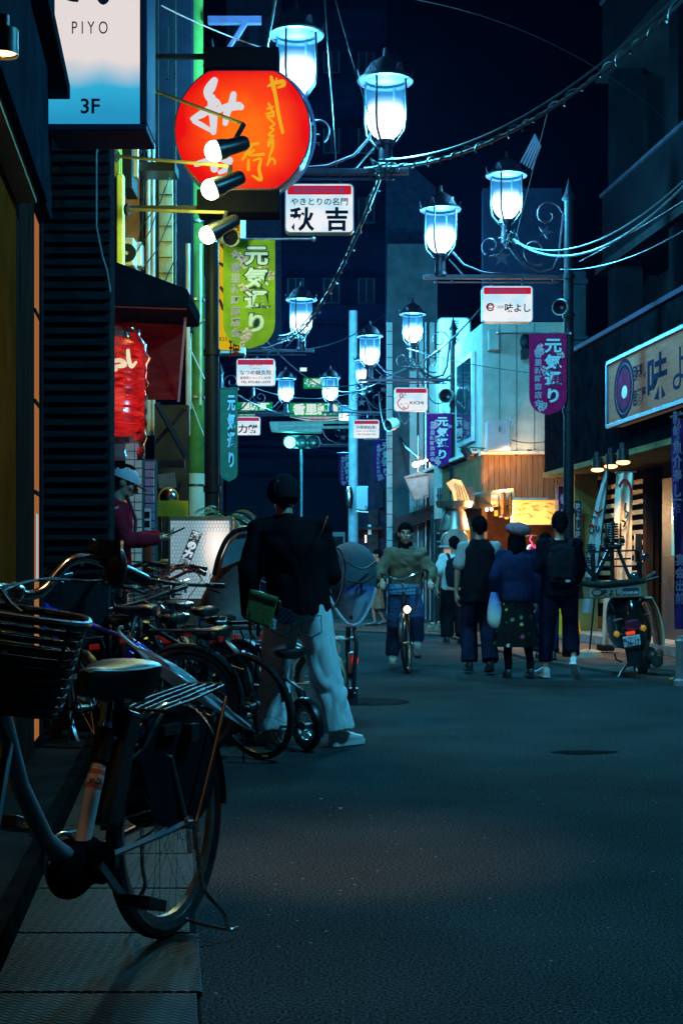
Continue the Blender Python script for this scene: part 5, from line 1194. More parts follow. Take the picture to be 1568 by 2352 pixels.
MB().pix([(618, 968), (742, 966), (738, 994), (622, 990)], dd, .4).build('box', mat('pale_teal_box', (.32, .42, .38), .5, emit=(.05, .22, .18), es=.4), lt, bevel=.03); m = MB().cyl(W(640, 972, dd - .05), W(806, 969, dd + .1), .05, n=8).cyl(W(640, 983, dd - .05), W(806, 981, dd + .1), .05, n=8); m.build('arm', mat('pale_teal_box', 0), lt, True)
# street furniture far: stones / planters at far kerb
t = thing('stone_planter', 'rough stone blocks on the pavement left of the walkers', 'planter', W(1000, 1452, 25))
rq = random.Random(2)
for i, (x, y, w_) in enumerate(((987, 1444, 14), (1003, 1446, 20), (1018, 1448, 14), (994, 1436, 10), (1010, 1434, 12))):
    MB().box(W(x, y, 25.2), (w_ / F * 25, .25, .09), Matrix.Rotation(rq.uniform(-.2, .2), 3, 'Y')).build('stone', mat('warm_stone', (.38, .28, .2), .85, 0, .3), t, bevel=.015)
t = thing('lit_floor_sign', 'small vertical neon floor sign reading ICHI between the walkers', 'shop sign', W(1072, 1450, 24)); MB().rect(1065, 1378, 1079, 1445, 24, .08).build('panel', black, t)
m = MB()
for i, ch in enumerate('ICHI'): m.text(ch, W(1072, 1389 + i * 11, 23.98), 13 / F * 24, bold=.05)
m.build('lettering', emis('neon_white_blue', (.65, .9, 1), 1.4), t); light('POINT', W(1072, 1400, 23.7), (.4, .75, 1), 5, t, .1)
t = thing('neon_sign', 'small pink and white neon figure glowing right of the beret', 'neon sign', W(1216, 1260, 25)); kk = 25 / F
b = MB(); c_ = W(1218, 1248, 25)
for s in ([(2, -18, 3.2), (-2, -8, 3.6), (3, 0, 3.4), (-4, 12, 4)], [(3, 0, 3), (6, 8, 3), (12, 10, 3), (9, 3, 2)]): b.brush(s, c_, kk)
b.build('pink_tube', emis('neon_pink', (1, .12, .3), 1.6), t)
b = MB()
for s in ([(-8, 12, 4), (-5, 6, 4), (0, 4, 4)], [(-4, 14, 3), (-8, 22, 3)]): b.brush(s, c_, kk)
b.build('white_tube', emis('neon_white', (.75, .9, 1), 1.6), t)
MB().bar(W(1205, 1230, 25.05), W(1232, 1230, 25.05), .02, .02).build('rail', black, t); light('POINT', c_ - Vector((0, .25, 0)), (1, .2, .35), 4, t, .08)
# ================================================================ overhead cables
cabp = mat('dusty_cable', (.018, .022, .025), .5, 0, .3); cabm = mat('cable_sheath', (.02, .022, .025), .4, .2, .2)
def cable(label, a, b_, sag, r, m_=None, twist=False, n=26):
    a = Vector(a); b_ = Vector(b_); pts = []
    for i in range(n + 1):
        k = i / n; p = a.lerp(b_, k) - Z * (sag * 4 * k * (1 - k)); pts.append(p)
    mb = MB().tube(pts, r, 6); 
    if twist:
        pt2 = []; d = (b_ - a).normalized(); s1 = d.cross(Z).normalized(); s2 = s1.cross(d)
        for i in range(n * 8 + 1):
            k = i / (n * 8); p = a.lerp(b_, k) - Z * (sag * 4 * k * (1 - k)); an = k * 2 * PI * n * .8 + 1.2 * math.sin(k * 23); q_ = 1.9 + .7 * math.sin(k * 41)
            pt2.append(p + s1 * math.cos(an) * r * q_ + s2 * math.sin(an) * r * q_)
        mb.tube(pt2, r * .55, 4); mb.tube([p + s2 * r * 4.5 for p in pts], r * .7, 4)
        
    o = mb.build('overhead_cable', m_ or cabm, None, True); tag(o, label, 'cable', 'overhead cables'); return o
cable('thick bundled cable rising from the nearest left lamp to the top right corner', W(872, 384, 13.5), W(1580, -12, 10.5), .32, .016, cabp, True)
cable('bright twin cable from the nearest right lamp sweeping to the right edge', W(1172, 545, 18.3), W(1585, 412, 12), .42, .014, cabp)
cable('thinner cable running alongside the bright twin cable', W(1174, 552, 18.3), W(1585, 400, 12.2), .34, .009, cabp)
cable('thin cable from the scroll bracket to the right edge below the balconies', W(1286, 618, 18.2), W(1585, 520, 13), .12, .006)
cable('thin straight cable across the dim balconies', W(1330, 600, 18.2), W(1585, 450, 13), .02, .005)
cable('bundled cable dropping from the nearest left lamp towards the far lanterns', W(878, 395, 13.6), W(640, 780, 24), .45, .016, None, True)
cable('thin vertical wire left of the nearest left lantern', W(745, -10, 12.8), W(772, 384, 13.5), 0, .005)
cable('thin wire slanting down to the hat of the nearest left lantern', W(768, -10, 12.8), W(832, 215, 13.3), .02, .005)
cable('wire slanting across the glass of the nearest left lantern', W(832, 215, 13.3), W(868, 330, 13.3), .0, .004)
cable('pink wire crossing the top left above the red sign', W(370, 12, 11), W(640, 120, 13), .03, .006, mat('mauve_wire', (.3, .2, .25), .5))
cable('pale conduit dropping steeply at the top beside the brightest lantern', W(634, -15, 12.6), W(612, 108, 13), .0, .017, cabp)
cable('cable bundle from the second right lamp towards the far lanterns', W(955, 835, 28.2), W(1035, 860, 28.2), .25, .02, cabp)
cable('looping cable between the second right lamp and its pole', W(955, 838, 28.2), W(1040, 885, 28.1), .55, .012)
cable('cable from the corner building down to the second right lamp', W(1110, 700, 26), W(960, 836, 28.2), .1, .018)
cable('thin cable crossing the pale stucco wall to the purple banner', W(935, 800, 27), W(1210, 855, 19), .05, .008)
cable('lower thin cable sagging across the stucco wall', W(1050, 920, 27), W(1262, 1012, 24), .3, .008)
cable('cable from the third right lamp to the far pole', W(835, 893, 36), W(905, 965, 36), .5, .022, cabp)
cable('looping white cable under the KICHI sign', W(905, 905, 30), W(940, 955, 30), .35, .02, cabp)
cable('cable looping from the far loudspeaker to the pole', W(870, 900, 33), W(893, 968, 30.2), .4, .018, cabp)
cable('long cable between the far lanterns and the navy building', W(600, 800, 26), W(905, 700, 36), .4, .012)
cable('thin cable from left facades to the far lanterns', W(545, 700, 24), W(845, 890, 36), .6, .012)
cable('thin diagonal cable above the arch sign', W(560, 880, 36), W(905, 860, 36), .5, .014)
cable('thin cable fanning left above the arch sign', W(540, 905, 34), W(800, 955, 40), .3, .014)
cable('cable crossing from the left signs to the KICHI sign', W(700, 880, 34), W(935, 845, 28), .2, .012)
cable('faint high cable over the black sky', W(905, -10, 16), W(1590, 330, 22), -.4, .005)
cable('thin cable rising to the dim roof flag of the corner building', W(1180, 560, 24), W(1260, 245, 20), .0, .006)
t = thing('roof_ladder', 'slatted metal blind catching green light above the nearest right lantern', 'blind', W(1200, 380, 22)); m = MB()
for i in range(5): m.bar(W(1196 + i * 6, 372 + i * 4, 22), W(1228 + i * 3, 310 + i * 6, 21), .02, .03)
m.build('slat_edges', mat('blue_frame', 0), t)
for sx, y0 in ((1286, 640), (870, 398)):
    pass
# cable tangles on the lamp posts
for (x, y, d_, s_, lb_) in ((872, 382, 13.4, .16, 'tangle of tied cables on the post of the nearest left lantern'), (1170, 545, 18.2, .16, 'tangle of tied cables on the post of the nearest right lantern'), (950, 838, 28, .22, 'tangle of tied cables on the second right lamp'), (835, 898, 35.8, .25, 'tangle of tied cables on the third right lamp'), (690, 775, 24, .12, 'tangle of tied cables on the second left lamp')):
    rq = random.Random(int(x)); m = MB(); c_ = W(x, y, d_)
    for k in range(5):
        pts = [c_ + Vector((rq.uniform(-s_, s_), rq.uniform(-.06, .06), rq.uniform(-s_, s_) * .7)) for _ in range(4)]
        sm = []
        for i in range(3):
            for j in range(6): sm.append(pts[i].lerp(pts[i + 1], j / 6) + Z * (-.03 * math.sin(PI * j / 6)))
        m.tube(sm, .008, 5)
    o = m.build('cable_tangle', cabp, None, True); tag(o, lb_, 'cable')
# ================================================================ bicycles
def rotz(a): return Matrix.Rotation(a, 4, 'Z')
def bike(label, hub, fwd, lean=0, r=.335, wb=1.08, frame=None, style='diamond', steer=0, tyre=.021, rack=True, basket=None, fender=True,
         saddle_z=.88, saddle_x=.26, stand='side', group='bicycles parked along the kerb', bars='flat', spokes=28, rimm=None, fendm=None, crank=40, name='bicycle', wheelonly=False, saddm=None, saddle_s=1.0, saddle_h=1.0, rackm=None, seat=True, barz=1.0, headx=None, bbx_=None, pedal=(.085, .075, .022)):
    """hub: ground point under the rear hub; fwd: unit ground direction the bicycle points to; lean: degrees towards its right."""
    frame = frame or black; rimm = rimm or steel; fendm = fendm or black; rackm = rackm or dark_metal
    t = thing(name, label, 'bicycle', hub, group)
    ang = math.atan2(fwd[1], fwd[0])
    M = Matrix.Translation(Vector(hub)) @ rotz(ang) @ Matrix.Rotation(R(lean), 4, 'X')
    hx = headx or wb - .17
    def mk(): q = MB(); q.M = M; return q
    # steering axis: through (hx,0,.9), raked
    top, bot = Vector((hx - .03, 0, barz - .06)), Vector((hx + .03, 0, r * 2 + .06)); ax = (top - bot).normalized()
    SM = M @ Matrix.Translation(bot) @ Matrix.Rotation(R(steer), 4, ax) @ Matrix.Translation(-bot)
    def mks(): q = MB(); q.M = SM; return q
    def wheel(mkf, x, nm='wheel'):
        q = mkf().torus((x, 0, r), r - tyre, tyre, n=48, m=8); ty = q.build(nm, rubber, t, True)
        q = mkf(); q.lathe([(r - tyre * 2.0, -.013), (r - tyre * 1.6, -.012), (r - tyre * 1.6, .012), (r - tyre * 2.0, .013), (r - tyre * 2.7, .009), (r - tyre * 2.7, -.009), (r - tyre * 2.0, -.013)], (x, 0, r), 'Y', 48)
        q.build('rim', rimm, ty, True)
        q = mkf()
        for k in range(spokes):
            a = 2 * PI * k / spokes; b_ = a + (.35 if k % 2 else -.35); sy = .028 * (1 if (k // 2) % 2 else -1)
            q.tube([(x + .02 * math.cos(b_), sy, r + .02 * math.sin(b_)), (x + (r - tyre * 2.6) * math.cos(a), 0, r + (r - tyre * 2.6) * math.sin(a))], .0011, 3, False)
        q.build('spokes', chrome, ty)
        q = mkf().cyl((x, -.05, r), (x, .05, r), .018, n=12).cyl((x, -.032, r), (x, -.026, r), .03, n=14).cyl((x, .026, r), (x, .032, r), .03, n=14); q.build('hub', steel, ty, True)
        return ty
    rw = wheel(mk, 0); fw = wheel(mks, wb)
    bbx, bbz = (bbx_ or min(.46, wb * .43)), r - .03
    stt = Vector((saddle_x + .03, 0, saddle_z - .17))
    # frame tubes
    q = mk(); ht, hb = top - ax * .05, bot + ax * .05
    q.tube([hb, ht], .019, 10)
    if style == 'diamond':
        q.tube([stt + Vector((.0, 0, -.03)), ht - ax * .02], .014, 8).tube([(bbx, 0, bbz), hb + ax * .02], .017, 8)
    elif style == 'step':
        q.tube([hb + ax * .01, (hx - .09, 0, .55), (hx - .20, 0, .40), (bbx + .10, 0, bbz + .05), (bbx, 0, bbz)], [.022, .022, .024, .026, .024], 10)
    elif style == 'mixte':
        q.tube([stt + Vector((.04, 0, -.18)), ht - ax * .02], .013, 8).tube([(bbx, 0, bbz), hb + ax * .02], .016, 8)
    q.tube([(bbx, 0, bbz), stt], .016, 10)
    for s in (-1, 1):
        q.tube([(bbx, s * .03, bbz), (.10, s * .055, r - .01), (0, s * .06, r)], .009, 6)
        q.tube([(stt.x + .01, s * .015, stt.z - .02), (.08, s * .05, r + .2), (0, s * .06, r)], .008, 6)
    q.cyl((bbx, -.035, bbz), (bbx, .035, bbz), .024, n=12)
    q.build('frame', frame, t, True)
    q = mk().tube([stt, (saddle_x, 0, saddle_z - .05)], .0135, 8).cyl(stt - Vector((0, 0, .015)), stt + Vector((0, 0, .02)), .021, n=10); q.build('seat_post', chrome, t, True)
    # fork
    q = mks(); q.tube([bot - ax * .0, bot - ax * .05], .02, 8)
    for s in (-1, 1): q.tube([bot - ax * .03 + Vector((0, s * .02, 0)), bot - ax * .07 + Vector((0, s * .05, 0)), (wb - .02, s * .055, r + .12), (wb, s * .055, r)], [.013, .013, .010, .008], 8)
    q.build('fork', frame, t, True)
    # handlebar
    q = mks(); q.tube([top, top + ax * .08, top + ax * .09 + Vector((.05, 0, .0))], .013, 8)
    hbz = top + ax * .09 + Vector((.05, 0, 0))
    if bars == 'flat': path = [(0, 0, 0), (-.02, .15, .01), (-.05, .29, .02)]
    elif bars == 'swept': path = [(.02, 0, 0), (.03, .08, .02), (-.02, .2, .08), (-.12, .26, .09), (-.22, .27, .07)]
    else: path = [(.02, 0, 0), (.04, .06, .01), (.02, .15, .10), (-.06, .22, .14), (-.16, .25, .10)]
    for s in (-1, 1):
        q.tube([hbz + Vector((x, s * y, z)) for x, y, z in path], .012, 8)
    hbar = q.build('handlebar', chrome if bars != 'flat' else dark_metal, t, True)
    for s in (-1, 1):
        a, b_ = Vector(path[-2]), Vector(path[-1]); k = .55 if bars == 'flat' else .1
        q = mks(); q.tube([hbz + Vector((p.x, s * p.y, p.z)) for p in (a.lerp(b_, k), b_ + (b_ - a).normalized() * .03)], .017, 10); q.build('grip', rubber, t, True)
        q = mks(); p = a.lerp(b_, k * .8); p = hbz + Vector((p.x, s * p.y, p.z)); e_ = hbz + Vector((b_.x + .03, s * b_.y, b_.z - .045))
        q.tube([p, p + Vector((.04, 0, -.02)), e_], [.008, .006, .005], 6); q.box(p, (.03, .025, .03)); q.build('brake_lever', bplast, t, True)
        q = mks(); q.tube([p + Vector((.03, 0, 0)), p + Vector((.13, -s * .06, .03)), bot + Vector((.10, s * .02, .15)), bot + Vector((.04, s * .03, -.02))], .003, 5); q.build('brake_cable', bplast, t, True)
    # saddle
    if seat:
        k_ = saddle_s; rings = []
        for x, w_, h_, dz in ((-.135, .045, .03, -.015), (-.125, .085, .045, .0), (-.09, .105, .055, .008), (-.03, .095, .05, .004), (.03, .06, .042, -.002), (.08, .036, .036, .0), (.12, .027, .03, .004), (.14, .015, .018, .0)):
            ring = []
            for j in range(16):
                a = 2 * PI * j / 16; y = w_ * k_ * math.cos(a); z = h_ * (.35 if math.sin(a) > 0 else saddle_h) * math.sin(a)
                ring.append((saddle_x + x * k_ , y, saddle_z - .012 + dz + z))
            rings.append(ring)
        q = mk().loft(rings); sd = q.build('saddle', saddm or mat('saddle_vinyl', (.02, .017, .016), .28, 0, .2, 9, .06, 120), t, True)
    # crank, chainring, pedals
    q = mk().torus((bbx, -.05, bbz), .075, .006, n=30, m=5).cyl((bbx, -.052, bbz), (bbx, -.047, bbz), .05, n=16)
    ca = R(crank)
    for s in (-1, 1):
        d_ = Vector((math.cos(ca), 0, math.sin(ca))) * (.165 * -s); q.bar((bbx, s * .065, bbz), Vector((bbx, s * .075, bbz)) + d_, .022, .012, (0, 1, 0))
    q.tube([(bbx, -.05, bbz + .072), (0, -.045, r + .03)], .004, 4).tube([(bbx, -.05, bbz - .072), (0, -.045, r - .03)], .004, 4)
    q.build('crankset', steel, t, True)
    for s in (-1, 1):
        d_ = Vector((math.cos(ca), 0, math.sin(ca))) * (.165 * -s); q = mk().box(Vector((bbx, s * .125, bbz)) + d_, pedal, Matrix.Rotation(R(-18), 3, 'Y')); q.build('pedal', bplast, t, bevel=.004)
    if fender:
        for mkf, x, a0, a1, nm in ((mk, 0, 20, 200, 'rear_fender'), (mks, wb, 5, 160, 'front_fender')):
            q = mkf(); rings = []
            for i in range(21):
                a = R(a0 + (a1 - a0) * i / 20) if nm == 'front_fender' else R(180 - (a1 - 180) - 0 + (0)) * 0 + R(a0 + (a1 - a0) * i / 20)
                rr2 = r + .012; ring = []
                for y, dr in ((-.03, -.012), (-.02, .002), (0, .006), (.02, .002), (.03, -.012), (.02, -.002), (0, .002), (-.02, -.002)):
                    ring.append((x + (-1 if nm == 'rear_fender' else 1) * 0 + (rr2 + dr) * math.cos(a), y, r + (rr2 + dr) * math.sin(a)))
                rings.append(ring)
            q.loft(rings); q.build(nm, fendm, t, True)
    if rack:
        q = mk(); z = r * 2 + .09
        for y in (-.06, -.02, .02, .06): q.tube([(.2, y * .7, z), (-.2, y, z)], .005, 6)
        q.tube([(.2, -.045, z), (.21, 0, z), (.2, .045, z)], .006, 6).tube([(-.2, -.065, z), (-.21, 0, z), (-.2, .065, z)], .006, 6)
        for s in (-1, 1): q.tube([(-.16, s * .06, z), (-.19, s * .07, z - .06), (-.03, s * .07, r + .03), (0, s * .07, r)], .006, 6).tube([(.18, s * .04, z), (stt.x - .03, s * .02, stt.z - .04)], .005, 6)
        q.build('rack', rackm, t, True)
        q = mk().box((-.215, 0, z - .05), (.012, .06, .03)); q.build('reflector', mat('red_reflector', (.4, .01, .01), .2, 0, 0, 1, 0, emit=(.6, .02, .0), es=.12), t, bevel=.003)
    if basket:
        bm_, w2, h2, d2, z2 = basket; q = mks(); c_ = hbz + Vector((.16, 0, z2))
        lv = 7
        for i in range(lv):
            k = i / (lv - 1); sw_ = w2 / 2 * (.78 + .22 * k); sd_ = d2 / 2 * (.8 + .2 * k); z = c_.z - h2 / 2 + h2 * k
            q.tube([(c_.x + a * sd_, b_ * sw_, z) for a, b_ in ((-1, -1), (1, -1), (1, 1), (-1, 1))], .005 if k in (0, 1) else .0018, 4, True, True)
        for k in range(-5, 6):
            y = k / 5
            for a in (-1, 1): q.tube([(c_.x + a * d2 / 2 * .8, y * w2 / 2 * .78, c_.z - h2 / 2), (c_.x + a * d2 / 2, y * w2 / 2, c_.z + h2 / 2)], .0015, 3)
            for a in (-1, 1): q.tube([(c_.x + y * d2 / 2 * .8, a * w2 / 2 * .78, c_.z - h2 / 2), (c_.x + y * d2 / 2, a * w2 / 2, c_.z + h2 / 2)], .0015, 3)
            q.tube([(c_.x - d2 / 2 * .8, y * w2 / 2 * .78, c_.z - h2 / 2), (c_.x + d2 / 2 * .8, y * w2 / 2 * .78, c_.z - h2 / 2)], .0015, 3)
        q.build('basket', bm_, t)
    if stand == 'side':
        q = mk().tube([(.02, .07, r - .03), (-.02, .16, .02), (-.05, .17, .005)], .007, 6); q.build('kickstand', dark_metal, t, True)
    elif stand == 'centre':
        q = mk()
        for s in (-1, 1): q.tube([(0, s * .075, r), (-.03, s * .09, .12), (-.07, s * .135, .03), (-.085, s * .14, .008), (-.10, s * .16, .01)], .0065, 6)
        q.tube([(-.085, -.14, .01), (-.08, -.06, .022), (-.08, 0, .03), (-.08, .06, .022), (-.085, .14, .01)], .0065, 6); q.build('kickstand', chrome, t, True)
    return t, M, SM, mk, mks, dict(top=top, bot=bot, ax=ax, hbz=hbz, stt=stt, bb=(bbx, bbz), r=r)

# ---- foreground e-bike (fully specified)
fwd = (-.352, -.936); silver = mat('silver_blue_paint', (.20, .25, .30), .35, .35, .15, 5, .02, coat=.5)
A, M, SM, mk, mks, P_ = bike('silver electric bicycle with a large black basket in the left foreground', (-.51, 4.18, .022), fwd, 0, r=.338, wb=1.10, frame=silver, style='step', steer=32,
    tyre=.024, rack=False, fender=False, saddle_z=.815, saddle_x=.33, bbx_=.50, stand=None, bars='none', spokes=36, saddm=mat('foreground_saddle', (.012, .011, .010), .40, 0, .2, 6, .05, 150), saddle_s=1.02, saddle_h=2.0, crank=45, pedal=(.105, .095, .032), barz=1.0, headx=.86)
for nm in ('handlebar', 'grip', 'brake_lever', 'brake_cable'):
    for o in [o for o in kids(A) if o.name.split('.')[0] == nm]: bpy.data.objects.remove(o)
# handlebar traced in space
hp = [(-60, 1352, 3.30), (-10, 1356, 3.36), (26, 1359, 3.40), (72, 1367, 3.44), (105, 1352, 3.47), (130, 1320, 3.50), (160, 1291, 3.53), (195, 1282, 3.56), (228, 1290, 3.59), (254, 1300, 3.62)]
def smooth(pts, n=5):
    pts = [Vector(p) for p in pts]; o = []
    for i in range(len(pts) - 1):
        p0 = pts[max(i - 1, 0)]; p1 = pts[i]; p2 = pts[i + 1]; p3 = pts[min(i + 2, len(pts) - 1)]
        for j in range(n):
            t = j / n; o.append(.5 * ((2 * p1) + (-p0 + p2) * t + (2 * p0 - 5 * p1 + 4 * p2 - p3) * t * t + (-p0 + 3 * p1 - 3 * p2 + p3) * t ** 3))
    o.append(pts[-1]); return o
MB().tube(smooth([W(*p) for p in hp]), .0125, 14).build('handlebar', mat('handlebar_chrome', (.55, .5, .46), .22, 1, .15, 20, 0), A, True)
MB().tube(smooth([W(-70, 1352, 3.28), W(-40, 1354, 3.32), W(30, 1360, 3.40), W(46, 1362, 3.42)]), .020, 14).ball(W(30, 1359, 3.395), (.03, .024, .024), 14, 10).build('stem_clamp', mat('handlebar_chrome', 0), A, True)
g = MB(); gp_ = smooth([W(250, 1299, 3.62), W(290, 1314, 3.66), W(336, 1336, 3.72)]); g.tube(gp_, [.0155] + [.018] * (len(gp_) - 2) + [.0165], 14); g.build('grip', mat('grip_rubber', (.02, .02, .022), .32, 0, .2, 10, .15, 200), A, True)
MB().ball(W(266, 1302, 3.60), (.030, .03, .055), 12, 8).box(W(258, 1262, 3.60), (.05, .05, .045)).tube([W(262, 1320, 3.58), W(275, 1345, 3.60), W(300, 1350, 3.68), W(330, 1362, 3.76)], [.009, .008, .006, .005], 6).box(W(238, 1250, 3.62), (.06, .04, .02)).build('brake_lever', bplast, A, True)
MB().cyl(W(222, 1268, 3.62), W(232, 1246, 3.62), .028, .024, 14).build('bell', bplast, A, True)
for pts, r_ in (([(-20, 1352, 3.3), (30, 1343, 3.35), (80, 1333, 3.4), (150, 1332, 3.46), (210, 1338, 3.52), (262, 1345, 3.58)], .0035), ([(-10, 1372, 3.25), (20, 1352, 3.3), (60, 1338, 3.36), (120, 1328, 3.44), (200, 1334, 3.5), (255, 1330, 3.58)], .003), ([(10, 1360, 3.32), (22, 1385, 3.3), (50, 1410, 3.25)], .008), ([(-20, 1330, 3.3), (0, 1352, 3.28), (30, 1392, 3.24)], .004)):
    MB().tube(smooth([W(*p) for p in pts]), r_, 6).build('brake_cable', bplast, A, True)
# basket: curved slats, each its own piece
bk = MB(); hb = P_['hbz']; slatm = mat('basket_plastic', (.013, .013, .013), .42, 0, .2, 6, .2, 160)
bc = Vector((hb.x + .12, -.03, 0)); ztop, zbot = .985, .765
def bring(k, ex=0, n=24):
    w_ = (.185 + .03 * k) + ex; d_ = (.125 + .03 * k) + ex; z = zbot + (ztop - zbot) * k; o = []
    for j in range(n):
        a = 2 * PI * j / n; ca, sa = math.cos(a), math.sin(a); e_ = .5
        o.append(Vector((bc.x + d_ * math.copysign(abs(ca) ** e_, ca), bc.y + w_ * math.copysign(abs(sa) ** e_, sa), z)))
    return o
root = mks().tube(bring(1, .006), .010, 8, True, True).build('basket', slatm, A, True)
for i in range(9):
    k0 = .07 + i * .1; k1 = k0 + .058
    q = mks(); q.loft([bring(k0), bring(k0, .005), bring(k1, .005), bring(k1)], False, True); q.build('slat', slatm, root)
q = mks(); rg0, rg1 = bring(0), bring(1)
for j in range(0, 24, 3): q.tube([rg0[j], rg1[j]], .005, 5)
q.build('uprights', slatm, root, kind='stuff')
q = mks(); q.prism([p for p in bring(0)], (0, 0, .01)); q.build('floor', slatm, root)
q = mks(); q.loft([bring(.02, -.012), bring(.62, -.012)], False); q.build('lining', black, root)
# battery, motor, lock, label
bb = Vector((P_['bb'][0], 0, P_['bb'][1])); stt = P_['stt']; dr_ = (stt - bb).normalized()
q = mk(); q.prism([bb + dr_ * .10 + Vector((-.035, -.045, 0)), bb + dr_ * .10 + Vector((-.035, .045, 0)), bb + dr_ * .42 + Vector((-.035, .045, 0)), bb + dr_ * .42 + Vector((-.035, -.045, 0))], Vector((-.075, 0, -.02))); q.build('battery', bplast, A, bevel=.012)
q = mk(); q.bar(bb + dr_ * .42 + Vector((-.05, 0, 0)), bb + dr_ * .46 + Vector((-.14, 0, 0)), .03, .02); q.build('battery_handle', bplast, A)
q = mk(); q.ball(bb + Vector((.03, 0, -.015)), (.10, .045, .070), 20, 12).ball(bb + Vector((-.035, .0, .0)), (.07, .05, .068), 18, 10).cyl(bb + Vector((-.03, -.06, 0)), bb + Vector((-.03, .062, 0)), .055, n=18); q.build('motor', mat('motor_black', (.004, .005, .006), .55, 0, .2, 8, .04), A, True)
q = mk(); q.tube([stt - dr_ * .10, stt - dr_ * .40], .0215, 14); q.build('seat_tube_sleeve', mat('white_tube_paint', (.62, .60, .62), .35, .1, .06, 5, .02, coat=.4), A, True)
q = mk(); q.tube([stt - dr_ * .115, stt - dr_ * .165], .0222, 14); lbm = q.build('registration_sticker', mat('orange_sticker', (.45, .14, .08), .5, 0, .15), A, True)
q = mk(); q.tube([stt - dr_ * .128, stt - dr_ * .152], .0227, 14); q.build('sticker_band', mat('sticker_pale', (.62, .48, .42), .5, 0, .1), A, True)
cL = M @ (stt - dr_ * .140) + Vector((.006, -.0235, 0)); MB().text('80-06', cL, .022, (1, -.05, .02), (.06, 0, 1), w=.036, bold=.03, out=.002).build('registration_number', INKD, A)
q = mk(); q.tube([stt - dr_ * .33, stt - dr_ * .385], .0222, 14); q.build('blue_sticker', mat('blue_sticker', (.03, .12, .25), .4, 0, .4, 60), A, True)
q = mk(); q.cyl(stt - dr_ * .01 - dr_ * .08, stt - dr_ * .0, .027, n=14); q.build('seat_clamp', bplast, A, True)
q = mk(); q.tube([stt - dr_ * .02, Vector((.335, 0, .76))], .0165, 12); q.build('seat_post_tube', chrome, A, True)
# dress guard: black panel either side of the rear wheel
for s in (-1, 1):
    gpts = smooth([Vector(p) for p in [(.27, 0, .56), (.20, 0, .645), (.10, 0, .682), (.0, 0, .68), (-.10, 0, .645), (-.17, 0, .57), (-.205, 0, .48), (-.19, 0, .40), (-.13, 0, .345), (-.04, 0, .32), (.08, 0, .33), (.19, 0, .39)]], 3)
    q = mk(); q.prism([(p.x, s * .05, p.z) for p in gpts], (0, .004 * s, 0)); q.build('dress_guard', mat('dress_guard_black', (.018, .014, .018), .6, 0, .2, 5, .1, 120), A)
# fender, rack, centre stand
q = mk(); rings = []
for i in range(25):
    a = R(5 + 175 * i / 24); ring = []
    for y, dr in ((-.034, -.014), (-.022, .004), (0, .009), (.022, .004), (.034, -.014), (.022, .0), (0, .004), (-.022, .0)):
        ring.append(((.346 + dr) * math.cos(a + 0), y, .338 + (.346 + dr) * math.sin(a)))
    rings.append(ring)
q.loft(rings); q.build('rear_fender', mat('glossy_navy_fender', (.02, .025, .04), .12, .2, .1, 4, 0, coat=1), A, True)
q = mks(); rings = []
for i in range(21):
    a = R(0 + 150 * i / 20); ring = []
    for y, dr in ((-.034, -.014), (-.022, .004), (0, .009), (.022, .004), (.034, -.014), (.022, .0), (0, .004), (-.022, .0)):
        ring.append((1.10 + (.352 + dr) * math.cos(a), y, .338 + (.352 + dr) * math.sin(a)))
    rings.append(ring)
q.loft(rings); q.build('front_fender', mat('glossy_navy_fender', 0), A, True)
brz = mat('bronze_rack', (.11, .075, .055), .45, 1, .2, 20, 0); zr = .708
q = mk()
for y in (-.075, -.038, 0, .038, .075): q.tube([(.14, y * .8, zr - .03), (-.02, y, zr - .012), (-.25, y * .85, zr + .012)], .0045, 8)
q.tube(smooth([(-.25, -.064, zr + .012), (-.268, -.03, zr + .013), (-.27, .0, zr + .013), (-.268, .03, zr + .013), (-.25, .064, zr + .012)]), .006, 8).tube([(.14, -.06, zr - .03), (.15, 0, zr - .03), (.14, .06, zr - .03)], .005, 8)
for s in (-1, 1):
    q.tube(smooth([(-.18, s * .07, zr), (-.215, s * .078, zr - .02), (-.20, s * .085, zr - .06), (-.03, s * .085, .36), (0, s * .085, .338)]), .006, 8)
    q.tube(smooth([(.12, s * .055, zr - .03), (.17, s * .055, zr - .06), (.25, s * .05, zr - .13), (.33, s * .03, .54)]), .0065, 8)
q.build('rack', brz, A, True)
q = mk()
for s in (-1, 1): q.tube(smooth([(0, s * .085, .34), (-.02, s * .095, .2), (-.045, s * .10, .13), (-.07, s * .15, .06), (-.085, s * .155, .015), (-.11, s * .175, .012)]), .0062, 8)
q.tube(smooth([(-.085, -.155, .012), (-.08, -.08, .022), (-.08, 0, .034), (-.08, .08, .022), (-.085, .155, .012)]), .0062, 8)
q.build('kickstand', mat('handlebar_chrome', 0), A, True)
q = mk(); q.bar((.0, .09, .338), (-.01, .09, .26), .018, .01).cyl((0, -.1, .338), (0, .1, .338), .008, n=8).cyl((0, .062, .338), (0, .075, .338), .02, n=12)
sp = [( -.004 + .009 * math.cos(i * .9), .10 + .009 * math.sin(i * .9), .31 - i * .0012) for i in range(110)]; q.tube(sp, .0015, 4); q.build('stand_spring', steel, A, True)
q = mk(); q.box((-.215, .0, .135), (.02, .012, .06), Matrix.Rotation(R(-45), 3, 'Y')); q.build('reflector', mat('amber_reflector', (.7, .3, .05), .2, 0, .1, 5, 0, emit=(.8, .3, .03), es=.15), A)
q = mk(); q.box((.10, .06, .62), (.10, .02, .03)).box((-.02, .066, .60), (.05, .03, .05)); q.build('ring_lock', bplast, A)
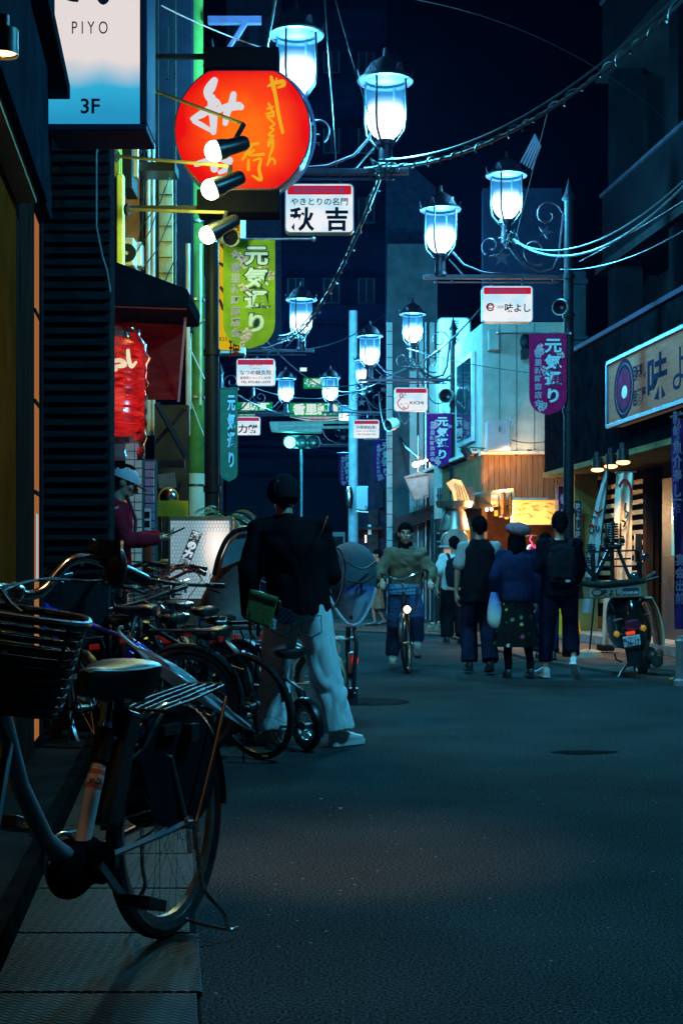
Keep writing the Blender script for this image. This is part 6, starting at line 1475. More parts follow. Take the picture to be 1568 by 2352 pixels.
# big pedal platform nearest the camera
# ---- blue mountain bike with black rack, umbrella on it
cobalt = mat('cobalt_paint', (.02, .06, .85), .28, .2, .15, 6, .01, coat=.6)
hb_ = W(430, 1610, 8.35); bB = bike('blue bicycle with a black rear rack and thick tyre, seen side on behind the nearest', (hb_.x, 8.35, 0), (-.985, .17), -3, r=.335, wb=1.04, frame=cobalt, tyre=.030, bars='flat', rack=True, saddle_z=.90, saddle_x=.30, fender=True, rimm=mat('dark_rim', (.16, .19, .22), .3, .8, .1), crank=200, fendm=mat('black_fender', (.02, .02, .024), .25, 0, .2), saddm=mat('black_saddle_b', (.02, .018, .016), .3), spokes=32, barz=1.02)
q = MB(); q.M = bB[1]; q.tube([(bB[5]['stt'].x, 0, bB[5]['stt'].z - .1), (bB[5]['stt'].x + .05, 0, .55)], .02, 10); q.build('frame_sleeve', cobalt, bB[0], True)
pp_ = W(350, 1535, 8.2); q = MB(); q.text('SCOTT'[:3] + 'O', pp_, .05, (0, 0, -1), (1, 0, 0), bold=.04); q.build('frame_lettering', white_paint, bB[0])
hb_ = W(600, 1632, 8.35)
bC = bike('leaning blue road bicycle with a thin black wheel next to the pale jeans', (hb_.x, 8.35, 0), (-.74, .67), -13, r=.325, wb=1.0, frame=black, tyre=.015, bars='flat', rack=False, fender=False, saddle_z=.78, saddle_x=.28, crank=95, rimm=mat('black_rim', (.02, .02, .022), .3, .5, .1), spokes=20, barz=.92)
q = MB(); q.M = bC[1]; q.box((-.06, .02, .03), (.05, .004, .012)); q.build('yellow_tyre_mark', mat('yellow_mark', (.6, .55, .05), .5), bC[0])
hb_ = W(706, 1700, 8.75)
bD = bike('small wheeled black folding bicycle seen end on behind the leaning road bicycle', (hb_.x, 8.75, 0), (-.55, .83), -4, r=.15 * 1.05, wb=.72, frame=black, tyre=.026, bars='flat', rack=False, fender=True, saddle_z=.62, saddle_x=.2, stand=None, spokes=16, barz=.75)
# ---- row of parked city bicycles behind
par = [
 ('black city bicycle with a wire basket, handlebars in front of the lit standing sign', (430, 1585, 10.0), (-.35, .93), black, 'step', 'swept', 20, (dark_metal, .36, .22, .26, -.16), .84),
 ('city bicycle with a brown sprung saddle between the blue bicycle and the man', (520, 1590, 9.5), (-.55, .83), black, 'step', 'swept', -15, (dark_metal, .36, .22, .26, -.16), .86),
 ('bicycle with tall black flat handlebars crossing the bright standing sign', (395, 1600, 9.9), (.05, -1.0), dark_metal, 'diamond', 'flat', 10, None, .9),
 ('grey bicycle with chrome swept handlebars beside the dark wall', (300, 1620, 9.0), (-.2, .98), steel, 'mixte', 'swept', 35, (steel, .34, .22, .26, -.15), .82),
 ('blue city bicycle with a front basket behind the cobalt one', (350, 1600, 9.4), (-.6, .8), cobalt, 'mixte', 'swept', 0, (steel, .34, .22, .26, -.15), .86),
 ('bicycle with a wide black saddle squeezed in behind the clear umbrella', (455, 1600, 8.9), (-.62, .78), dark_metal, 'step', 'swept', 25, (dark_metal, .36, .22, .26, -.16), .83),
 ('slim dark bicycle directly behind the cobalt one, handlebars turned left', (372, 1600, 8.95), (-.45, .89), black, 'diamond', 'flat', -30, None, .87),
 ('chrome framed bicycle between the brown rain cover and the leaning road bicycle', (565, 1600, 9.6), (-.70, .71), steel, 'mixte', 'swept', 12, (steel, .34, .22, .26, -.15), .80),
 ('dark bicycle wedged against the boarded wall', (205, 1660, 8.2), (-.5, .86), black, 'step', 'swept', 30, None, .84)]
sdb = mat('brown_saddle', (.05, .028, .02), .3, 0, .3, 8, .1)
for i, (lb_, (px, py, d_), f_, fr_, stl, br_, ste, bs_, sz) in enumerate(par):
    p = W(px, py, d_); l = math.hypot(*f_)
    bike(lb_, (p.x, d_, 0), (f_[0] / l, f_[1] / l), -4, r=.32, wb=1.06, frame=fr_, style=stl, bars=br_, steer=ste, basket=bs_, saddle_z=sz, saddm=sdb if i == 1 else None, stand='side', spokes=24, crank=30 + 50 * i)
t_ = par
# clear umbrella stuck through the blue bicycle's rack
um = thing('umbrella', 'closed clear plastic umbrella with a pale curved handle lying across the blue bicycle', 'umbrella', W(430, 1580, 7.9))
a, b_ = W(318, 1492, 7.95), W(574, 1673, 7.55); ax_ = (b_ - a).normalized(); s1 = ax_.cross(Z).normalized(); s2 = s1.cross(ax_); rings = []; rq = random.Random(9)
for i in range(26):
    k = i / 25; r_ = .006 + .040 * math.sin(min(1, k * 3.4) * PI / 2) * (1 - k) ** .75 + .004
    ring = []
    for j in range(20):
        an = 2 * PI * j / 20; f_ = 1 + .42 * math.cos(an * 4 + k * 9) + .15 * noise.noise(Vector((k * 9, an, 2)))
        ring.append(a.lerp(b_, k) + (s1 * math.cos(an) + s2 * math.sin(an)) * r_ * f_)
    rings.append(ring)
def umb():
    m = mat('umbrella_film', (.45, .6, .66), .12, 0, .2, 18, .25, 30, alpha=.8, spec=.9); return m
MB().loft(rings).build('folded_canopy', umb(), um, True)
MB().tube([a - ax_ * .02, b_ + ax_ * .03], .004, 6).cyl(b_ + ax_ * .0, b_ + ax_ * .04, .005, .003, 8).build('shaft', steel, um, True)
MB().tube(smooth([a, W(300, 1478, 7.97), W(283, 1463, 7.98), W(274, 1452, 7.98), W(275, 1443, 7.98), W(283, 1440, 7.98)]), .011, 12).build('handle', mat('pale_teal_plastic', (.42, .58, .58), .35), um, True)
MB().cyl(a - ax_ * .015, a + ax_ * .02, .014, n=12).build('ferrule', steel, um, True)
# ---- child-carrier bicycle right of the man
cp = mat('cream_paint', (.62, .58, .42), .35, 0, .08, 6, .02)
hb_ = W(738, 1600, 10.95)
bF = bike('cream child-carrier electric bicycle with a blue and white rain cover right of the man in pale jeans', (hb_.x, 10.95, 0), (-.80, .60), -2, r=.255, wb=1.10, frame=cp, tyre=.030, bars='swept', rack=False, fender=True, saddle_z=.78, saddle_x=.30, fendm=cp, rimm=mat('pale_rim', (.6, .6, .55), .3, .3), style='step', stand='centre', spokes=28, barz=.95)
F0 = bF[0]; mk = bF[3]; zr = .60
q = mk()
for s in (-1, 1):
    q.tube([(.22, s * .09, zr), (-.28, s * .10, zr)], .011, 8).tube(smooth([(-.20, s * .10, zr), (-.25, s * .10, zr - .03), (-.24, s * .095, zr - .13), (-.10, s * .08, .36), (0, s * .07, .255)]), .010, 8).tube(smooth([(-.02, s * .10, zr), (-.06, s * .10, zr - .04), (-.05, s * .09, zr - .1), (0, s * .07, .255)]), .009, 8)
for x in (.2, .08, -.04, -.16, -.27): q.tube([(x, -.1, zr), (x, .1, zr)], .009, 6)
q.build('carrier_rack', cp, F0, True)
q = mk(); q.box((-.30, 0, .42), (.03, .06, .16)); q.build('rear_mudflap', cp, F0, bevel=.006)
q = mk(); q.ball((-.335, .0, .44), (.02, .026, .036), 14, 8); q.build('tail_reflector', mat('glowing_red_reflector', (.7, .02, .01), .2, 0, 0, 1, 0, emit=(1, .03, .01), es=.9), F0, True)  # light caught by the reflector put in as a red glow
q = mk(); q.cyl((.08, 0, zr + .015), (.08, 0, .86), .13, .15, 20).ball((.08, 0, .90), (.15, .16, .10), 18, 8); q.build('child_seat', mat('deep_green_plastic', (.03, .05, .05), .25, 0, .2), F0, True)
q = MB().tube(smooth([W(728, 1405, 10.7), W(722, 1412, 10.7), W(724, 1428, 10.7)]), .018, 8); q.build('orange_strap', mat('orange_strap', (.75, .2, .02), .6, 0, .1, 6, 0, emit=(.8, .15, 0), es=.15), F0, True)
def cover(F0, cx, cz0, cz1, dq, wmax, dm, m1, m2, ym, name):
    out = []
    for half, mm in ((0, m1), (1, m2)):
        rings = []; n0, n1 = (0, 10) if half == 0 else (10, 22)
        for i in range(n0, n1 + 1):
            k = i / 22; z = cz0 + (cz1 - cz0) * k
            wv = wmax * (.34 + .66 * math.sin(min(1, k * 1.6) * PI / 2)) * (math.sqrt(max(0, 1 - ((k - .68) / .32) ** 2)) if k > .68 else 1); wv = max(wv, .02)
            cxk = cx + dm * (1 - k); ring = []
            for j in range(28):
                a = 2 * PI * j / 28; f_ = 1 + .05 * noise.noise(Vector((math.cos(a) * 2, math.sin(a) * 2, k * 5)))
                ring.append(Vector((cxk + wv * f_ * math.cos(a), dq + wv * 1.15 * f_ * math.sin(a), z)))
            rings.append(ring)
        o = MB().loft(rings, half == 1 or half == 0).build('rain_cover' if half == 0 else 'cover_hood', mm, F0, True)
    return o
def cover_grade():
    m = mat('blue_white_nylon', (.5, .55, .6), .5, 0, 0, 5, .25, 14); t = m.node_tree; b = t.nodes['Principled BSDF']
    g = t.nodes.new('ShaderNodeNewGeometry'); s = t.nodes.new('ShaderNodeSeparateXYZ'); t.links.new(g.outputs['Position'], s.inputs[0])
    mr = t.nodes.new('ShaderNodeMapRange'); mr.inputs[1].default_value = .74; mr.inputs[2].default_value = 1.10; t.links.new(s.outputs[2], mr.inputs[0])
    r = t.nodes.new('ShaderNodeValToRGB'); r.color_ramp.elements[0].color = (.62, .66, .72, 1); r.color_ramp.elements[1].color = (.01, .03, .30, 1)  # white at the bottom, grading to dark blue at the top
    el = r.color_ramp.elements.new(.45); el.color = (.45, .55, .72, 1); el = r.color_ramp.elements.new(.75); el.color = (.03, .10, .55, 1)
    t.links.new(mr.outputs[0], r.inputs[0]); t.links.new(r.outputs[0], b.inputs['Base Color']); return m
c1 = W(810, 1430, 10.9); c2 = W(806, 1244, 10.9); blackn = mat('black_nylon', (.02, .022, .028), .5, 0, .2, 5, .3, 14)
cover(F0, c1.x - .015, c1.z, c2.z, 10.95, .19, .02, cover_grade(), mat('charcoal_nylon', (.11, .13, .15), .6, 0, .25, 5, .35, 12), 0, 'c')
q = MB(); rings = []
for s in (-1,):
    pts = smooth([W(744, 1330, 10.75), W(757, 1372, 10.72), W(782, 1415, 10.70), W(806, 1436, 10.68), W(830, 1425, 10.7), W(852, 1385, 10.72), W(862, 1350, 10.75)]); q.tube(pts, .011, 8)
q.build('pale_rim_tube', mat('pale_piping', (.62, .68, .75), .45), F0, True)
q = MB(); q.tube(smooth([W(745, 1300, 10.75), W(772, 1258, 10.68), W(790, 1290, 10.66), W(786, 1350, 10.66), W(770, 1395, 10.68)]), .009, 6).tube(smooth([W(786, 1280, 10.64), W(812, 1300, 10.62), W(838, 1306, 10.64), W(862, 1290, 10.7)]), .008, 6).tube(smooth([W(788, 1322, 10.68), W(802, 1334, 10.68), W(835, 1338, 10.68), W(860, 1322, 10.7)]), .008, 6).box(W(829, 1352, 10.71), (.022, .01, .10)); q.build('seams', blackn, F0, True)
q = MB(); pts = [W(x, y, 10.78) for x, y in [(748, 1290), (772, 1260), (786, 1295), (783, 1350), (772, 1395), (762, 1360), (746, 1330)]]; q.prism(pts, (0, .1, 0)); q.build('black_side_panel', blackn, F0)
q = MB(); q.ball(W(806, 1418, 10.72), (.014, .008, .020), 12, 8); q.build('eyelet', black, F0, True)
q = MB(); q.tube(smooth([W(812, 1436, 10.75), W(818, 1480, 10.7), W(814, 1530, 10.7), W(812, 1590, 10.7)]), .018, 6).tube(smooth([W(800, 1440, 10.8), W(798, 1500, 10.8), W(806, 1560, 10.8)]), .02, 6).box(W(806, 1600, 10.8), (.10, .1, .13)); q.build('hanging_straps', blackn, F0, True)
q = MB(); q.box(W(815, 1590, 10.73), (.014, .006, .02)); q.build('white_tag', white_paint, F0); q = MB(); q.ball(W(805, 1434, 10.66), .012, 8, 6); q.build('pink_buckle', mat('pink_plastic', (.8, .2, .5), .4, emit=(.8, .2, .5), es=.1), F0)
# ---- child-carrier left of the man, brown cover with a clear window
hb_ = W(560, 1600, 10.6)
bG = bike('child-carrier bicycle under a brown rain cover with a clear window, left of the standing man', (hb_.x, 10.6, 0), (-.55, .83), -2, r=.25, wb=1.08, frame=black, tyre=.028, bars='swept', rack=True, fender=True, saddle_z=.8, saddle_x=.3, style='step', spokes=20)
G0 = bG[0]; brn = mat('brown_nylon', (.27, .17, .15), .65, 0, .3, 5, .5, 9)
rings = []
outl = [(1420, 455, 590), (1400, 458, 590), (1370, 466, 592), (1340, 482, 595), (1315, 492, 598), (1290, 505, 600), (1268, 515, 600), (1245, 525, 598), (1228, 540, 592), (1218, 555, 585)]
for y, x0, x1 in outl:
    a_, b2 = W(x0, y, 10.3), W(x1, y, 10.3); c_ = (a_ + b2) / 2; w_ = (b2 - a_).length / 2; ring = []
    for j in range(26):
        an = 2 * PI * j / 26; f_ = 1 + .10 * noise.noise(Vector((math.cos(an) * 2.5, math.sin(an) * 2.5, y * .02))); ring.append(c_ + Vector((w_ * f_ * math.cos(an), .24 * f_ * math.sin(an), 0)))
    rings.append(ring)
MB().loft(rings).build('rain_cover', brn, G0, True)
MB().prism([W(x, y, 10.03) for x, y in [(508, 1305), (520, 1260), (548, 1228), (580, 1224), (580, 1285), (545, 1290)]], (0, .02, 0)).build('clear_window', mat('cover_window', (.22, .30, .33), .15, 0, .3, 4, .3, 10), G0)
MB().tube(smooth([W(492, 1320, 10.1), W(502, 1280, 10.05), (W(520, 1240, 10.02)), W(545, 1218, 10.0), W(585, 1212, 10.0)]), .018, 8).build('window_hoop', black, G0, True)
# ================================================================ people
def remesh(mb, vox, smooth_it=4, folds=None, name='body', mat_=None, parent=None, label=None, cut=None):
    me = bpy.data.meshes.new('tmp'); me.from_pydata([tuple(p) for p in mb.v], [], mb.f); o = bpy.data.objects.new('tmp', me); COL.objects.link(o)
    bm = bmesh.new(); bm.from_mesh(me); bmesh.ops.recalc_face_normals(bm, faces=bm.faces); bm.to_mesh(me); bm.free()
    r = o.modifiers.new('r', 'REMESH'); r.mode = 'VOXEL'; r.voxel_size = vox; r.use_smooth_shade = True
    if smooth_it: s = o.modifiers.new('s', 'SMOOTH'); s.iterations = smooth_it; s.factor = .5
    m2 = bpy.data.meshes.new_from_object(o.evaluated_get(bpy.context.evaluated_depsgraph_get()))
    bpy.data.objects.remove(o); bpy.data.meshes.remove(me)
    if folds:
        amp, fx, fz, seed = folds[:4]; nn = [v.normal.copy() for v in m2.vertices]
        for v, n in zip(m2.vertices, nn):
            p = v.co; k = noise.noise(Vector((p.x * fx + seed, p.y * fx, p.z * fz + 3 * noise.noise(Vector((p.x * 3, p.y * 3, p.z * 2 + seed)))))) 
            k2 = noise.noise(Vector((p.x * fx * 2.2 + seed, p.y * fx * 2.2, p.z * fz * 2.5 - seed)))
            v.co = p + n * amp * (1.1 * (abs(k) * 2 - .5) + .4 * k2)
    m2.name = name; m2.materials.clear()
    if mat_: m2.materials.append(mat_)
    m2.polygons.foreach_set('use_smooth', [True] * len(m2.polygons))
    ob = bpy.data.objects.new(name, m2); COL.objects.link(ob); ob.parent = parent; ORG[ob.name] = Vector()
    if label: ob['label'] = label
    return ob
def cap(mb, a, b, ra, rb, n=12, fl=(1, 1)):
    a = Vector(a); b = Vector(b); d = (b - a); L = d.length; d.normalize(); pts = []; rs = []
    for i in range(4): k = i / 4; pts.append(a - d * ra * math.cos(k * PI / 2)); rs.append(max(.002, ra * math.sin(k * PI / 2)))
    pts.append(a); rs.append(ra); pts.append(b); rs.append(rb)
    for i in range(1, 5): k = i / 4; pts.append(b + d * rb * math.sin(k * PI / 2)); rs.append(max(.002, rb * math.cos(k * PI / 2)))
    mb.tube(pts, rs, n, True, False, fl); return mb
def oval(mb, rings, n=20):                           # rings (z, cx, cy, rx, ry)
    mb.loft([[Vector((cx + rx * math.cos(2 * PI * j / n), cy + ry * math.sin(2 * PI * j / n), z)) for j in range(n)] for z, cx, cy, rx, ry in rings]); return mb
def hand(mb, wr, dirv, palmn, s=1.0, curl=.5, thumb=1):
    d = Vector(dirv).normalized(); n = Vector(palmn); n = (n - d * n.dot(d)).normalized(); w = d.cross(n) * thumb
    wr = Vector(wr); k = wr + d * .085 * s
    for i, (o, L, dl) in enumerate(((.030, .070, 0), (.010, .078, .004), (-.010, .072, .002), (-.028, .056, -.006))):
        cap(mb, wr + w * o * .5 * s, k + w * o * s + d * dl * s, .017 * s, .0125 * s, 8)
        p = k + w * o * s + d * dl * s; a = 0
        for seg in (.45, .32, .23):
            a += curl * .75; q = p + (d * math.cos(a) + n * math.sin(a)) * L * seg * s; cap(mb, p, q, .0088 * s, .0080 * s, 7); p = q
    t0 = wr + d * .02 * s + w * .022 * s; t1 = t0 + (d * .6 + w * .7 + n * .35).normalized() * .042 * s; t2 = t1 + (d * .85 + w * .15 + n * .5).normalized() * .034 * s
    cap(mb, t0, t1, .013 * s, .0105 * s, 8); cap(mb, t1, t2, .0102 * s, .0085 * s, 8)
SKIN = mat('skin', (.42, .24, .17), .5, 0, .12, 9, .1, 120); HAIR = mat('black_hair', (.006, .005, .005), .56, 0, .3, 40, .6, 160, stretch=(1, 1, .25))
def person(label, loc, rz, H=1.72, J=None, female=False, vox=.010, hair=True, top=None, trousers=None, shoes=None, skirt=None, head_rot=(0, 0, 0), curl=.45, hand_s=1.0, bare_arm=False, group=None, build_=1.0, long_hair=False, face=False, hairm=None, hands=True):
    """local frame: the person looks along +Y; x right. J overrides joints (metres for a 1.72 m body, scaled to H)."""
    k = H / 1.72; t = thing('person', label, 'person', (0, 0, 0), group); b = build_
    j = dict(pelvis=(0, 0, .93), chest=(0, 0, 1.25), neck=(0, -.01, 1.45), head=(0, .01, 1.60), shL=(-.175, 0, 1.395), shR=(.175, 0, 1.395), elL=(-.215, -.02, 1.12), elR=(.215, -.02, 1.12), wrL=(-.225, .04, .87), wrR=(.225, .04, .87),
             hiL=(-.09, 0, .92), hiR=(.09, 0, .92), knL=(-.10, .02, .50), knR=(.10, .02, .50), anL=(-.10, -.02, .09), anR=(.10, -.02, .09), toL=(0, .16, -.045), toR=(0, .16, -.045), hdL=(0, .02, -1), hdR=(0, .02, -1), paL=(1, .2, 0), paR=(-1, .2, 0))
    if J: j.update(J)
    V = {q: Vector(v) for q, v in j.items()}
    for q in V:
        if q[:2] not in ('to', 'hd', 'pa'): V[q] = V[q] * k
    cw = (.88 if female else 1.0) * b
    m = MB(); hd = V['head']; HR = Matrix.Rotation(R(head_rot[2]), 3, 'Z') @ Matrix.Rotation(R(head_rot[0]), 3, 'X')
    def hp_(x, y, z): return hd + HR @ (Vector((x, y, z)) * k)
    m.ball(hd + HR @ Vector((0, -.01 * k, .02 * k)), (.077 * k, .097 * k, .100 * k), 20, 14, HR)
    m.ball(hp_(0, .02, -.045), (.060 * k, .070 * k, .072 * k), 16, 10, HR)
    m.ball(hp_(0, .045, -.095), (.030 * k, .032 * k, .022 * k), 12, 8, HR)
    cap(m, hp_(0, .088, .01), hp_(0, .108, -.028), .010 * k, .014 * k, 8)
    cap(m, hp_(-.014, .088, -.062), hp_(.014, .088, -.062), .009 * k, .009 * k, 8)
    cap(m, hp_(-.045, .078, .028), hp_(.045, .078, .028), .010 * k, .010 * k, 8)
    for s in (-1, 1):
        m.ball(hp_(s * .080, -.008, -.005), (.010 * k, .022 * k, .034 * k), 10, 8, HR); m.ball(hp_(s * .045, .06, -.02), (.024 * k, .024 * k, .022 * k), 10, 8, HR)
    cap(m, V['neck'] - Vector((0, 0, .06 * k)), hp_(0, -.015, -.06), .056 * k * cw, .052 * k * cw, 14)
    P, C = V['pelvis'], V['chest']
    def mid(a, q, f): return a.lerp(q, f)
    n_ = V['neck']
    oval(m, [(P.z - .08 * k, P.x, P.y, .13 * k * cw, .10 * k), (P.z, P.x, P.y, .155 * k * cw, .11 * k), (mid(P, C, .5).z, mid(P, C, .5).x, mid(P, C, .5).y, .125 * k * cw, .09 * k), (C.z, C.x, C.y, .15 * k * cw, .105 * k), (mid(C, n_, .6).z, mid(C, n_, .6).x, mid(C, n_, .6).y, .15 * k * cw, .085 * k), (n_.z - .02 * k, n_.x, n_.y, .07 * k, .055 * k)])
    for s, q in (('L', -1), ('R', 1)):
        cap(m, V['sh' + s], V['el' + s], .046 * k * cw, .036 * k * cw); cap(m, V['el' + s], V['wr' + s], .037 * k * cw, .025 * k * cw)
        cap(m, mid(C, n_, .5), V['sh' + s], .07 * k * cw, .05 * k * cw)
        cap(m, V['hi' + s], V['kn' + s], .078 * k * cw, .052 * k * cw); cap(m, V['kn' + s], V['an' + s], .05 * k * cw, .034 * k * cw)
        if hands: hand(m, V['wr' + s], V['hd' + s], V['pa' + s], k * hand_s, curl, -q if q > 0 else 1)
        cap(m, V['an' + s] - Vector((0, 0, .03)), V['an' + s] + V['to' + s] * .8, .034 * k, .026 * k)
    remesh(m, vox, 2, None, 'body', SKIN, t)
    # clothes
    if top:
        tm_, T = top; g = MB(); e = T.get('e', .02); hem = T.get('hem', .84) * k; wd = T.get('w', 1.0)
        zs = [hem, hem + .03 * k, P.z + .06 * k, mid(P, C, .5).z, C.z, mid(C, n_, .55).z, n_.z - .02 * k]
        ws = [.165, .172, .17, .165, .185, .18, .085]; ds = [.125, .13, .125, .12, .135, .115, .07]
        hw = T.get('hemw', 1.0)
        rg = []
        for i, z in enumerate(zs):
            f = min(1, max(0, (z - P.z) / (n_.z - P.z))); cc = P.lerp(n_, f) if z > P.z else P
            cc = P.lerp(C, min(1, max(0, (z - P.z) / (C.z - P.z)))) if z < C.z else C.lerp(n_, (z - C.z) / (n_.z - C.z))
            rg.append((z, cc.x, cc.y, (ws[i] * cw * wd * (hw if i < 2 else 1)) * k + e * .5, ds[i] * k * wd * (hw if i < 2 else 1) + e * .5))
        oval(g, rg, 28)
        for s in 'LR':
            a, el, wr = V['sh' + s], V['el' + s], V['wr' + s]; r0, r1, r2 = T.get('sl', (.072, .062, .048)); sl = T.get('len', 1.0)
            cap(g, mid(C, n_, .66), a + Vector((0, 0, -.012 * k)), .062 * k, (r0 * .86) * k)
            a = a + Vector((-.018 * k if s == 'R' else .018 * k, 0, -.035 * k))
            if sl > .5:
                cap(g, a, el, r0 * .92 * k, r1 * k, 16); e2 = el.lerp(wr, (sl - .5) * 2 * .96); cap(g, el, e2, r1 * k, r2 * k, 16)
            else: cap(g, a, a.lerp(el, sl * 2), r0 * k, r1 * k, 16)
        if T.get('collar'): g.torus(n_ + Vector((0, 0, .0)), .064 * k, .018 * k, 'Z', 20, 8)
        remesh(g, T.get('vox', vox * 1.15), T.get('sm', 3), T.get('folds', (.008, 6, 4, 1.0)), 'top', tm_, t, T.get('label'))
    if trousers:
        tm_, T = trousers; g = MB(); r0, r1, r2 = T.get('r', (.10, .085, .075)); wz = T.get('waist', .98) * k
        oval(g, [(wz, P.x, P.y, .152 * k * cw, .11 * k), (P.z - .02 * k, P.x, P.y, .172 * k * cw, .128 * k), (P.z - .12 * k, P.x, P.y, .165 * k * cw, .125 * k)], 28)
        for s, q in (('L', -1), ('R', 1)):
            h_, kn, an = V['hi' + s], V['kn' + s], V['an' + s]; e_ = kn.lerp(an, T.get('len', .95)); 
            h2 = h_ + Vector((q * .002, 0, -.06 * k)); g.tube([h2 + Vector((0, 0, .05)), h2.lerp(kn, .5), kn, kn.lerp(e_, .5), e_], [r0 * k, (r0 + r1) / 2 * k, r1 * k, (r1 + r2) / 2 * k, r2 * k], 18)
        remesh(g, T.get('vox', vox * 1.15), T.get('sm', 3), T.get('folds', (.010, 7, 4, 5.0)), 'trousers', tm_, t, T.get('label'))
    if skirt:
        sm_, T = skirt; g = MB(); z0 = T.get('hem', .45) * k; z1 = 1.0 * k; rings = []
        for i in range(15):
            f = i / 14; z = z1 + (z0 - z1) * f; w_ = (.14 + (T.get('w', .24) - .14) * f) * k; rings.append([Vector((P.x + w_ * (1 + .07 * f * math.sin(a * 9)) * math.cos(a), P.y + w_ * .8 * (1 + .07 * f * math.sin(a * 9 + 1)) * math.sin(a), z)) for a in [2 * PI * q / 54 for q in range(54)]])
        g.loft(rings, False); g.build('skirt', sm_, t, True)
    if shoes:
        for s, q in (('L', -1), ('R', 1)):
            a = V['an' + s]; d = Vector(V['to' + s]); d.z = 0; L = d.length; d.normalize(); pitch = Vector(V['to' + s]).z; sd = Vector((d.y, -d.x, 0)); up = (d * 0 + Vector((0, 0, 1)))
            f3 = (d * math.cos(math.atan2(pitch + .045, L)) + up * math.sin(math.atan2(pitch + .045, L))).normalized(); u3 = sd.cross(f3).normalized()
            heel = a - up * .09 * k * 0 - f3 * .055 * k - u3 * (.085 * k); rings = []
            for x, w_, h_ in ((0, .024, .06), (.01, .034, .085), (.05, .037, .10), (.10, .038, .085), (.16, .044, .062), (.21, .046, .05), (.25, .040, .042), (.272, .02, .026)):
                ring = []
                for jn in range(14):
                    an_ = 2 * PI * jn / 14; yy = w_ * math.copysign(abs(math.cos(an_)) ** .7, math.cos(an_)); zz = h_ * (.5 + .5 * math.copysign(abs(math.sin(an_)) ** .7, math.sin(an_)))
                    ring.append(heel + f3 * x * k + sd * yy * k + u3 * (zz + .014) * k)
                rings.append(ring)
            g = MB().loft(rings); sh_ = g.build('shoe', shoes[0], t, True)
            rings = []
            for x, w_ in ((-.004, .026), (.01, .038), (.05, .040), (.12, .040), (.18, .048), (.23, .046), (.27, .032), (.282, .012)):
                rings.append([heel + f3 * x * k + sd * (c_ * w_) * k + u3 * (z_ * k) for c_, z_ in ((-1, 0), (1, 0), (1, .026), (-1, .026))])
            MB().loft(rings).build('sole', shoes[1] if len(shoes) > 1 else shoes[0], sh_)
    hm_ = hairm or HAIR
    if hair:
        g = MB(); g.ball(hd + HR @ Vector((0, -.018 * k, .035 * k)), (.086 * k, .105 * k, .100 * k), 22, 14, HR)
        cap(g, hp_(0, -.085, .0), hp_(0, -.075, -.05), .045 * k, .035 * k)
        for s in (-1, 1): cap(g, hp_(s * .055, -.04, .01), hp_(s * .058, -.05, -.03), .035 * k, .025 * k)
        if long_hair:
            cap(g, hp_(0, -.06, .0), hp_(0, -.09, -.17), .08 * k, .075 * k, fl=(1.15, .7))
            for s in (-1, 1): cap(g, hp_(s * .06, -.02, -.02), hp_(s * .075, -.03, -.16), .04 * k, .035 * k)
        remesh(g, vox * .9, 1, (.006, 26, 14, 2.0), 'hair', hm_, t)
    if face:
        ey = mat('eye_dark', (.02, .015, .012), .1)
        for s in (-1, 1):
            g = MB(); g.ball(hp_(s * .031, .083, .008), (.012 * k, .006 * k, .006 * k), 10, 6, HR); g.build('eye', ey, t, True)
            g = MB(); g.tube([hp_(s * .015, .098, .030), hp_(s * .033, .094, .036), hp_(s * .050, .080, .030)], .0035 * k, 5); g.build('eyebrow', HAIR, t, True)
        g = MB(); g.tube([hp_(-.022, .094, -.060), hp_(0, .101, -.058), hp_(.022, .094, -.060)], .004 * k, 5); g.build('lips', mat('lips', (.3, .12, .1), .5), t, True)
    t.location = loc; t.rotation_euler = (0, 0, R(rz))
    MT['_last'] = None
    return t, V, k, hp_, HR
def on(t, mbb, name, mat_, smooth=True, parent=None, label=None):
    loc, rot = t.location.copy(), t.rotation_euler.copy(); return mbb.build(name, mat_, parent or t, smooth, label)
def G(px, py):                                       # ground point under a photo position
    d = CH * F / (py - HY); return Vector(((px - CX) / F * d, d, 0))
def ch(d_): return d_
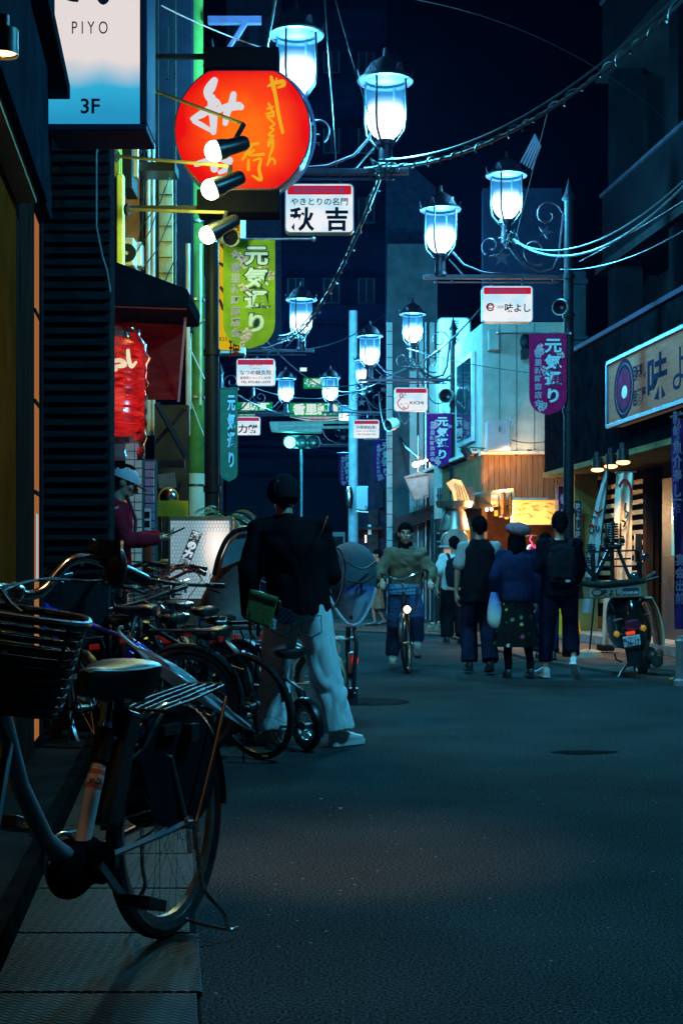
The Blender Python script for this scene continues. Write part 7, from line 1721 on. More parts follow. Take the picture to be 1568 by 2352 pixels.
# ---- man in pale jeans
denim = mat('pale_denim', (.74, .84, .86), .85, 0, .18, 3.5, .35, 180, col2=(.88, .93, .93))
blk = mat('black_knit', (.010, .010, .012), .9, 0, .3, 6, .35, 140); char = mat('charcoal_hem', (.05, .06, .07), .85, 0, .2, 8, .3, 160)
white_l = mat('white_leather', (.72, .72, .72), .45, 0, .08, 6, .05); white_s = mat('white_rubber', (.78, .78, .76), .5, 0, .05)
mp = Vector(((664 - CX) / F * 9.0, 9.0, 0))
Mn = person('man in a black cap, black jumper and wide pale jeans, standing with his back turned', mp, 0, 1.74, vox=.0085,
    J=dict(pelvis=(.06, 0, .90), chest=(.03, -.02, 1.25), neck=(-.02, -.01, 1.43), head=(-.035, .03, 1.565), shL=(-.20, -.01, 1.37), shR=(.20, -.01, 1.37), elL=(-.245, -.04, 1.10), elR=(.245, .02, 1.08), wrL=(-.25, .03, .82), wrR=(.20, .26, 1.05), hdL=(.03, .05, -1), paL=(1, .1, 0), hdR=(-.3, 1, .1), paR=(-1, 0, -.2),
           hiL=(-.045, 0, .90), hiR=(.145, 0, .90), knL=(-.075, .06, .50), knR=(.215, .0, .50), anL=(-.095, .02, .09), anR=(.30, -.02, .09), toL=(-.10, .15, -.045), toR=(.12, .12, -.045)),
    hair=True, top=(blk, dict(e=.03, w=1.10, hem=.82, hemw=.98, sl=(.084, .082, .054), folds=(.012, 5, 3.5, 1.0), collar=True, sm=4)),
    trousers=(denim, dict(r=(.110, .106, .108), len=.99, folds=(.014, 9, 4.5, 5.0), waist=.97, sm=2)), shoes=(white_l, white_s), curl=.35, hand_s=1.0)
T, V, k, hp_, HR = Mn
# cap
g = MB(); rings = []
for i in range(10):
    a = PI / 2 * i / 9; rings.append([hp_(.103 * math.cos(a) * math.cos(q), -.014 + .126 * math.cos(a) * math.sin(q), .022 + .118 * math.sin(a)) for q in [2 * PI * u / 30 for u in range(30)]])
g.loft(rings, False); ball_ = hp_(0, -.014, .141); g.ball(ball_, (.007, .007, .005), 8, 6)
rings = [[hp_(.104 * math.cos(q), -.014 + .127 * math.sin(q), z) for q in [2 * PI * u / 30 for u in range(30)]] for z in (-.012, .024)]
g.loft(rings, False)
cp_ = on(T, g, 'cap', mat('black_cotton', (.014, .015, .018), .9, 0, .2, 10, .3, 150))
g = MB(); br = [hp_(.078 * math.cos(q), .06 + .125 * max(0, math.sin(q)) , .012 - .02 * math.sin(q)) for q in [PI * u / 14 for u in range(15)]]; g.prism(br, (0, 0, .005)); on(T, g, 'cap_brim', MT['black_cotton'], True, cp_)
g = MB()
for u in range(6):
    q = 2 * PI * u / 6; g.tube([hp_(.104 * math.cos(a) * math.cos(q), -.014 + .127 * math.cos(a) * math.sin(q), .022 + .119 * math.sin(a)) for a in [PI / 2 * i / 6 for i in range(7)]], .0016, 4)
on(T, g, 'cap_seam', MT['charcoal_hem'], True, cp_)
g = MB().ball(hp_(-.03, -.112, .085), (.008, .004, .006), 8, 6); on(T, g, 'cap_eyelet', steel, True, cp_)
# undershirt hem, pockets, seams
g = MB(); P = V['pelvis']
rings = []
for z, e in ((.795, .176), (.83, .180), (.88, .182), (.92, .172)):
    rings.append([Vector((P.x + (e + .004 * math.sin(7 * q)) * math.cos(q) * k, P.y + e * .80 * math.sin(q) * k, (z + .012 * math.sin(q * 2 + 1)) * k)) for q in [2 * PI * u / 40 for u in range(40)]])
g.loft(rings, False); on(T, g, 'undershirt', char)
def ring_at(z): pass
stt_ = mat('denim_stitch', (.20, .30, .36), .8); 
def on_back(x, z, off=.004):                         # find the jeans surface behind (x, z)
    from mathutils.bvhtree import BVHTree
    global _bv
    if '_bv' not in globals() or _bv is None:
        jo = [o for o in kids(T) if o.name.startswith('trousers')][0]
        _bv = BVHTree.FromPolygons([v.co for v in jo.data.vertices], [p.vertices for p in jo.data.polygons])
    h = _bv.ray_cast(Vector((x, -1, z)), Vector((0, 1, 0))); return (h[0] + Vector((0, -off, 0))) if h[0] else Vector((x, -.13, z))
for cx_ in (-.045, .145):
    pts2 = [(-.058, .055), (.058, .055), (.062, -.045), (.0, -.078), (-.062, -.045)]
    outl = [on_back(cx_ + a, .765 * k + b_, .003) for a, b_ in pts2]; g = MB()
    for i in range(5):
        a, b_ = pts2[i], pts2[(i + 1) % 5]; seg = [on_back(cx_ + a[0] + (b_[0] - a[0]) * u / 6, .765 * k + a[1] + (b_[1] - a[1]) * u / 6, .002) for u in range(7)]; g.tube(seg, .0028, 5)
    seg = [on_back(cx_ + x, .765 * k + z, .002) for x, z in [(-.055, .02), (-.02, .035), (0, .008), (.02, .035), (.055, .02)]]; g.tube(seg, .002, 5)
    on(T, g, 'back_pocket', stt_)
g = MB(); g.tube([on_back(.052, z / 100 * k, .001) for z in range(90, 74, -1)], .0022, 4); on(T, g, 'seat_seam', stt_)
# green bag, phone, wallet
gl = mat('green_leather', (.10, .16, .045), .38, 0, .25, 5, .3, 60)
bg_ = thing('shoulder_bag', 'small green leather shoulder bag hanging at the left hip of the man in pale jeans', 'bag', (0, 0, 0)); bg_.location = mp
def bagpt(px, py, d): return W(px, py, d) - mp
g = MB(); q = [(574, 1352), (640, 1372), (620, 1444), (561, 1422)]; g.prism([bagpt(x, y, 8.73) for x, y in q], (0, .07, 0)); g.build('pouch', gl, bg_, bevel=.012)
g = MB(); g.prism([bagpt(x, y, 8.722) for x, y in [(575, 1362), (636, 1382), (634, 1388), (573, 1368)]], (0, .01, 0)); g.build('zip', black, bg_)
g = MB(); g.prism([bagpt(x, y, 8.722) for x, y in [(568, 1398), (571, 1398), (570, 1412), (567, 1411)]], (0, .006, 0)).prism([bagpt(x, y, 8.722) for x, y in [(575, 1401), (578, 1402), (577, 1414), (574, 1413)]], (0, .006, 0)); g.build('metal_tab', mat('brass_tab', (.6, .5, .2), .3, .8), bg_)
g = MB(); sp_ = smooth([bagpt(636, 1372, 8.76), bagpt(660, 1340, 8.77), bagpt(700, 1290, 8.75), bagpt(735, 1230, 8.78), bagpt(752, 1185, 8.9)]); g.tube(sp_, .008, 6, flat=(1.6, .5)); g.build('strap', black, bg_, True)
g = MB().tube([bagpt(640, 1378, 8.75), bagpt(644, 1395, 8.74)], .005, 6).torus(bagpt(641, 1385, 8.75), .012, .003, n=14, m=5); g.build('hook', chrome, bg_, True)
ph = thing('phone', 'pale phone tucked beside the green bag', 'phone', (0, 0, 0)); ph.location = mp
g = MB(); g.prism([bagpt(x, y, 8.75) for x, y in [(621, 1418), (635, 1424), (632, 1448), (618, 1440)]], (0, .02, 0)); g.build('case', mat('pale_phone', (.55, .62, .62), .3), ph, bevel=.003); g = MB().ball(bagpt(625, 1429, 8.75), (.008, .003, .008), 10, 6).ball(bagpt(626, 1437, 8.75), (.007, .003, .007), 10, 6); g.build('lens', black, ph, True)
wl = thing('wallet_pouch', 'dark checked pouch hanging between the green bag and the jeans pocket', 'pouch', (0, 0, 0)); wl.location = mp
def checkm():
    m = mat('checked_canvas', (.04, .05, .08), .6, 0, 0); t_ = m.node_tree; c_ = t_.nodes.new('ShaderNodeTexChecker'); c_.inputs['Scale'].default_value = 55; c_.inputs[1].default_value = (.035, .045, .07, 1); c_.inputs[2].default_value = (.01, .012, .02, 1)
    tc = t_.nodes.new('ShaderNodeTexCoord'); t_.links.new(tc.outputs['Object'], c_.inputs[0]); t_.links.new(c_.outputs[0], t_.nodes['Principled BSDF'].inputs['Base Color']); return m
g = MB(); g.prism([bagpt(x, y, 8.76) for x, y in [(640, 1392), (672, 1403), (678, 1428), (654, 1436), (634, 1424)]], (0, .03, 0)); g.build('pouch', checkm(), wl, bevel=.006)

# ---- generic walkers (heights from the ground row of their feet)
navy = mat('navy_cotton', (.015, .02, .05), .85, 0, .25, 5, .35, 120); navy2 = mat('navy_trousers', (.008, .010, .024), .85, 0, .25, 5, .3, 120)
dkden = mat('dark_denim', (.015, .022, .05), .85, 0, .25, 5, .3, 140); wcot = mat('white_cotton', (.30, .29, .28), .85, 0, .1, 5, .3, 100)
blks = mat('black_shoe', (.014, .014, .015), .4); 
WALK = dict(knL=(-.10, .12, .51), anL=(-.10, .05, .11), knR=(.10, .02, .50), anR=(.10, -.16, .13), toR=(0, .15, -.07))
STAND = {}
def wk(px, py): p = G(px, py); return p
p = wk(1100, 1548)
V1 = person('man with a dark waistcoat over a white short sleeved shirt, walking left of the beret', p, 2, 1.72, J=dict(**WALK, elL=(-.24, -.03, 1.13), wrL=(-.25, .02, .88)), top=(wcot, dict(e=.02, len=.36, sl=(.085, .08, .07))), trousers=(dkden, dict(r=(.10, .095, .09))), shoes=(blks,), vox=.012)
g = MB(); oval(g, [(.78, 0, 0, .20, .15), (.95, 0, 0, .205, .155), (1.2, 0, 0, .21, .16), (1.36, 0, 0, .205, .145), (1.43, 0, 0, .12, .10), (1.47, 0, 0, .08, .08)], 28); remesh(g, .014, 3, (.008, 5, 4, 3), 'waistcoat', blk, V1[0])
g = MB(); g.torus((0, -.0, 1.46), .062, .012, 'Z', 18, 6); on(V1[0], g, 'collar', wcot)
p = wk(1186, 1558)
V2 = person('woman in a grey beret, navy jacket and dark floral skirt carrying a plastic bag', p, 0, 1.60, female=True, J=dict(knL=(-.09, .05, .5), anL=(-.10, -.02, .09), knR=(.12, .02, .5), anR=(.15, -.05, .10), elL=(-.25, -.06, 1.14), wrL=(-.26, .03, .93)), top=(mat('navy_denim_jacket', (.015, .022, .06), .8, 0, .25, 5, .3, 120), dict(e=.03, w=1.18, hem=.86, sl=(.085, .075, .055))),
    skirt=(None, dict(hem=.36, w=.27)), trousers=(blk, dict(r=(.07, .055, .045), len=.98)), shoes=(blks,), vox=.012, long_hair=True)
def floral():
    m = mat('floral_cloth', (.012, .014, .014), .85, 0, 0, 5, .2, 60); t_ = m.node_tree; b = t_.nodes['Principled BSDF']; tc = t_.nodes.new('ShaderNodeTexCoord'); v = t_.nodes.new('ShaderNodeTexVoronoi'); v.inputs['Scale'].default_value = 13
    n = t_.nodes.new('ShaderNodeTexNoise'); n.inputs['Scale'].default_value = 40; t_.links.new(tc.outputs['Object'], n.inputs[0]); va = t_.nodes.new('ShaderNodeMix'); va.data_type = 'RGBA'; va.inputs[0].default_value = .04; t_.links.new(tc.outputs['Object'], va.inputs[6]); t_.links.new(n.outputs[1], va.inputs[7]); t_.links.new(va.outputs[2], v.inputs[0])
    r = t_.nodes.new('ShaderNodeValToRGB'); r.color_ramp.elements[0].position = .22; r.color_ramp.elements[0].color = (1, 1, 1, 1); r.color_ramp.elements[1].position = .30; r.color_ramp.elements[1].color = (0, 0, 0, 1); t_.links.new(v.outputs[0], r.inputs[0])
    c = t_.nodes.new('ShaderNodeValToRGB'); c.color_ramp.interpolation = 'CONSTANT'; e = c.color_ramp.elements; e[0].color = (.012, .014, .014, 1); e[1].position = .45; e[1].color = (.10, .22, .16, 1)
    for pos, col in ((.62, (.55, .5, .12, 1)), (.72, (.5, .08, .12, 1)), (.80, (.45, .5, .5, 1)), (.9, (.03, .05, .04, 1))): q = e.new(pos); q.color = col
    s = t_.nodes.new('ShaderNodeSeparateColor'); t_.links.new(v.outputs['Color'], s.inputs[0]); t_.links.new(s.outputs[0], c.inputs[0])
    mx = t_.nodes.new('ShaderNodeMix'); mx.data_type = 'RGBA'; mx.inputs[6].default_value = (.012, .014, .014, 1); t_.links.new(r.outputs[0], mx.inputs[0]); t_.links.new(c.outputs[0], mx.inputs[7]); t_.links.new(mx.outputs[2], b.inputs['Base Color']); return m
sk = [o for o in kids(V2[0]) if o.name.startswith('skirt')][0]; sk.data.materials.append(floral()) if not sk.data.materials else None
g = MB(); hp2 = V2[3]; g.ball(hp2(.01, -.035, .075), (.135, .135, .072), 24, 12, Matrix.Rotation(R(14), 3, 'X') @ Matrix.Rotation(R(8), 3, 'Y')); remesh(g, .012, 2, (.004, 12, 12, 1), 'beret', mat('grey_wool', (.24, .12, .14), .95, 0, .3, 30, .5, 120), V2[0])
pb = thing('plastic_bag', 'blue and white plastic carrier bag hanging from the hand of the woman in the beret', 'bag', (0, 0, 0)); q0 = G(1186, 1558)
rings = []; dB = q0.y - .02
for y, x0, x1 in ((1352, 1129, 1137), (1365, 1125, 1143), (1385, 1121, 1148), (1405, 1119, 1152), (1420, 1118, 1155), (1433, 1120, 1155), (1441, 1126, 1148), (1444, 1134, 1142)):
    a_, b2 = W(x0, y, dB), W(x1, y, dB); c_ = (a_ + b2) / 2; w_ = (b2 - a_).length / 2; rings.append([c_ + Vector((w_ * (1 + .06 * math.sin(5 * an + y)) * math.cos(an), w_ * .7 * math.sin(an), 0)) for an in [2 * PI * u / 24 for u in range(24)]])
def bagm():
    m = mat('ombre_plastic', (.6, .7, .7), .35, 0, 0, 5, .4, 16); t_ = m.node_tree; b = t_.nodes['Principled BSDF']; g_ = t_.nodes.new('ShaderNodeNewGeometry'); s = t_.nodes.new('ShaderNodeSeparateXYZ'); t_.links.new(g_.outputs['Position'], s.inputs[0])
    mr = t_.nodes.new('ShaderNodeMapRange'); mr.inputs[1].default_value = W(0, 1420, dB).z; mr.inputs[2].default_value = W(0, 1370, dB).z; t_.links.new(s.outputs[2], mr.inputs[0]); r = t_.nodes.new('ShaderNodeValToRGB'); r.color_ramp.elements[0].color = (.62, .72, .66, 1); r.color_ramp.elements[1].color = (.08, .22, .62, 1); t_.links.new(mr.outputs[0], r.inputs[0]); t_.links.new(r.outputs[0], b.inputs['Base Color'])
    b.inputs['Transmission Weight'].default_value = .0; b.inputs['Subsurface Weight'].default_value = .0; return m
MB().loft(rings).build('bag', bagm(), pb, True); MB().tube([W(1131, 1354, dB), W(1130, 1345, dB), W(1134, 1338, dB)], .006, 6).tube([W(1135, 1354, dB), W(1139, 1345, dB), W(1136, 1338, dB)], .006, 6).build('handle', MT['ombre_plastic'], pb, True)
p = wk(1284, 1558)
V3 = person('tall woman with a tied bun, dark backpack, cropped navy trousers and white sneakers', p, 0, 1.74, female=True, J=dict(knL=(-.12, .04, .5), anL=(-.15, -.02, .10), toL=(-.04, .15, -.045), knR=(.13, .10, .52), anR=(.13, -.14, .20), toR=(.04, .12, -.13), elL=(-.24, -.03, 1.14), elR=(.22, .04, 1.14), wrL=(-.22, .10, .95), wrR=(.2, .2, 1.0)),
    top=(mat('black_blue_jacket', (.006, .007, .012), .85, 0, .25, 5, .3, 120), dict(e=.035, w=1.12, hem=.84, sl=(.085, .075, .055))), trousers=(navy2, dict(r=(.10, .085, .07), len=.82)), shoes=(mat('white_sneaker', (.66, .70, .72), .5, 0, .15, 14, .3, 60), white_s), vox=.012)
g = MB(); g.ball(V3[3](0, -.10, -.045), (.055, .05, .055), 16, 10); remesh(g, .010, 1, (.005, 30, 20, 2), 'hair_bun', HAIR, V3[0])
def backpack(lb_, person_, c_, w_, h_, d_, mt, logo=False):
    bpk = thing('backpack', lb_, 'backpack', (0, 0, 0)); bpk.location = person_.location; bpk.rotation_euler = person_.rotation_euler
    g = MB(); g.ball(c_, (w_ * .58, d_ * .62, h_ * .58), 18, 12).box(c_, (w_ * .92, d_ * .8, h_ * .92)); o = remesh(g, .014, 5, (.006, 6, 6, 1), 'bag', mt, bpk)
    for s in (-1, 1):
        g = MB(); a = Vector(c_) + Vector((s * w_ * .28, d_ * .2, h_ * .42)); g.tube(smooth([a, a + Vector((s * .02, .05, .10)), a + Vector((s * .03, .15, .10)), a + Vector((s * .04, .24, -.02)), a + Vector((s * .05, .22, -.2)), a + Vector((s * .04, .1, -.34))]), .018, 8, flat=(1.5, .5)); g.build('strap', mt, bpk, True)
    g = MB(); g.box(Vector(c_) + Vector((0, -d_ * .45, -h_ * .12)), (w_ * .7, d_ * .25, h_ * .45)); g.build('front_pocket', mt, bpk, bevel=.02)
    if logo:
        g = MB(); cc = Vector(c_) + Vector((w_ * .15, -d_ * .62, -h_ * .40)); g.add([cc + Vector((.028 * math.cos(u), 0, .014 * math.sin(u))) for u in [2 * PI * i / 16 for i in range(16)]], [tuple(range(16))]); g.build('oval_logo', mat('silver_logo', (.5, .6, .65), .3, .3), bpk)
    return bpk
bpm = mat('black_backpack', (.014, .015, .018), .6, 0, .25, 8, .3, 80)
backpack('black backpack with a small oval logo on the tall woman with the bun', V3[0], (0, -.19, 1.18), .28, .40, .15, bpm, True)
p = wk(1252, 1530); p = G(1252, 1520)
V4 = person('shorter person in a blue top half hidden between the beret and the bun', p, -8, 1.60, female=True, J=dict(**WALK), top=(navy, dict(e=.03, w=1.1, hem=.8)), trousers=(dkden, dict(r=(.09, .08, .07))), shoes=(blks,), vox=.014)
p = G(1294, 1505)
V5 = person('person ahead whose yellow skirt shows between the legs of the tall woman', p, 0, 1.55, female=True, J=dict(**WALK), top=(navy, dict(e=.03)), skirt=(mat('yellow_cotton', (.62, .58, .05), .8, 0, .2, 6, .2), dict(hem=.32, w=.25)), trousers=(blk, dict(r=(.06, .05, .04))), shoes=(blks,), vox=.016)
for V_, (mm_) in ((V5, 0),):
    pass
p = G(1042, 1480)
V6 = person('person in a white T-shirt with a black drawstring backpack walking away in the distance', p, 5, 1.68, J=dict(**WALK, elL=(-.26, -.03, 1.13), wrL=(-.28, 0, .88)), top=(mat('white_tee', (.66, .62, .58), .85, 0, .1, 5, .3, 100), dict(e=.03, w=1.12, len=.38, sl=(.09, .10, .10), hem=.86)), trousers=(blk, dict(r=(.12, .11, .10))), shoes=(blks,), vox=.014)
backpack('black drawstring backpack on the person in the white T-shirt', V6[0], (.0, -.17, 1.12), .30, .42, .13, bpm)
p = G(866, 1441)
V7 = person('far woman in a black top and patterned skirt, right of the rain cover', p, 90, 1.60, female=True, J=dict(**WALK), top=(blk, dict(e=.02)), skirt=(mat('patterned_skirt', (.12, .09, .06), .8, 0, .6, 30, .2, col2=(.3, .22, .14)), dict(hem=.42, w=.2)), shoes=(blks,), vox=.016)
# ---- man with cap and phone by the dark wall
cpos = W(258, 1600, 10.0); 
V8 = person('man in a white and red cap looking down at his phone beside the dark wall', (cpos.x, 10.0, .22), -82, 1.68, vox=.009, J=dict(neck=(0, .02, 1.43), head=(0, .085, 1.55), elL=(-.20, .10, 1.13), wrL=(-.06, .32, 1.16), elR=(.20, .10, 1.13), wrR=(.05, .31, 1.14), hdL=(.3, .9, .1), hdR=(-.3, .9, .1), paL=(0.2, 0.1, 1), paR=(-.2, .1, 1)), head_rot=(-22, 0, 0),
   top=(mat('crimson_jersey', (.30, .015, .03), .8, 0, .2, 6, .3, 100), dict(e=.02, w=1.05, sl=(.07, .06, .05), folds=(.008, 7, 6, 2))), trousers=(mat('black_jersey_trousers', (.02, .02, .025), .85), dict(r=(.10, .085, .075))), shoes=(blks,), curl=.6)
T8, h8 = V8[0], V8[3]
g = MB(); rings = []
for i in range(10):
    a = PI / 2 * i / 9; rings.append([h8(.095 * math.cos(a) * math.cos(q), -.01 + .116 * math.cos(a) * math.sin(q), .018 + .108 * math.sin(a)) for q in [2 * PI * u / 30 for u in range(30)]])
g.loft(rings, False); cc8 = g.build('cap', mat('white_pink_cotton', (.62, .50, .54), .85, 0, .12, 8, .3, 100), T8, True)
g = MB(); g.prism([h8(.075 * math.cos(q), .085 + .095 * max(0, math.sin(q)), .012 - .012 * math.sin(q)) for q in [PI * u / 14 for u in range(15)]], (0, 0, .006)); g.build('cap_brim', mat('crimson_brim', (.35, .01, .03), .7), cc8, True)
g = MB()
for i, (x, ) in enumerate(((.08,), (-.08,))): g.tube([(x * 1.0, .15, 1.05), (x * 1.1, .165, 1.25), (x * 1.3, .10, 1.42)], .012, 6, flat=(1.6, .5))
g.build('apron_straps', mat('pink_strap', (.55, .4, .42), .7), T8, True)
phn = thing('phone', 'dark phone held in both hands by the man in the white and red cap', 'phone', (0, 0, 0)); phn.location = T8.location; phn.rotation_euler = T8.rotation_euler
g = MB(); g.box((0, .44, 1.165), (.075, .15, .012), Matrix.Rotation(R(25), 3, 'X')); g.build('handset', bplast, phn, bevel=.004)
# ---- cyclist coming towards the camera
cy = G(935, 1546); chd = (-.05, -1.0); l = math.hypot(*chd); cf = (chd[0] / l, chd[1] / l)
hubp = (cy.x - cf[0] * 1.05 + .0, cy.y - cf[1] * 1.05, 0)
bR = bike('black basket bicycle with its headlight lit, ridden towards the camera', hubp, cf, 3, r=.33, wb=1.06, frame=black, style='step', bars='swept', steer=-8, basket=(dark_metal, .38, .25, .28, -.22), saddle_z=.82, stand=None, spokes=28, rimm=mat('bright_rim', (.6, .62, .55), .3, .6), group='bicycles being ridden', crank=80)
q = bR[4](); q.ball((1.06 + .05, .06, .70), (.035, .04, .04), 16, 10); q.build('headlight', glow('warm_headlight', (1, .80, .48), 5), bR[0], True)
lp = bR[2] @ Vector((1.16, .06, .70)); light('SPOT', lp, (1, .75, .4), 25, bR[0], .03, lp + Vector((0, -3, -.9)), 70, .7)
V9 = person('man in glasses and a beige jacket riding a basket bicycle towards the camera', (cy.x, cy.y + .62, 0), 180, 1.72, vox=.009, hair=True, face=True,
   J=dict(pelvis=(0, 0, .90), chest=(0, .07, 1.20), neck=(0, .13, 1.40), head=(0, .17, 1.545), shL=(-.18, .10, 1.345), shR=(.18, .10, 1.345), elL=(-.29, .16, 1.13), elR=(.29, .16, 1.13), wrL=(-.265, .36, 1.0), wrR=(.265, .36, 1.0), hdL=(-.05, 1, -.25), hdR=(.05, 1, -.25), paL=(.1, 0, -1), paR=(-.1, 0, -1),
   hiL=(-.09, 0, .88), hiR=(.09, 0, .88), knL=(-.12, .28, .60), knR=(.13, .14, .50), anL=(-.13, .10, .33), anR=(.14, -.02, .16), toL=(0, .16, -.04), toR=(0, .16, -.04)),
   top=(mat('beige_windbreaker', (.14, .12, .08), .6, 0, .2, 5, .3, 60), dict(e=.03, w=1.08, hem=.90, hemw=1.0, sl=(.085, .080, .070), len=.80, folds=(.016, 7, 6, 4), collar=True)), trousers=(mat('blue_jeans', (.025, .06, .14), .85, 0, .2, 5, .3, 140), dict(r=(.10, .085, .075), len=.96)), shoes=(mat('cream_shoe', (.5, .45, .35), .6),), curl=.9)
T9, h9 = V9[0], V9[3]
g = MB()
for s in (-1, 1): g.torus(h9(s * .032, .102, .005), .022, .0022, 'Y', 18, 5)
g.tube([h9(-.01, .104, .008), h9(.01, .104, .008)], .002, 5)
for s in (-1, 1): g.tube([h9(s * .054, .10, .01), h9(s * .08, .0, .005)], .0022, 5)
g.build('glasses', chrome, T9, True)
oval(g2_ := MB(), [(1.36, 0, .13, .085, .08), (1.42, 0, .13, .082, .078), (1.46, 0, .135, .078, .075)], 20); g2_.build('dark_collar', blk, T9, True)
g = MB(); oval(g, [(.86, 0, 0.02, .20, .15), (.98, 0, .02, .205, .155)], 28); g.build('blue_shirt_hem', mat('blue_shirt', (.10, .28, .45), .8, 0, .2, 6, .3), T9, True)
# ================================================================ delivery scooter seen from behind
D = 14.8; ps_ = lambda x, y, d=D: W(x, y, d)
sc_ = thing('delivery_scooter', 'black delivery scooter parked by the sushi flags with a number plate reading 36-17', 'scooter', W(1468, 1560, D + .3))
gb_ = mat('gloss_black_body', (.015, .017, .018), .14, 0, .1, 4, 0, coat=1); cream_b = mat('cream_body', (.6, .55, .42), .25, 0, .05, 4, 0, coat=1)
m = MB(); m.torus(ps_(1470, 1510, D + .3), .17, .052, 'X', 36, 10); tq = m.build('rear_wheel', rubber, sc_, True); m = MB(); m.lathe([(.001, -.04), (.10, -.04), (.125, -.05), (.125, .05), (.10, .04), (.001, .04)], ps_(1470, 1510, D + .3), 'X', 24); m.build('rim', steel, tq, True)
m = MB(); m.torus(ps_(1478, 1512, D + 1.35), .17, .045, 'X', 30, 8); m.build('front_wheel', rubber, sc_, True)
rings = []
for y, x0, x1, d0, d1 in ((1366, 1418, 1476, -.02, .5), (1385, 1414, 1484, -.05, .75), (1405, 1410, 1492, -.08, .80), (1425, 1410, 1500, -.08, .82), (1448, 1412, 1508, -.05, .85), (1470, 1418, 1510, .0, .85), (1492, 1430, 1506, .08, .8)):
    a_, b2 = ps_(x0, y), ps_(x1, y); c_ = (a_ + b2) / 2; w_ = (b2 - a_).length / 2
    rings.append([Vector((c_.x + w_ * math.copysign(abs(math.cos(q)) ** .8, math.cos(q)), D + (d0 + d1) / 2 + (d1 - d0) / 2 * math.sin(q), c_.z)) for q in [2 * PI * u / 26 for u in range(26)]])
MB().loft(rings).build('body', gb_, sc_, True)
m = MB(); rings = []
for k_, (x, y) in enumerate(((1484, 1372), (1496, 1395), (1504, 1420), (1510, 1450), (1512, 1478))): rings.append([ps_(x, y, D + .22) + Vector((.022 * math.cos(q), .28 * math.sin(q), .012 * math.cos(q))) for q in [2 * PI * u / 14 for u in range(14)]])
m.loft(rings).build('side_panel', cream_b, sc_, True)
m = MB().pix([(1436, 1425), (1466, 1421), (1470, 1446), (1438, 1449)], D - .11, .08); m.build('tail_housing', mat('plum_lens', (.12, .02, .05), .15, 0, .1, 4, 0, coat=.8), sc_, bevel=.02)
MB().pix([(1438, 1452), (1457, 1449), (1458, 1456), (1439, 1459)], D - .14, .05).build('tail_light', mat('tail_red', (.8, .06, .02), .2, 0, 0, 1, 0, emit=(1, .06, .02), es=.8), sc_)
for x, y in ((1415, 1456), (1476, 1442)):
    m = MB().ball(ps_(x, y, D - .08), (.030, .03, .030), 14, 10); o = m.build('turn_signal', mat('amber_lens', (.75, .32, .04), .12, 0, 0, 1, 0, emit=(.8, .3, .03), es=.35), sc_, True); MB().torus(ps_(x, y, D - .08), .032, .006, n=18, m=5).bar(ps_(x, y, D - .05), ps_((x + 1445) / 2, y, D), .02, .02).build('bezel', chrome, o, True)
pl_ = MB().pix([(1429, 1463), (1468, 1457), (1471, 1480), (1433, 1487)], D - .16, .008).build('number_plate', white_paint, sc_, bevel=.002)
ar = Vector((39, 0, 6)).normalized(); uz = Vector((-6, 0, 39)).normalized()
MB().text('36-17', ps_(1453, 1475, D - .165), .075, ar, uz, w=.135, bold=.03).text('寝屋川市', ps_(1451, 1465, D - .165), .03, ar, uz, w=.09).text('む', ps_(1435, 1478, D - .165), .028, ar, uz).build('plate_number', mat('plate_green_ink', (.01, .04, .10), .5), pl_)
MB().pix([(1430, 1468), (1437, 1467), (1438, 1474), (1431, 1475)], D - .163, .002).build('plate_mark', mat('blue_ink', (.05, .1, .4), .5), pl_)
MB().pix([(1434, 1488), (1470, 1483), (1476, 1525), (1442, 1532)], D - .05, .03).build('mudguard', bplast, sc_, bevel=.01)
m = MB().cyl(ps_(1508, 1520, D - .05), ps_(1512, 1500, D + .5), .062, .05, 16).cyl(ps_(1508, 1521, D - .07), ps_(1508, 1520, D - .04), .03, n=12); m.build('muffler', mat('muffler_grey', (.10, .10, .10), .35, .7), sc_, True)
m = MB().ball(ps_(1492, 1505, D + .15), (.07, .16, .09), 16, 10).cyl(ps_(1486, 1470, D + .05), ps_(1478, 1512, D + .1), .018, n=8).cyl(ps_(1440, 1470, D + .05), ps_(1452, 1515, D + .1), .018, n=8)
for i in range(9): m.torus(ps_(1485 - i * .8, 1474 + i * 3.6, D + .06 + i * .005), .026, .005, 'Z', 14, 5)
m.build('engine_and_shocks', mat('engine_metal', (.16, .16, .15), .4, .7, .3, 10, .1), sc_, True)
m = MB().tube([ps_(1415, 1452, D), ps_(1408, 1410, D + .1), ps_(1404, 1420, D + .05)], .010, 6).tube([ps_(1408, 1425, D), ps_(1432, 1420, D), ps_(1480, 1412, D), ps_(1492, 1408, D)], .010, 6).tube([ps_(1402, 1385, D), ps_(1410, 1405, D), ps_(1420, 1400, D + .1)], .008, 6); m.build('grab_rail', steel, sc_, True)
m = MB().tube([ps_(1440, 1525, D + .4), ps_(1425, 1545, D + .35), ps_(1420, 1556, D + .3)], .014, 6).tube([ps_(1410, 1500, D + .2), ps_(1414, 1515, D + .2), ps_(1426, 1520, D + .3)], .01, 6); m.build('stand', steel, sc_, True)
MB().loft([[ps_(1447, y, D + .45) + Vector((w_ * math.cos(q), .28 * math.sin(q), 0)) for q in [2 * PI * u / 18 for u in range(18)]] for y, w_ in ((1384, .12), (1378, .14), (1370, .14), (1365, .10))]).build('seat', mat('seat_vinyl', (.015, .015, .016), .3), sc_, True)
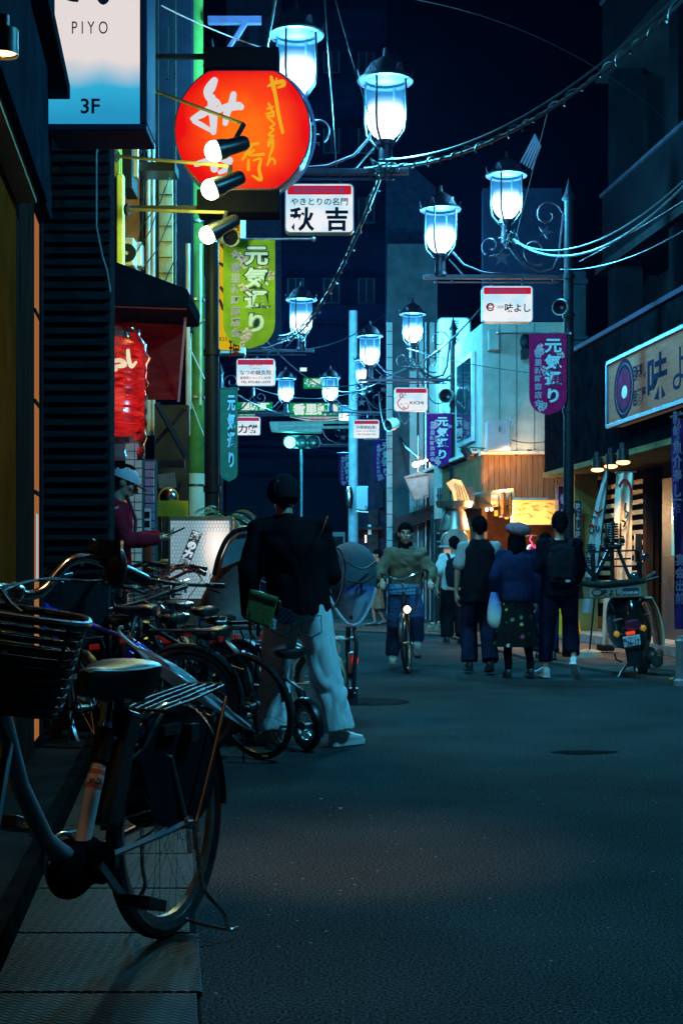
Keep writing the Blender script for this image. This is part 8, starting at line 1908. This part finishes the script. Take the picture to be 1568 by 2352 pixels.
# handlebars + mirrors of the scooter
m = MB().tube([ps_(1405, 1330, D + 1.0), ps_(1450, 1345, D + 1.05), ps_(1512, 1325, D + 1.0)], .014, 8).tube([ps_(1455, 1345, D + 1.05), ps_(1462, 1400, D + 1.1), ps_(1474, 1480, D + 1.25)], .03, 8); m.build('handlebar', bplast, sc_, True)
MB().ball(ps_(1459, 1322, D + .95), (.075, .02, .04), 16, 8).build('mirror', mat('mirror_blue', (.25, .45, .6), .08, .9, 0, 1, 0), sc_, True); m = MB().bar(ps_(1484, 1326, D + .9), ps_(1504, 1314, D + .9), .025, .025).bar(ps_(1462, 1328, D + .95), ps_(1470, 1345, D + 1), .01, .01); m.build('lever', steel, sc_)
# rack box
bx = thing('delivery_box', 'shallow wooden delivery tray with lettered side on the back of the scooter', 'box', W(1412, 1375, D))
MB().pix([(1336, 1345), (1484, 1338), (1487, 1370), (1340, 1376)], D - .1, .42).build('tray', mat('tray_wood', (.30, .22, .13), .7, 0, .3, 6, .3, 30), bx, bevel=.005)
MB().pix([(1352, 1352), (1470, 1347), (1472, 1368), (1354, 1372)], D - .106, .006).build('sign_panel', mat('panel_cream', (.42, .37, .30), .6, 0, .15), bx)
MB().pix([(1428, 1351), (1466, 1349), (1467, 1366), (1429, 1368)], D - .109, .004).build('blue_panel', mat('panel_navy', (.02, .05, .12), .5), bx)
ar2 = Vector((118, 0, 5)).normalized(); uz2 = Vector((-5, 0, 118)).normalized()
MB().text('0120-892-894', ps_(1447, 1361, D - .113), .04, ar2, uz2, w=.155, bold=.04).build('telephone_lettering', white_paint, bx)
m = MB(); m.text('味よし', ps_(1402, 1361, D - .11), .075, ar2, uz2, w=.20, bold=.02); ringm = [ps_(1370, 1361, D - .110) + Vector((.05 * math.cos(q), 0, .035 * math.sin(q))) for q in [2 * PI * u / 16 for u in range(16)]]; m.tube(ringm, .006, 4, True, True); m.build('lettering', INKD, bx)
MB().tube([ps_(1334, 1340, D - .08), ps_(1380, 1343, D - .12), ps_(1430, 1338, D - .12), ps_(1480, 1334, D - .08)], .035, 10, flat=(1, .9)).build('rolled_cover', mat('dark_green_cloth', (.02, .04, .035), .8, 0, .3, 6, .4, 30), bx, True)
# springy delivery carrier on the tray
cr = thing('delivery_carrier', 'sprung metal carrier frame standing on the scooter tray', 'carrier', W(1405, 1338, D)); cm_ = mat('carrier_black', (.03, .028, .026), .4, .6, .3)
m = MB()
for a, b_ in (((1360, 1270), (1362, 1340)), ((1462, 1266), (1470, 1338)), ((1404, 1262), (1406, 1338)), ((1362, 1335), (1398, 1262)), ((1448, 1335), (1418, 1262))): m.bar(ps_(*a, D), ps_(*b_, D + .02), .035, .035)
for a, b_ in (((1358, 1268), (1464, 1264)), ((1376, 1285), (1448, 1283)), ((1366, 1302), (1458, 1300)), ((1390, 1202), (1392, 1262)), ((1424, 1202), (1424, 1262))): m.bar(ps_(*a, D), ps_(*b_, D), .018, .018)
m.build('frame', cm_, cr)
m = MB(); c0_ = ps_(1406, 1204, D)
for i in range(8): m.torus(c0_ - Z * (i * .026), .052, .011, 'Z', 18, 6)
m.cyl(c0_ + Z * .03, c0_ - Z * .26, .02, n=8); m.build('spring', cm_, cr, True)
m = MB()
for x in (1386, 1424):
    for i in range(4): m.torus(ps_(x, 1238 + i * 4.5, D - .02), .034, .009, 'Z', 14, 6)
m.cyl(ps_(1378, 1245, D), ps_(1434, 1243, D), .018, n=8).cyl(ps_(1388, 1256, D), ps_(1424, 1256, D), .03, n=10); m.build('side_springs', cm_, cr, True)
m = MB().bar(ps_(1346, 1304, D), ps_(1362, 1324, D), .05, .04).bar(ps_(1462, 1290, D), ps_(1474, 1296, D), .03, .03); m.build('clamp', cm_, cr)
# ================================================================ flags
clothw = mat('flag_cloth', (.55, .50, .48), .8, 0, .12, 4, .3, 30); RED = mat('flag_red', (.45, .02, .02), .8); 
fl = thing('feather_flag', 'tall white feather flag printed with sushi drawings, standing on a pale base', 'flag', W(1350, 1510, 18.2)); dq = 18.2
def zr_(x, y): return (1205.7 + .3664 * x, 746.4 + .3664 * y)
lft = [(506, 895), (480, 985), (450, 1090), (425, 1200), (405, 1310), (390, 1420), (376, 1540), (366, 1660), (355, 1805)]; rgt_ = [(520, 940), (512, 1000), (500, 1090), (488, 1200), (474, 1310), (462, 1420), (448, 1540), (435, 1660), (415, 1808)]
vs = []
for i, (a, b_) in enumerate(zip(lft, rgt_)):
    for j in range(6):
        x = a[0] + (b_[0] - a[0]) * j / 5; y = a[1] + (b_[1] - a[1]) * j / 5; vs.append(W(*zr_(x, y), dq) + Vector((0, .02 * math.sin(j * 1.5 + i * .9), 0)))
fs = [(i * 6 + j, i * 6 + j + 1, i * 6 + j + 7, i * 6 + j + 6) for i in range(8) for j in range(5)]
MB().add(vs, fs).add([p + Vector((0, .006, 0)) for p in vs], fs).build('cloth', clothw, fl, True)
m = MB().tube([W(*zr_(x, y), dq - .02) for x, y in ((512, 850), (516, 930), (505, 1090), (480, 1300), (455, 1520), (430, 1750), (402, 2040))], .012, 8); m.build('pole', cm_, fl, True)
MB().lathe([(.001, .10), (.07, .10), (.16, .07), (.19, .0)], (W(1350, 1510, dq).x, dq, .03), n=26).build('base', mat('sand_base', (.4, .34, .26), .7), fl, True)
m = MB(); lo = dq - .03
m.text('寿', W(*zr_(410, 1405), lo), .16, w=.13, bold=.02).text('司', W(*zr_(404, 1490), lo), .16, w=.13, bold=.02).text('寿', W(*zr_(392, 1612), lo), .15, w=.10, bold=.02).build('lettering', INKD, fl)
m = MB(); kq = dq / F * .3664
for s in ([(-22, -4, 10), (-6, 10, 14), (14, -2, 12), (26, -14, 8)], ): m.brush(s, W(*zr_(458, 1170), lo), kq)
m.brush([(-12, -8, 14), (0, -14, 18), (12, -6, 14)], W(*zr_(414, 1270), lo), kq); m.build('red_drawing', RED, fl)
m = MB()
for s, c_ in (([(-10, 20, 8), (10, 26, 8)], (428, 1180)), ([(-12, 14, 8), (-8, 28, 8), (10, 26, 8), (12, 6, 8)], (414, 1275)), ([(-8, -14, 8), (-6, 14, 8), (6, 14, 8), (8, -14, 8)], (452, 1275))): m.brush(s, W(*zr_(*c_), lo), kq)
m.build('dark_drawing', INKD, fl)
fl2 = thing('hanging_banner', 'long cream cloth banner lit warm by the downlights behind the feather flag', 'banner', W(1430, 1330, 19.6)); dq = 19.6
vs = []; 
for i in range(15):
    y = 925 + (1615 - 925) * i / 14; x0, x1 = 570 - 25 * i / 14, 680 - 22 * i / 14
    for j in range(9): vs.append(W(*zr_(x0 + (x1 - x0) * j / 8, y + 8 * math.sin(j)), dq) + Vector((0, .05 * math.sin(j * 1.6 + i * .35), 0)))
fs = [(i * 9 + j, i * 9 + j + 1, i * 9 + j + 10, i * 9 + j + 9) for i in range(14) for j in range(8)]
MB().add(vs, fs).add([p + Vector((0, .008, 0)) for p in vs], fs).build('cloth', mat('cream_cloth', (.6, .5, .38), .8, 0, .15, 4, .4, 20), fl2, True)
m = MB().cyl(W(*zr_(560, 925), dq), W(*zr_(695, 920), dq), .012, n=8); m.build('rod', steel, fl2, True)
m = MB(); m.brush([(-30, 10, 16), (0, -30, 18), (30, 0, 16), (45, 60, 12)], W(*zr_(620, 1000), dq - .07), dq / F * .3664); m.build('red_stroke', RED, fl2)
m = MB()
for c_, s in (((628, 1160), [(0, -40, 14), (-6, 0, 12), (14, 20, 12), (0, 50, 10)]), ((618, 1240), [(-14, -14, 12), (8, 0, 14), (-4, 24, 12)]), ((600, 1330), [(-10, -10, 10), (14, 0, 12)])): m.brush(s, W(*zr_(*c_), dq - .07), dq / F * .3664)
m.build('ink_strokes', INKD, fl2, kind='stuff')
fl3 = thing('hanging_banner', 'lower cream banner hanging to the ground behind the scooter', 'banner', W(1400, 1480, 19.2)); dq = 19.2; vs = []
for i in range(9):
    y = 1600 + (2015 - 1600) * i / 8; x0, x1 = 500 - 20 * i / 8, 600 - 40 * i / 8
    for j in range(7): vs.append(W(*zr_(x0 + (x1 - x0) * j / 6, y), dq) + Vector((0, .04 * math.sin(j * 1.6 + i * .4), 0)))
fs = [(i * 7 + j, i * 7 + j + 1, i * 7 + j + 8, i * 7 + j + 7) for i in range(8) for j in range(6)]
MB().add(vs, fs).add([p + Vector((0, .008, 0)) for p in vs], fs).build('cloth', MT['cream_cloth'], fl3, True)
MB().rect(*zr_(470, 2005), *zr_(560, 2045), dq - .05, .3).build('weight', conc, fl3, bevel=.02)
fl4 = thing('noren_flag', 'purple vertical flag with white writing at the right edge of the picture', 'flag', W(1560, 1440, 15.2)); dq = 15.2; vs = []
for i in range(17):
    y = 962 + (1445 - 962) * i / 16; x0 = 1541 + 14 * min(1, i / 16) * .6
    for j in range(7): vs.append(W(x0 + 46 * j / 6, y, dq) + Vector((0, .03 * math.sin(j * 1.5 + i * .5), 0)))
fs = [(i * 7 + j, i * 7 + j + 1, i * 7 + j + 8, i * 7 + j + 7) for i in range(16) for j in range(6)]
MB().add(vs, fs).add([p + Vector((0, .006, 0)) for p in vs], fs).build('cloth', mat('aubergine_cloth', (.06, .02, .09), .8, 0, .3, 4, .3, 30), fl4, True)
m = MB().text('新鮮魚介寿し酒', W(1554, 1060, dq - .05), .155, w=.10, bold=.03, vertical=True, pitch=1.0); m.build('lettering', mat('lilac_print', (.20, .14, .22), .8), fl4)
m = MB().text('宴会出前', W(1560, 1330, dq - .05), .13, w=.10, bold=.03, vertical=True, pitch=1.05); m.build('lettering', MT['lilac_print'], fl4)
MB().cyl(W(1538, 958, dq - .03), W(1640, 930, dq - .03), .012, n=8).build('rod', steel, fl4, True)
fl5 = thing('thin_noren', 'narrow dark noren strip with pale pattern on the restaurant end wall', 'noren', W(1326, 1300, 22.8)); MB().rect(1319, 1150, 1334, 1290, 22.9, .01).build('cloth', mat('dark_pattern', (.03, .03, .035), .8, 0, 0), fl5); m = MB().text('味よし味よし', W(1326, 1218, 22.88), .15, w=.08, vertical=True, bold=.02, pitch=1.0); m.build('lettering', mat('pale_grey_print', (.3, .3, .32), .8), fl5)
fr_ = thing('framed_poster', 'tall framed purple poster with pale discs beside the right pole', 'poster', W(1288, 1210, 24)); MB().rect(1282, 1118, 1302, 1200, 24, .06).build('panel', mat('plum_poster', (.10, .03, .08), .6), fr_); m = MB()
for y in (1146, 1180): m.add([W(1293, y, 23.98) + Vector((.055 * math.cos(q), 0, .09 * math.sin(q))) for q in [2 * PI * u / 20 for u in range(20)]], [tuple(range(20))])
m.build('disc', mat('lilac_disc', (.45, .36, .45), .7), fr_); m = MB().bar(W(1278, 1098, 23.9), W(1278, 1200, 23.9), .02, .02).bar(W(1255, 1092, 23.9), W(1305, 1104, 23.9), .02, .02).bar(W(1274, 1110, 23.9), W(1274, 1200, 23.9), .01, .01); m.build('stand', steel, fr_)
# bollard at the right edge
bo = thing('bollard', 'grey rounded bollard with a steel cap at the right edge of the picture', 'bollard', (W(1562, 1570, 13.9).x, 13.9, 0)); c_ = W(1562, 1570, 13.9)
MB().lathe([(.085, 0), (.085, .05), (.065, .07), (.065, .40), (.075, .42), (.075, .44), (.05, .46), (.05, .48), (.001, .49)], (c_.x + .02, 13.9, 0), n=24).build('post', mat('bollard_grey', (.25, .26, .27), .5, .3, .2), bo, True)
MB().bar((c_.x + .02, 13.9, .42), (c_.x + .7, 13.6, .42), .03, .05).build('rail', steel, bo)
# wall bits of the restaurant
wb_ = thing('wall_speaker_box', 'black box fixed on the restaurant wall right of the slatted window', 'box', W(1466, 1290, 20.3)); MB().rect(1458, 1226, 1474, 1292, 20.3, .1).build('box', black, wb_, bevel=.01)
rm = thing('round_mirror', 'small round mirror on a post behind the scooter carrier', 'mirror', W(1480, 1290, 16.2)); MB().ball(W(1480, 1279, 16.2), (.05, .015, .05), 16, 8).build('glass', mat('mirror_plum', (.3, .2, .25), .1, .9, 0, 1, 0), rm, True); MB().bar(W(1476, 1290, 16.22), W(1472, 1345, 16.2), .01, .01).build('stem', steel, rm)
ltg = thing('litter', 'small yellow paper scrap on the road at the right edge', 'litter', G(1541, 1567)); MB().prism([G(1536, 1566) + Z * .034, G(1546, 1565) + Z * .034, G(1544, 1569) + Z * .034, G(1537, 1569) + Z * .034], (0, 0, .006)).build('scrap', mat('yellow_scrap', (.6, .5, .05), .6), ltg)
for i, (x, y, lb_) in enumerate(((737, 1838, 'tiny white scrap of litter on the road in front of the leaning bicycle'), (782, 1860, 'tiny pale scrap of litter on the road below the white shoe'))):
    o = MB().box(G(x, y) + Z * .006, (.015, .008, .006)).build('litter', white_paint); tag(o, lb_, 'litter')
# red end wall lamp glow of the left shop etc.: curtain rod bulbs
for nm in ('stone_base',):
    pass
# ================================================================ thin volume added for a bloom around the lamps
hz = bpy.data.materials.new('lamp_bloom_volume'); hz.use_nodes = True; t_ = hz.node_tree; t_.nodes.clear()
pv_ = t_.nodes.new('ShaderNodeVolumePrincipled'); pv_.inputs['Color'].default_value = (.15, .32, 1, 1); pv_.inputs['Density'].default_value = .00011; pv_.inputs['Anisotropy'].default_value = .72
o_ = t_.nodes.new('ShaderNodeOutputMaterial'); t_.links.new(pv_.outputs[0], o_.inputs['Volume'])
tag(MB().box((0, 33, 9), (70, 90, 24)).build('bloom_volume', hz), kind='stuff')
